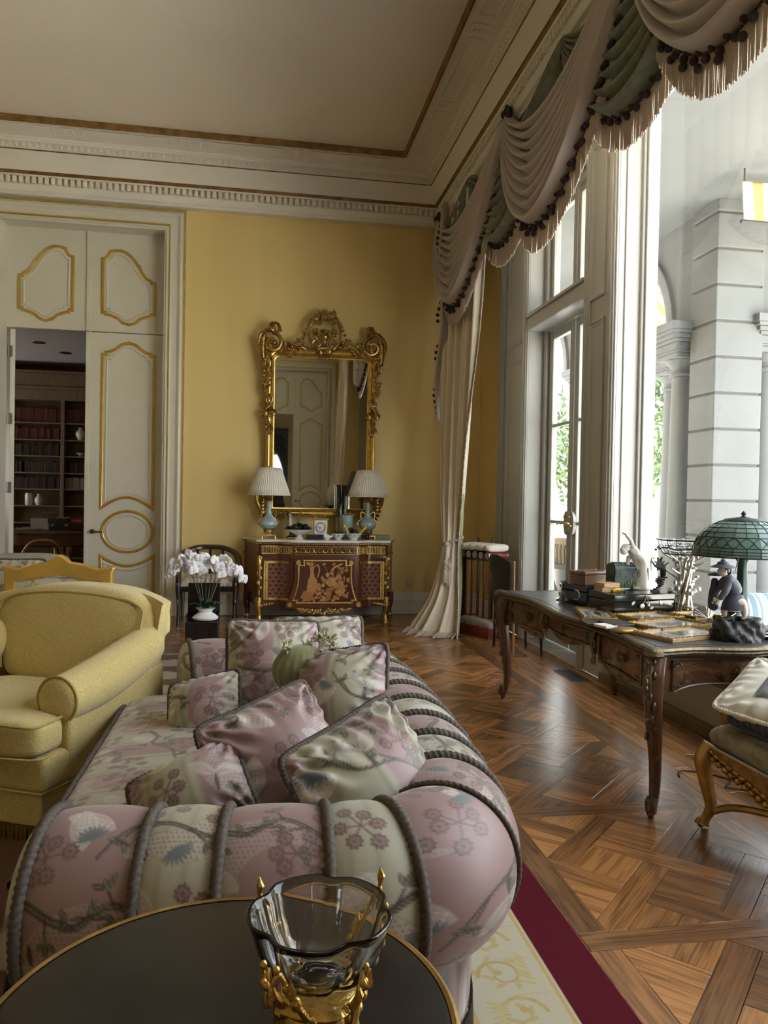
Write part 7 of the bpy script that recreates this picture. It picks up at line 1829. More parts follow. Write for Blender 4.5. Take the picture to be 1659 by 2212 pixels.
for k in range(2): block('small_book', ('lower', 'upper')[k] + ' small tan book stacked on the front of the lacquer box', 'book', (2.075, 4.235, TZ + .119 + .027 * k), .125 - .01 * k, .085, .026, 'tan_wood', math.radians(8 + 6 * k), .002, 'tan books on the lacquer box')
tag(MB().tube(catmull([(-.03, 0, 0), (-.01, -.004, .008), (.01, .004, .004), (.035, -.002, .006)], 5), .008, 8, sq=1.8).ball((.03, 0, .004), (.014, .008, .008)).build('yellow_ribbon', 'yellow_ribbon', loc=(2.115, 4.188, TZ + .128), rot=(0, 0, .15)), 'crumpled yellow ribbon tucked by the small tan books', 'ribbon')
ct = thing('painted_casket', 'domed blue casket painted with shells and cactus on the lacquer boxes', 'box', (2.285, 4.40, TZ + .126), rz=math.radians(-4))
U, V = np.meshgrid(np.linspace(0, PI, 30), np.linspace(-1, 1, 30), indexing='ij'); q_ = .075 * np.sin(U) ** .55
MB().grid(np.stack([V * .105, -.075 * np.sign(np.cos(U)) * np.abs(np.cos(U)) ** .5, .075 + q_ * .95], 2)).box(-.105, .105, -.074, .074, 0, .076).build('casket_body', 'chest_blue', ct, ang=50)
m = MB(); m.prism([(.07 * math.cos(a), .075 + .072 * math.sin(a) ** .6 if a < PI else 0) for a in np.linspace(0.01, PI - .01, 16)] + [(-.073, 0), (.073, 0)], 0, .005, Matrix(((0, 0, 1, .103), (1, 0, 0, 0), (0, 1, 0, 0), (0, 0, 0, 1)))); m.prism([(.07 * math.cos(a), .075 + .072 * math.sin(a) ** .6) for a in np.linspace(0.01, PI - .01, 16)] + [(-.073, 0), (.073, 0)], 0, .005, Matrix(((0, 0, -1, -.103), (1, 0, 0, 0), (0, 1, 0, 0), (0, 0, 0, 1)))); m.build('end_panel', 'chest_blue', ct)
MB().tube([(.03 + .03 * (1 - t / 16) * math.cos(t), -.079, .085 + .03 * (1 - t / 16) * math.sin(t)) for t in np.linspace(0, 14, 50)], .0022, 5).build('shell_spiral', 'steel', ct)
m = MB(); q = random.Random(6)
for k in range(9): m.ball((-.04 + .016 * k, -.077, .018 + .010 * (k % 3)), (.008, .004, .018), 7, 5)
m.build('cactus_relief', 'foliage', ct)
m = MB()
for k in range(9): m.ball((-.09 + .022 * k, .01 * math.sin(k * 2), .148), (.02, .03, .008), 7, 5)
m.build('lid_relief', 'chest_blue', ct)
# white statuette of a bowing dancer
stt = thing('white_statuette', 'white porcelain figure bending forward with one arm raised behind', 'statuette', (2.325, 4.345, TZ + .12), rz=.1)
def skin(name, pts, edges, rad, mat, parent, lv=2):
    me = bpy.data.meshes.new(name); me.from_pydata([tuple(p) for p in pts], edges, []); me.materials.append(MATS[mat])
    o = bpy.data.objects.new(name, me); col.objects.link(o); o.parent = parent
    sm = o.modifiers.new('skin', 'SKIN'); sm.use_smooth_shade = True
    for i, r in enumerate(rad): me.skin_vertices[0].data[i].radius = (r, r)
    me.skin_vertices[0].data[0].use_root = True
    ss = o.modifiers.new('sub', 'SUBSURF'); ss.levels = lv; ss.render_levels = lv
    return o
# robe
m = MB(); zz = np.linspace(0, 1, 16); A = np.linspace(0, 2 * PI, 32, endpoint=False)
rad = np.interp(zz, [0, .3, .6, .85, 1], [.060, .050, .045, .045, .03]); off = np.interp(zz, [0, .4, .75, 1], [.02, .03, .02, -.015])
G = np.stack([off[:, None] + (rad[:, None] * (1 + .08 * np.cos(9 * A))) * np.cos(A), .75 * rad[:, None] * np.sin(A), np.repeat((zz * .225)[:, None], 32, 1)], 2); m.grid(G, cv=True, flip=True).build('robe', 'parian', stt)
skin('body', [(.0, 0, .17), (-.015, 0, .215), (-.045, 0, .245), (-.068, 0, .248), (-.088, 0, .243), (-.052, -.02, .262), (-.07, -.03, .30), (-.105, -.03, .335), (-.03, .025, .22), (-.05, .03, .17), (-.06, .01, .12)], [(0, 1), (1, 2), (2, 3), (3, 4), (2, 5), (5, 6), (6, 7), (2, 8), (8, 9), (9, 10)], [.035, .036, .026, .014, .024, .016, .013, .010, .018, .013, .011], 'parian', stt)
MB().ball((-.098, 0, .238), (.025, .022, .027), 14, 10).ball((-.122, 0, .232), (.006, .005, .006), 6, 5).ball((-.116, .009, .244), (.004, .004, .003), 6, 4).ball((-.116, -.009, .244), (.004, .004, .003), 6, 4).ball((-.118, 0, .222), (.004, .006, .003), 6, 4).build('head', 'parian', stt)
MB().ball((-.086, 0, .252), (.027, .026, .024), 14, 10).lathe([(0, 0), (.03, 0), (.026, .01), (.01, .016), (0, .016)], 16, (-.078, 0, .262)).build('hair', 'parian', stt)
m = MB()
for k in range(4): m.tube([(-.105, -.036 + .004 * k, .335), (-.118 - .003 * k, -.038 + .005 * k, .346), (-.126, -.038 + .005 * k, .340)], [.0045, .004, .003], 6)
m.tube([(-.105, -.028, .335), (-.108, -.018, .345)], [.0045, .003], 6); m.build('hand', 'parian', stt)
for s in (-1, 1): MB().ball((.0 - .02, s * .03, .008), (.03, .012, .010), 10, 7).build('foot', 'parian', stt)
# crystal figurine
cf = tag(MB().lathe([(0, 0), (.045, 0), (.05, .01), (.04, .03), (.03, .04), (.034, .06), (.02, .075), (.014, .085), (.026, .10), (.03, .115), (.022, .132), (0, .14)], 7).ball((.035, 0, .035), (.025, .02, .018), 6, 5).build('crystal_figurine', 'crystal', loc=(1.985, 4.665, TZ), smooth=False), 'faceted crystal figurine standing alone on the far left of the desk', 'figurine')
# little black stair figure
bs = thing('bronze_stair_figure', 'small black bronze star figure leaping off a spiral stair', 'statuette', (2.40, 4.235, TZ + .119), rz=.2)
m = MB()
for k in range(9): m.box(-.028, .028, -.012, .012, 0, .008, place((.014 * math.sin(k * .7) - .02 + .008 * k, 0, .010 * k), k * .3))
m.build('stairs', 'iron', bs)
skin('body', [(.05, 0, .085), (.045, 0, .11), (.035, 0, .14), (.02, 0, .165), (-.02, 0, .15), (-.05, 0, .185), (.06, 0, .16), (.08, 0, .175), (.04, .01, .09)], [(0, 1), (1, 2), (2, 3), (2, 4), (4, 5), (2, 6), (6, 7), (1, 8)], [.014, .022, .02, .012, .007, .004, .008, .005, .012], 'iron', bs, 1)
star = []
for k in range(16): star.append((.01 + (.045 if k % 2 else .018) * math.cos(k * PI / 8), .165 + (.045 if k % 2 else .018) * math.sin(k * PI / 8)))
MB().prism(star, -.006, .006, FW).build('star_head', 'iron', bs, smooth=False); MB().tube([(-.05, 0, .12), (-.055, 0, .185), (-.045, 0, .205)], .003, 5).build('wand', 'iron', bs)
# silver branch epergne with crystal dish
ep = thing('silver_epergne', 'silver branch centrepiece carrying an etched crystal dish', 'centrepiece', (2.53, 4.16, TZ))
q = random.Random(17); m = MB()
for k in range(7):
    a = k * .9; m.tube(catmull([(.045 * math.cos(a), .045 * math.sin(a), 0), (.03 * math.cos(a + .4), .03 * math.sin(a + .4), .1), (.028 * math.cos(a + 1.1), .028 * math.sin(a + 1.1), .2), (.045 * math.cos(a + 1.5), .045 * math.sin(a + 1.5), .30), (.05 * math.cos(a + 1.8), .05 * math.sin(a + 1.8), .335)], 6), [.013 - .00025 * i for i in range(25)], 7)
m.build('trunk', 'silver', ep)
m = MB()
for k in range(6):
    a = k * 1.05 + .3; m.tube(catmull([(.03 * math.cos(a), .03 * math.sin(a), .14 + .03 * k), (.08 * math.cos(a), .08 * math.sin(a), .19 + .02 * k), (.11 * math.cos(a), .11 * math.sin(a), .21 + .02 * k)], 5), np.linspace(.009, .004, 11), 6)
    m.tube([(.04 * math.cos(a), .04 * math.sin(a), .30), (.12 * math.cos(a), .12 * math.sin(a), .345), (.15 * math.cos(a), .15 * math.sin(a), .39)], .005, 6)
m.build('branches', 'silver', ep)
m = MB()
for k in range(46):
    a = q.uniform(0, 6.28); r = q.uniform(.03, .085); z = q.uniform(.02, .33); m.ball((r * math.cos(a), r * math.sin(a), z), (q.uniform(.008, .02), q.uniform(.008, .02), q.uniform(.008, .018)), 7, 5)
m.build('blossoms', 'silver', ep)
MB().tube([(.155 * math.cos(a), .155 * math.sin(a), .385 + .006 * math.sin(6 * a)) for a in np.linspace(0, 2 * PI, 60, endpoint=False)], .004, 6, closed=True).tube([(.125 * math.cos(a), .125 * math.sin(a), .352) for a in np.linspace(0, 2 * PI, 40, endpoint=False)], .004, 6, closed=True).build('dish_ring', 'iron', ep)
m = MB()
for k in range(14):
    a = k * .449; m.prism([(0, 0), (.012, .007), (.02, 0), (.012, -.01)], -.002, .002, place((.155 * math.cos(a), .155 * math.sin(a), .372 + .01 * (k % 2)), a) @ Matrix.Rotation(PI / 2, 4, 'X'))
m.build('ivy_leaves', 'iron', ep, smooth=False)
MB().lathe([(0, .362), (.06, .362), (.12, .378), (.145, .40), (.155, .43), (.165, .438), (.15, .43), (.14, .405), (.115, .386), (.06, .37), (0, .37)], 54, lob=lobv(18, .035)).build('crystal_dish', 'crystal', ep, ang=15)
# leaded glass lamp
la = thing('leaded_glass_lamp', 'table lamp with green leaded glass dome shade and slim bronze stem', 'lamp', (2.60, 3.72, TZ))
MB().lathe([(0, 0), (.085, 0), (.11, .012), (.095, .022), (.05, .035), (.036, .06), (.032, .12), (.026, .28), (.026, .34), (.034, .35), (.034, .365), (.02, .37), (.012, .375), (.012, .58), (0, .58)], 24, lob=lambda a: 1 + .05 * np.cos(6 * a)).build('stem', 'lamp_bronze', la)
LR, LH, LZ = .255, .205, .372
def dome(t): return LR * math.sin(t * PI / 2) ** .92 if t > 0 else 0, LZ + LH * math.cos(t * PI / 2) ** 1.0 * 1.0
def domep(t, a, d=0.): r, z = dome(t); return ((r + d) * math.cos(a), (r + d) * math.sin(a), z + d * .5)
NS = 24; tv_ = [.26, .36, .46, .56, .66, .845, .90, .95, 1.0]
pane_ms = {}
for i in range(len(tv_) - 1):
    m = MB(); da = 2 * PI / NS
    n1 = 4 if i == 4 else 3
    G = np.array([[domep(tv_[i] + (tv_[i + 1] - tv_[i]) * q_, da * p_) for p_ in (0.01, .5, .99)] for q_ in np.linspace(.02, .98, n1)]); m.grid(G)
    o = m.build('glass_pane', 'stained_glass', la, ang=180)
    for k in range(1, NS): inst(o, None, la, None, (0, 0, k * da))
m = MB()
for i, tt_ in enumerate(tv_): m.tube([domep(tt_, a, .001) for a in np.linspace(0, 2 * PI, 72, endpoint=False)], .0022 if i < len(tv_) - 1 else .004, 5, closed=True)
for k in range(NS):
    a = k * 2 * PI / NS
    m.tube([domep(q_, a, .001) for q_ in np.linspace(.26, .66, 8)], .0018, 5); m.tube([domep(q_, a, .001) for q_ in np.linspace(.845, 1, 5)], .0018, 5)
    w = 2 * PI / NS
    for sg in (-1, 1): m.tube([domep(.66 + .185 * q_, a + sg * w * .5 * (math.sin(q_ * PI) ** 1.3 * .95 if q_ < .62 else (math.sin(.62 * PI) ** 1.3 * .95) * (1 - (q_ - .62) / .38) ** .7), .001) for q_ in np.linspace(0, 1, 12)], .0018, 5)
m.build('leading', 'lead', la)
MB().lathe([(0, 0), (.10, -.012), (.105, -.004), (.09, .006), (.03, .014), (.012, .018), (.008, .026), (.014, .032), (.010, .04), (.004, .046), (0, .05)], 28, (0, 0, LZ + LH - .01), lob=lambda a: 1 + .03 * np.cos(14 * a)).build('cap', 'lead', la)
MB().tube([(.02 * math.cos(a), .02 * math.sin(a), .352) for a in np.linspace(0, 2 * PI, 16, endpoint=False)], .004, 5, closed=True).build('collar', 'lamp_bronze', la)
# fisherman figure on rock
fm = thing('fisherman_figurine', 'carved figure of two fishermen in straw hats stooping on a dark rock', 'statuette', (2.275, 3.30, TZ), rz=-.15)
U, V = np.meshgrid(np.linspace(0, 2 * PI, 72, endpoint=False), np.linspace(0, 1, 26), indexing='ij')
rk = 1 + .10 * np.sin(3 * U + 7 * V) + .07 * np.sin(7 * U - 9 * V) + .05 * np.sin(13 * U + 15 * V)
pz = np.where(V < .6, V / .6, 1.0); pr_ = np.where(V < .6, 1 - .18 * (V / .6) ** 2, .82 * (1 - ((V - .6) / .4)))
MB().grid(np.stack([.125 * rk * pr_ * np.cos(U) + .01, .085 * rk * pr_ * np.sin(U), .10 * pz * (1 + .10 * np.sin(2 * U + 2) + .05 * np.sin(9 * U + 20 * V)) + .0], 2), cu=True).build('rock', 'rock_dark', fm)
bz_ = .098
skin('fisherman_legs', [(-.005, 0, bz_ + .085), (.03, -.015, bz_ + .08), (.035, -.018, bz_ + .04), (.034, -.02, bz_ + .008), (.018, -.02, bz_ + .006), (-.04, .01, bz_ + .08), (-.05, .012, bz_ + .04), (-.046, .012, bz_ + .008), (-.066, .01, bz_ + .006)], [(0, 1), (1, 2), (2, 3), (3, 4), (0, 5), (5, 6), (6, 7), (7, 8)], [.03, .022, .017, .011, .008, .022, .017, .011, .008], 'skin_ivory', fm)
m = MB(); zz = np.linspace(0, 1, 10); A = np.linspace(0, 2 * PI, 28, endpoint=False); rr_ = np.interp(zz, [0, .4, 1], [.060, .056, .034])
m.grid(np.stack([-.004 + (rr_[:, None] * (1 + .05 * np.cos(8 * A))) * np.cos(A) * 1.05, .62 * rr_[:, None] * np.sin(A), np.repeat((bz_ + .045 + zz * .075)[:, None], 28, 1)], 2), cv=True, flip=True).build('tunic_skirt', 'robe_blue', fm)
skin('torso', [(0, 0, bz_ + .11), (-.012, 0, bz_ + .15), (-.028, 0, bz_ + .185), (-.044, 0, bz_ + .212), (-.05, -.03, bz_ + .18), (-.07, -.035, bz_ + .13), (-.092, -.025, bz_ + .095), (-.045, .035, bz_ + .18), (-.07, .04, bz_ + .14), (-.092, .02, bz_ + .10)], [(0, 1), (1, 2), (2, 3), (2, 4), (4, 5), (5, 6), (2, 7), (7, 8), (8, 9)], [.036, .042, .036, .016, .022, .018, .013, .022, .018, .013], 'robe_slate', fm)
hc = np.array([-.062, 0, bz_ + .232])
MB().ball(hc, (.024, .021, .028), 16, 12).ball(hc + np.array([-.025, 0, -.002]), (.006, .005, .008), 8, 6).ball(hc + np.array([-.021, .009, .006]), (.004, .004, .003), 6, 4).ball(hc + np.array([-.021, -.009, .006]), (.004, .004, .003), 6, 4).ball(hc + np.array([-.021, 0, -.014]), (.004, .008, .003), 6, 4).ball(hc + np.array([.002, -.021, 0]), (.006, .004, .008), 6, 5).ball(hc + np.array([.002, .021, 0]), (.006, .004, .008), 6, 5).build('head', 'skin_ivory', fm)
MB().ball(hc + np.array([.008, 0, .006]), (.024, .0225, .026), 14, 10).ball(hc + np.array([.03, 0, -.002]), (.012, .012, .016)).build('hair', 'rock_dark', fm)
MB().lathe([(.058, 0), (.05, .006), (.028, .016), (.024, .026), (.012, .030), (.010, .038), (0, .038)], 26, hc + np.array([-.002, 0, .016])).build('straw_hat', 'robe_blue', fm)
m = MB(); 
for sg in (-1, 1):
    h_ = np.array([-.094, sg * .022, bz_ + .093]); m.ball(h_, (.010, .008, .011), 8, 6)
    for k in range(4): m.tube([h_ + np.array([-.004, .004 * (k - 1.5), -.006]), h_ + np.array([-.010, .004 * (k - 1.5), -.016]), h_ + np.array([-.006, .0035 * (k - 1.5), -.022])], [.003, .0027, .002], 5)
    m.tube([h_ + np.array([.004, -sg * .006, 0]), h_ + np.array([-.002, -sg * .012, -.010])], [.003, .002], 5)
m.build('hands', 'skin_ivory', fm)
MB().tube(catmull([(.01, .03, bz_ + .23), (.02, .03, bz_ + .28), (.015, .03, bz_ + .30), (-.06, .03, bz_ + .285)], 4), .0022, 5).build('fishing_rod', 'rock_dark', fm)
skin('second_fisherman', [(-.085, .045, bz_ + .03), (-.088, .045, bz_ + .08), (-.085, .045, bz_ + .13), (-.082, .045, bz_ + .17), (-.082, .045, bz_ + .195), (-.10, .03, bz_ + .11), (-.11, .02, bz_ + .08)], [(0, 1), (1, 2), (2, 3), (3, 4), (2, 5), (5, 6)], [.024, .03, .03, .016, .020, .012, .009], 'robe_blue', fm)
MB().lathe([(.034, 0), (.028, .006), (.015, .014), (0, .017)], 20, (-.084, .045, bz_ + .205)).build('second_hat', 'rock_dark', fm)
# mustard jar with spoon, shells, plates, small cases
jr = thing('lidded_jar', 'dark lidded jar with a tall finial behind the photo frames', 'jar', (2.485, 3.63, TZ))
MB().lathe([(0, 0), (.048, 0), (.05, .01), (.046, .02), (.05, .085), (.055, .09), (0, .09)], 28).build('jar_body', 'lamp_bronze', jr); MB().lathe([(.056, .09), (.05, .10), (.03, .112), (.014, .122), (.01, .135), (.014, .142), (.008, .155), (0, .16)], 28).build('lid', 'bronze_dark', jr)
tag(MB().tube(catmull([(-.10, -.03, .035), (0, 0, .062), (.10, .03, .09)], 6), .0035, 6).ball((-.12, -.035, .028), (.03, .016, .008), 12, 8).build('silver_spoon', 'silver', loc=(2.40, 3.545, TZ + .0), rot=(0, 0, .2)), 'silver spoon resting against the lidded jar', 'spoon')
U, V = np.meshgrid(np.linspace(-1.1, 1.1, 30), np.linspace(0, 1, 14), indexing='ij')
tag(MB().grid(np.stack([.085 * V * np.sin(U), .02 * V + .006 * np.cos(U * 26) * V, .012 + .08 * V * np.cos(U)], 2)).build('scallop_shell', 'silver', loc=(2.50, 3.86, TZ), rot=(-.5, 0, .2), thick=.004), 'ribbed scallop shell dish leaning behind the lidded jar', 'shell')
q = random.Random(31)
for k, (x, y) in enumerate(((2.375, 3.58), (2.335, 3.50), (2.43, 3.72))): tag(MB().ball((0, 0, .014), (.055, .028, .014), 12, 8).ball((.03, .0, .018), (.03, .02, .014), 10, 7).build('dark_pebble', 'rock_dark', loc=(x, y, TZ + .028 * 0), rot=(0, 0, q.uniform(0, 3))), ('rounded dark stone just left of the fisherman rock', 'smaller dark stone touching the nearest frame', 'dark stone lying left of the lidded jar')[k], 'stone')
for k in range(3): tag(MB().lathe([(0, 0), (.06, 0), (.115 - .012 * k, .010), (.12 - .012 * k, .014), (.112 - .012 * k, .013), (.06, .005), (0, .005)], 36).build('coaster_plate', 'lacquer' if k != 1 else 'porcelain', loc=(2.52, 3.36, TZ + .0145 * k)), ('lowest', 'middle white', 'topmost')[k] + ' small plate in the stack right of the fisherman rock', 'plate', 'plates by the fisherman')
tag(MB().lathe([(0, 0), (.055, 0), (.062, .006), (.062, .012), (.055, .018), (0, .02)], 32, sx=1.15, sy=.85).build('round_compact', 'gilt_old', loc=(1.835, 3.545, TZ), rot=(0, 0, .3)), 'oval gilt compact on the desk edge before the frames', 'compact')
block('flat_case', 'small white faced flat case near the desk edge', 'case', (1.80, 3.685, TZ), .075, .10, .014, 'card_white', .25, .003)
block('flat_case', 'black flat leather case left of the white faced one', 'case', (1.765, 3.80, TZ), .07, .12, .012, 'dark_leather', -.1, .003)
block('flat_case', 'larger black flat case between compact and frames', 'case', (1.885, 3.735, TZ), .12, .16, .018, 'dark_leather', .15, .004)
# ------------------------------------------------------------------ round side table and crystal bowl in the foreground
rt = thing('round_table', 'low round table with dark polished top and brass rim in the foreground', 'table', (-.04, 1.17, 0))
RT = .366
MB().lathe([(0, .592), (RT - .012, .592), (RT - .012, .618), (RT - .02, .62), (0, .62)], 96).build('top', 'granite_top', rt, ang=40)
MB().lathe([(RT - .014, .590), (RT - .002, .588), (RT + .002, .60), (RT + .001, .616), (RT - .006, .622), (RT - .013, .620)], 96).build('brass_rim', 'gilt_old', rt)
MB().lathe([(0, 0), (.16, 0), (.17, .02), (.12, .04), (.05, .06), (.035, .12), (.05, .3), (.035, .5), (.06, .57), (.14, .592), (0, .592)], 32).build('pedestal', 'gilt_dark', rt)
cbw = thing('crystal_centrepiece', 'lobed crystal bowl on a gilt bronze stand with branches and buds', 'bowl', (.098, 1.052, .621))
rg_ = np.linspace(0, 2 * PI, 120, endpoint=False)
lob5 = lambda a: 1 - .10 * np.abs(np.cos(2.5 * a)) ** 8
MB().lathe([(0, .128), (.030, .128), (.034, .122), (.036, .128), (.054, .133), (.074, .150), (.089, .182), (.097, .210), (.1015, .221), (.1025, .2235), (.1, .226), (.096, .224), (.090, .211), (.082, .185), (.067, .156), (.048, .142), (.032, .138), (.0, .138)], 120, lob=lob5).build('bowl', 'crystal', cbw, ang=180)
MB().lathe([(0, 0), (.058, 0), (.062, .01), (.056, .022), (.060, .04), (.050, .056), (.056, .075), (.050, .095), (.060, .106), (.054, .116), (.03, .122), (0, .122)], 48, lob=lambda a: 1 + .03 * np.cos(5 * a)).build('stand', 'ormolu', cbw)
m = MB(); q = random.Random(3)
for k in range(26):
    a = q.uniform(0, 6.28); z = q.uniform(.03, .11); r = .056; m.ball((r * math.cos(a), r * math.sin(a), z), (q.uniform(.005, .009),) * 3, 8, 6)
for k in range(5):
    a = k * 1.257 + .2; m.tube([( .058 * math.cos(a + t * .5), .058 * math.sin(a + t * .5), .02 + t * .09) for t in np.linspace(0, 1, 9)], .006, 6)
m.build('stand_relief', 'ormolu', cbw)
def branch(a, hgt, side, lab='branch'):
    rad = [.050, .066, .082, .097, .107]; zz = [.10, .122, .15, .185, hgt]
    P = catmull([(r * math.cos(a + side * .12 * i), r * math.sin(a + side * .12 * i), z) for i, (r, z) in enumerate(zip(rad, zz))], 6)
    b = MB().tube(P, np.linspace(.0065, .0022, len(P)), 7)
    for i in (8, 13, 17, 21):
        p = P[i]; s = .005 if i % 2 else .008; dr = p / np.linalg.norm(p[:2]); b.ball((p[0] + dr[0] * .008, p[1] + dr[1] * .008, p[2] + .010), (s, s, s * 1.25), 8, 6)
    p = P[-1]; b.tube([p, p + np.array([.002, 0, .014]), p + np.array([0, 0, .028])], [.002, .006, .001], 6)
    p = P[11]; b.tube([p, p + np.array([.012 * math.cos(a), .012 * math.sin(a), .016]), p + np.array([.016 * math.cos(a), .016 * math.sin(a), .036])], [.0025, .008, .001], 6)
    b.build(lab, 'ormolu', cbw)
for a, h, s in ((1.0, .225, -1), (2.0, .215, 1), (.0, .185, 1), (-.7, .15, -1), (3.5, .145, 1), (4.4, .14, -1)): branch(a, h, s)
# ------------------------------------------------------------------ croquet set by the curtain
ang = math.atan2(-.92, .40)
cq = thing('croquet_stand', 'dark red wooden croquet stand between curtain and French door', 'stand', (2.40, 7.87, 0), rz=ang)
MB().box(-.30, .30, -.14, -.12, .01, .11).box(-.30, .30, .12, .14, .01, .11).box(-.30, -.28, -.12, .12, .01, .11).box(.28, .30, -.12, .12, .01, .11).box(-.30, .30, -.14, .14, .0, .015).build('tray', 'red_wood', cq, smooth=False, bevel=.004)
MB().box(-.30, .30, -.05, .05, .79, .82).build('top_rail', 'mahogany', cq, smooth=False, bevel=.004)
for x in (-.285, .285): MB().box(x - .015, x + .015, -.03, .03, .01, .80).build('post', 'mahogany', cq, smooth=False, bevel=.003)
for x in (.285,): MB().box(.298, .302, -.10, .10, .02, .10).build('end_plate', 'red_wood', cq, smooth=False)
hm = None
names = ('red', 'blue', 'black', 'yellow', 'green', 'plain')
for k in range(6):
    x = .25 - k * .10
    t = thing('croquet_mallet', ('croquet mallet nearest the viewer with a bright red head lying on the rack', 'second croquet mallet from the front of the rack', 'third croquet mallet from the front of the rack', 'fourth croquet mallet from the front of the rack', 'fifth croquet mallet from the front of the rack', 'croquet mallet at the back of the rack beside the curtain')[k], 'mallet', (0, 0, 0), group='croquet mallets on the stand')
    t.matrix_world = cq.matrix_world if False else Matrix.Translation((2.40, 7.87, 0)) @ Matrix.Rotation(ang, 4, 'Z') @ Matrix.Translation((x, 0, 0))
    MB().tube([(0, -.135, .858), (0, .135, .858)], .036, 16).build('head', 'red_wood' if k == 0 else 'mahogany', t)
    m = MB()
    for y in (-.128, .128): m.tube([(0, y - .008, .858), (0, y + .008, .858)], .0375, 16)
    m.build('head_ring', 'steel', t)
    MB().tube([(0, 0, .83), (0, .0, .10)], [.011, .014], 10).build('handle', 'mahogany', t)
    if k in (0, 1): MB().tube([(0, 0, .62), (0, 0, .70)], .0135, 10).build('colour_band', 'enamel_yellow' if k == 0 else 'enamel_red', t)
pk = thing('winning_peg', 'wooden croquet peg with bright colour bands leaning beside the stand', 'peg', (2.575, 7.66, 0))
MB().tube([(0, 0, 0), (0, 0, .62)], .018, 12).build('peg', 'red_wood', pk)
for k, (z, mt) in enumerate(((.30, 'enamel_orange'), (.345, 'enamel_green'), (.39, 'enamel_yellow'), (.44, 'enamel_red'), (.49, 'robe_blue'), (.54, 'enamel_red'), (.585, 'enamel_green'))): MB().tube([(0, 0, z), (0, 0, z + .042)], .0195, 12).build('band', mt, pk)
R_c = Matrix.Translation((2.40, 7.87, 0)) @ Matrix.Rotation(ang, 4, 'Z')
for k in range(4):
    x = .24 - k * .125; p = R_c @ Vector((x, 0, .896))
    t = thing('rolled_towel', ('rolled white towel at the front end of the croquet rack', 'second rolled white towel on the croquet rack', 'third rolled white towel on the croquet rack', 'rolled white towel beside the curtain')[k], 'towel', tuple(p), rz=ang, group='rolled towels on the croquet rack')
    m = MB(); rbox(m, -.058, .058, -.15, .15, 0, .085, p=3.2); m.build('roll', 'towel', t)
    MB().tube([(.004 + .03 * (1 - q_ / 16) * math.cos(q_), .0, 0) for q_ in np.linspace(0, 1, 2)] and [(.03 * (1 - q_ / 14) * math.cos(q_), -.151, .043 + .026 * (1 - q_ / 14) * math.sin(q_)) for q_ in np.linspace(0, 12, 40)], .0035, 5).build('spiral_edge', 'towel', t)
for k, x in enumerate((-.05, -.28)):
    p = R_c @ Vector((x, .20, 0)); tag(MB().box(-.012, .012, -.012, .012, 0, 1.02).build('corner_flag_post', 'ebony', loc=tuple(p), smooth=False, bevel=.003), ('black post standing behind the middle of the croquet rack', 'black post standing behind the far end of the croquet rack')[k], 'post')
bg_ = thing('canvas_bag', 'grey canvas bag with dark straps lying in the croquet tray', 'bag', tuple(R_c @ Vector((.0, -.02, .016))), rz=ang)
m = MB(); rbox(m, -.27, .27, -.095, .095, 0, .165, p=4); m.build('bag_body', 'canvas_bag', bg_)
for x in (-.12, .10): MB().tube([(x, .096 * math.cos(a), .083 + .085 * math.sin(a)) for a in np.linspace(-.3, PI + .3, 20)], .009, 6, sq=.3).build('strap', 'dark_leather', bg_)
MB().tube(catmull([(.262, -.03, .10), (.27, -.02, .13), (.22, -.01, .165), (0, 0, .168)], 6), .004, 5).build('zip', 'iron', bg_)
# black chair by the French door (its broad back to the room)
bk = thing('black_chair', 'black chair with broad curved back standing by the French door', 'chair', (2.44, 6.95, 0))
m = MB(); U, V = np.meshgrid(np.linspace(-1, 1, 24), np.linspace(0, 1, 12), indexing='ij')
w_ = .24 + .07 * V; G = np.stack([-.16 + .05 * np.abs(U) ** 2 - .02 * V, U * w_, .46 + V * (.46 - .05 * np.abs(U) ** 2)], 2); m.grid(G); m.build('back_panel', 'rubber', bk, ang=60, thick=.022)
MB().tube([(-.10, -.305, .88), (-.07, -.235, .46), (-.06, -.22, 0)], .012, 8).build('side_rail', 'tan_wood', bk)
m = MB(); rbox(m, -.14, .24, -.24, .24, .40, .48, p=5); m.build('seat', 'rubber', bk)
for x, y in ((-.1, .2), (.2, -.2), (.2, .2)): MB().tube([(x, y, .42), (x * 1.1, y * 1.05, 0)], .014, 8).build('leg', 'ebony', bk)
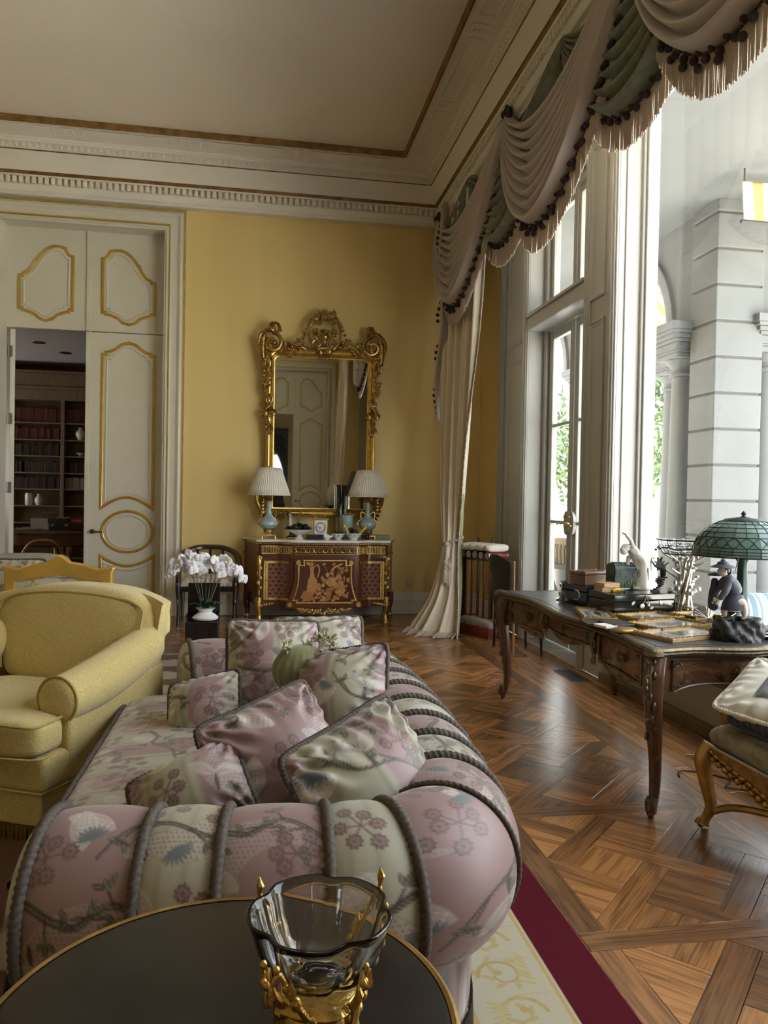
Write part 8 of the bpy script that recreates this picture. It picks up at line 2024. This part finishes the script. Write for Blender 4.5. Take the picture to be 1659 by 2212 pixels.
# floor register
vt = thing('floor_register', 'dark metal floor register grille set in the parquet by the window', 'vent', (2.585, 5.89, 0), rz=-.02)
MB().frame([(-.075, -.20), (.075, -.20), (.075, .20), (-.075, .20)], [(0, 0), (0, .004), (.014, .004), (.014, 0)]).build('rim', 'iron', vt, smooth=False)
MB().box(-.062, .062, -.187, .187, 0, .0012).build('pan', 'rubber', vt, smooth=False)
s0 = MB().box(-.062, .062, -.0035, .0035, .001, .0035).build('louvre', 'iron', vt, smooth=False); s0.location = (0, -.175, 0)
for k in range(1, 24): inst(s0, None, vt, (0, -.175 + k * .0152, 0))
for x in (-.02, .02): MB().box(x - .002, x + .002, -.187, .187, .001, .0038).build('divider', 'iron', vt, smooth=False)
# loose cable
tag(MB().tube(catmull([(2.20, 3.62, .006), (2.25, 3.70, .006), (2.35, 3.66, .006), (2.44, 3.55, .006), (2.36, 3.46, .006), (2.42, 3.40, .012), (2.50, 3.47, .006), (2.46, 3.58, .012), (2.60, 3.62, .006), (2.74, 3.60, .006)], 8), .004, 6).build('lamp_cable', 'rubber'), 'loose black cable coiled on the floor under the desk', 'cable')
# rear room furnishings seen only in the mirror
vs = pot('tall_vase', 'tall blue and white vase reflected in the mirror', (2.05, YR + .35, .9), [(0, 0), (.10, 0), (.12, .02), (.17, .2), (.18, .32), (.14, .45), (.07, .55), (.06, .68), (.09, .80), (.13, .86), (.12, .86), (.05, .7), (0, .66)], 'porcelain')
tp = thing('pedestal_table', 'dark pedestal under the vase reflected in the mirror', 'table', (2.05, YR + .35, 0))
MB().lathe([(0, 0), (.2, 0), (.2, .05), (.08, .1), (.06, .5), (.1, .85), (.26, .87), (.26, .9), (0, .9)], 28).build('pedestal', 'mahogany', tp)
st_ = thing('dark_bust', 'dark bronze robed statue reflected in the mirror', 'statue', (.62, -4.2, 0))
MB().lathe([(0, 0), (.28, 0), (.28, .1), (.22, .15), (.22, .8), (.26, .85), (0, .85)], 24).build('plinth', 'ebony', st_); MB().lathe([(0, .85), (.2, .85), (.17, 1.1), (.2, 1.4), (.12, 1.55), (.06, 1.6), (0, 1.62)], 20).ball((0, 0, 1.72), (.09, .1, .13)).build('figure', 'ebony', st_)
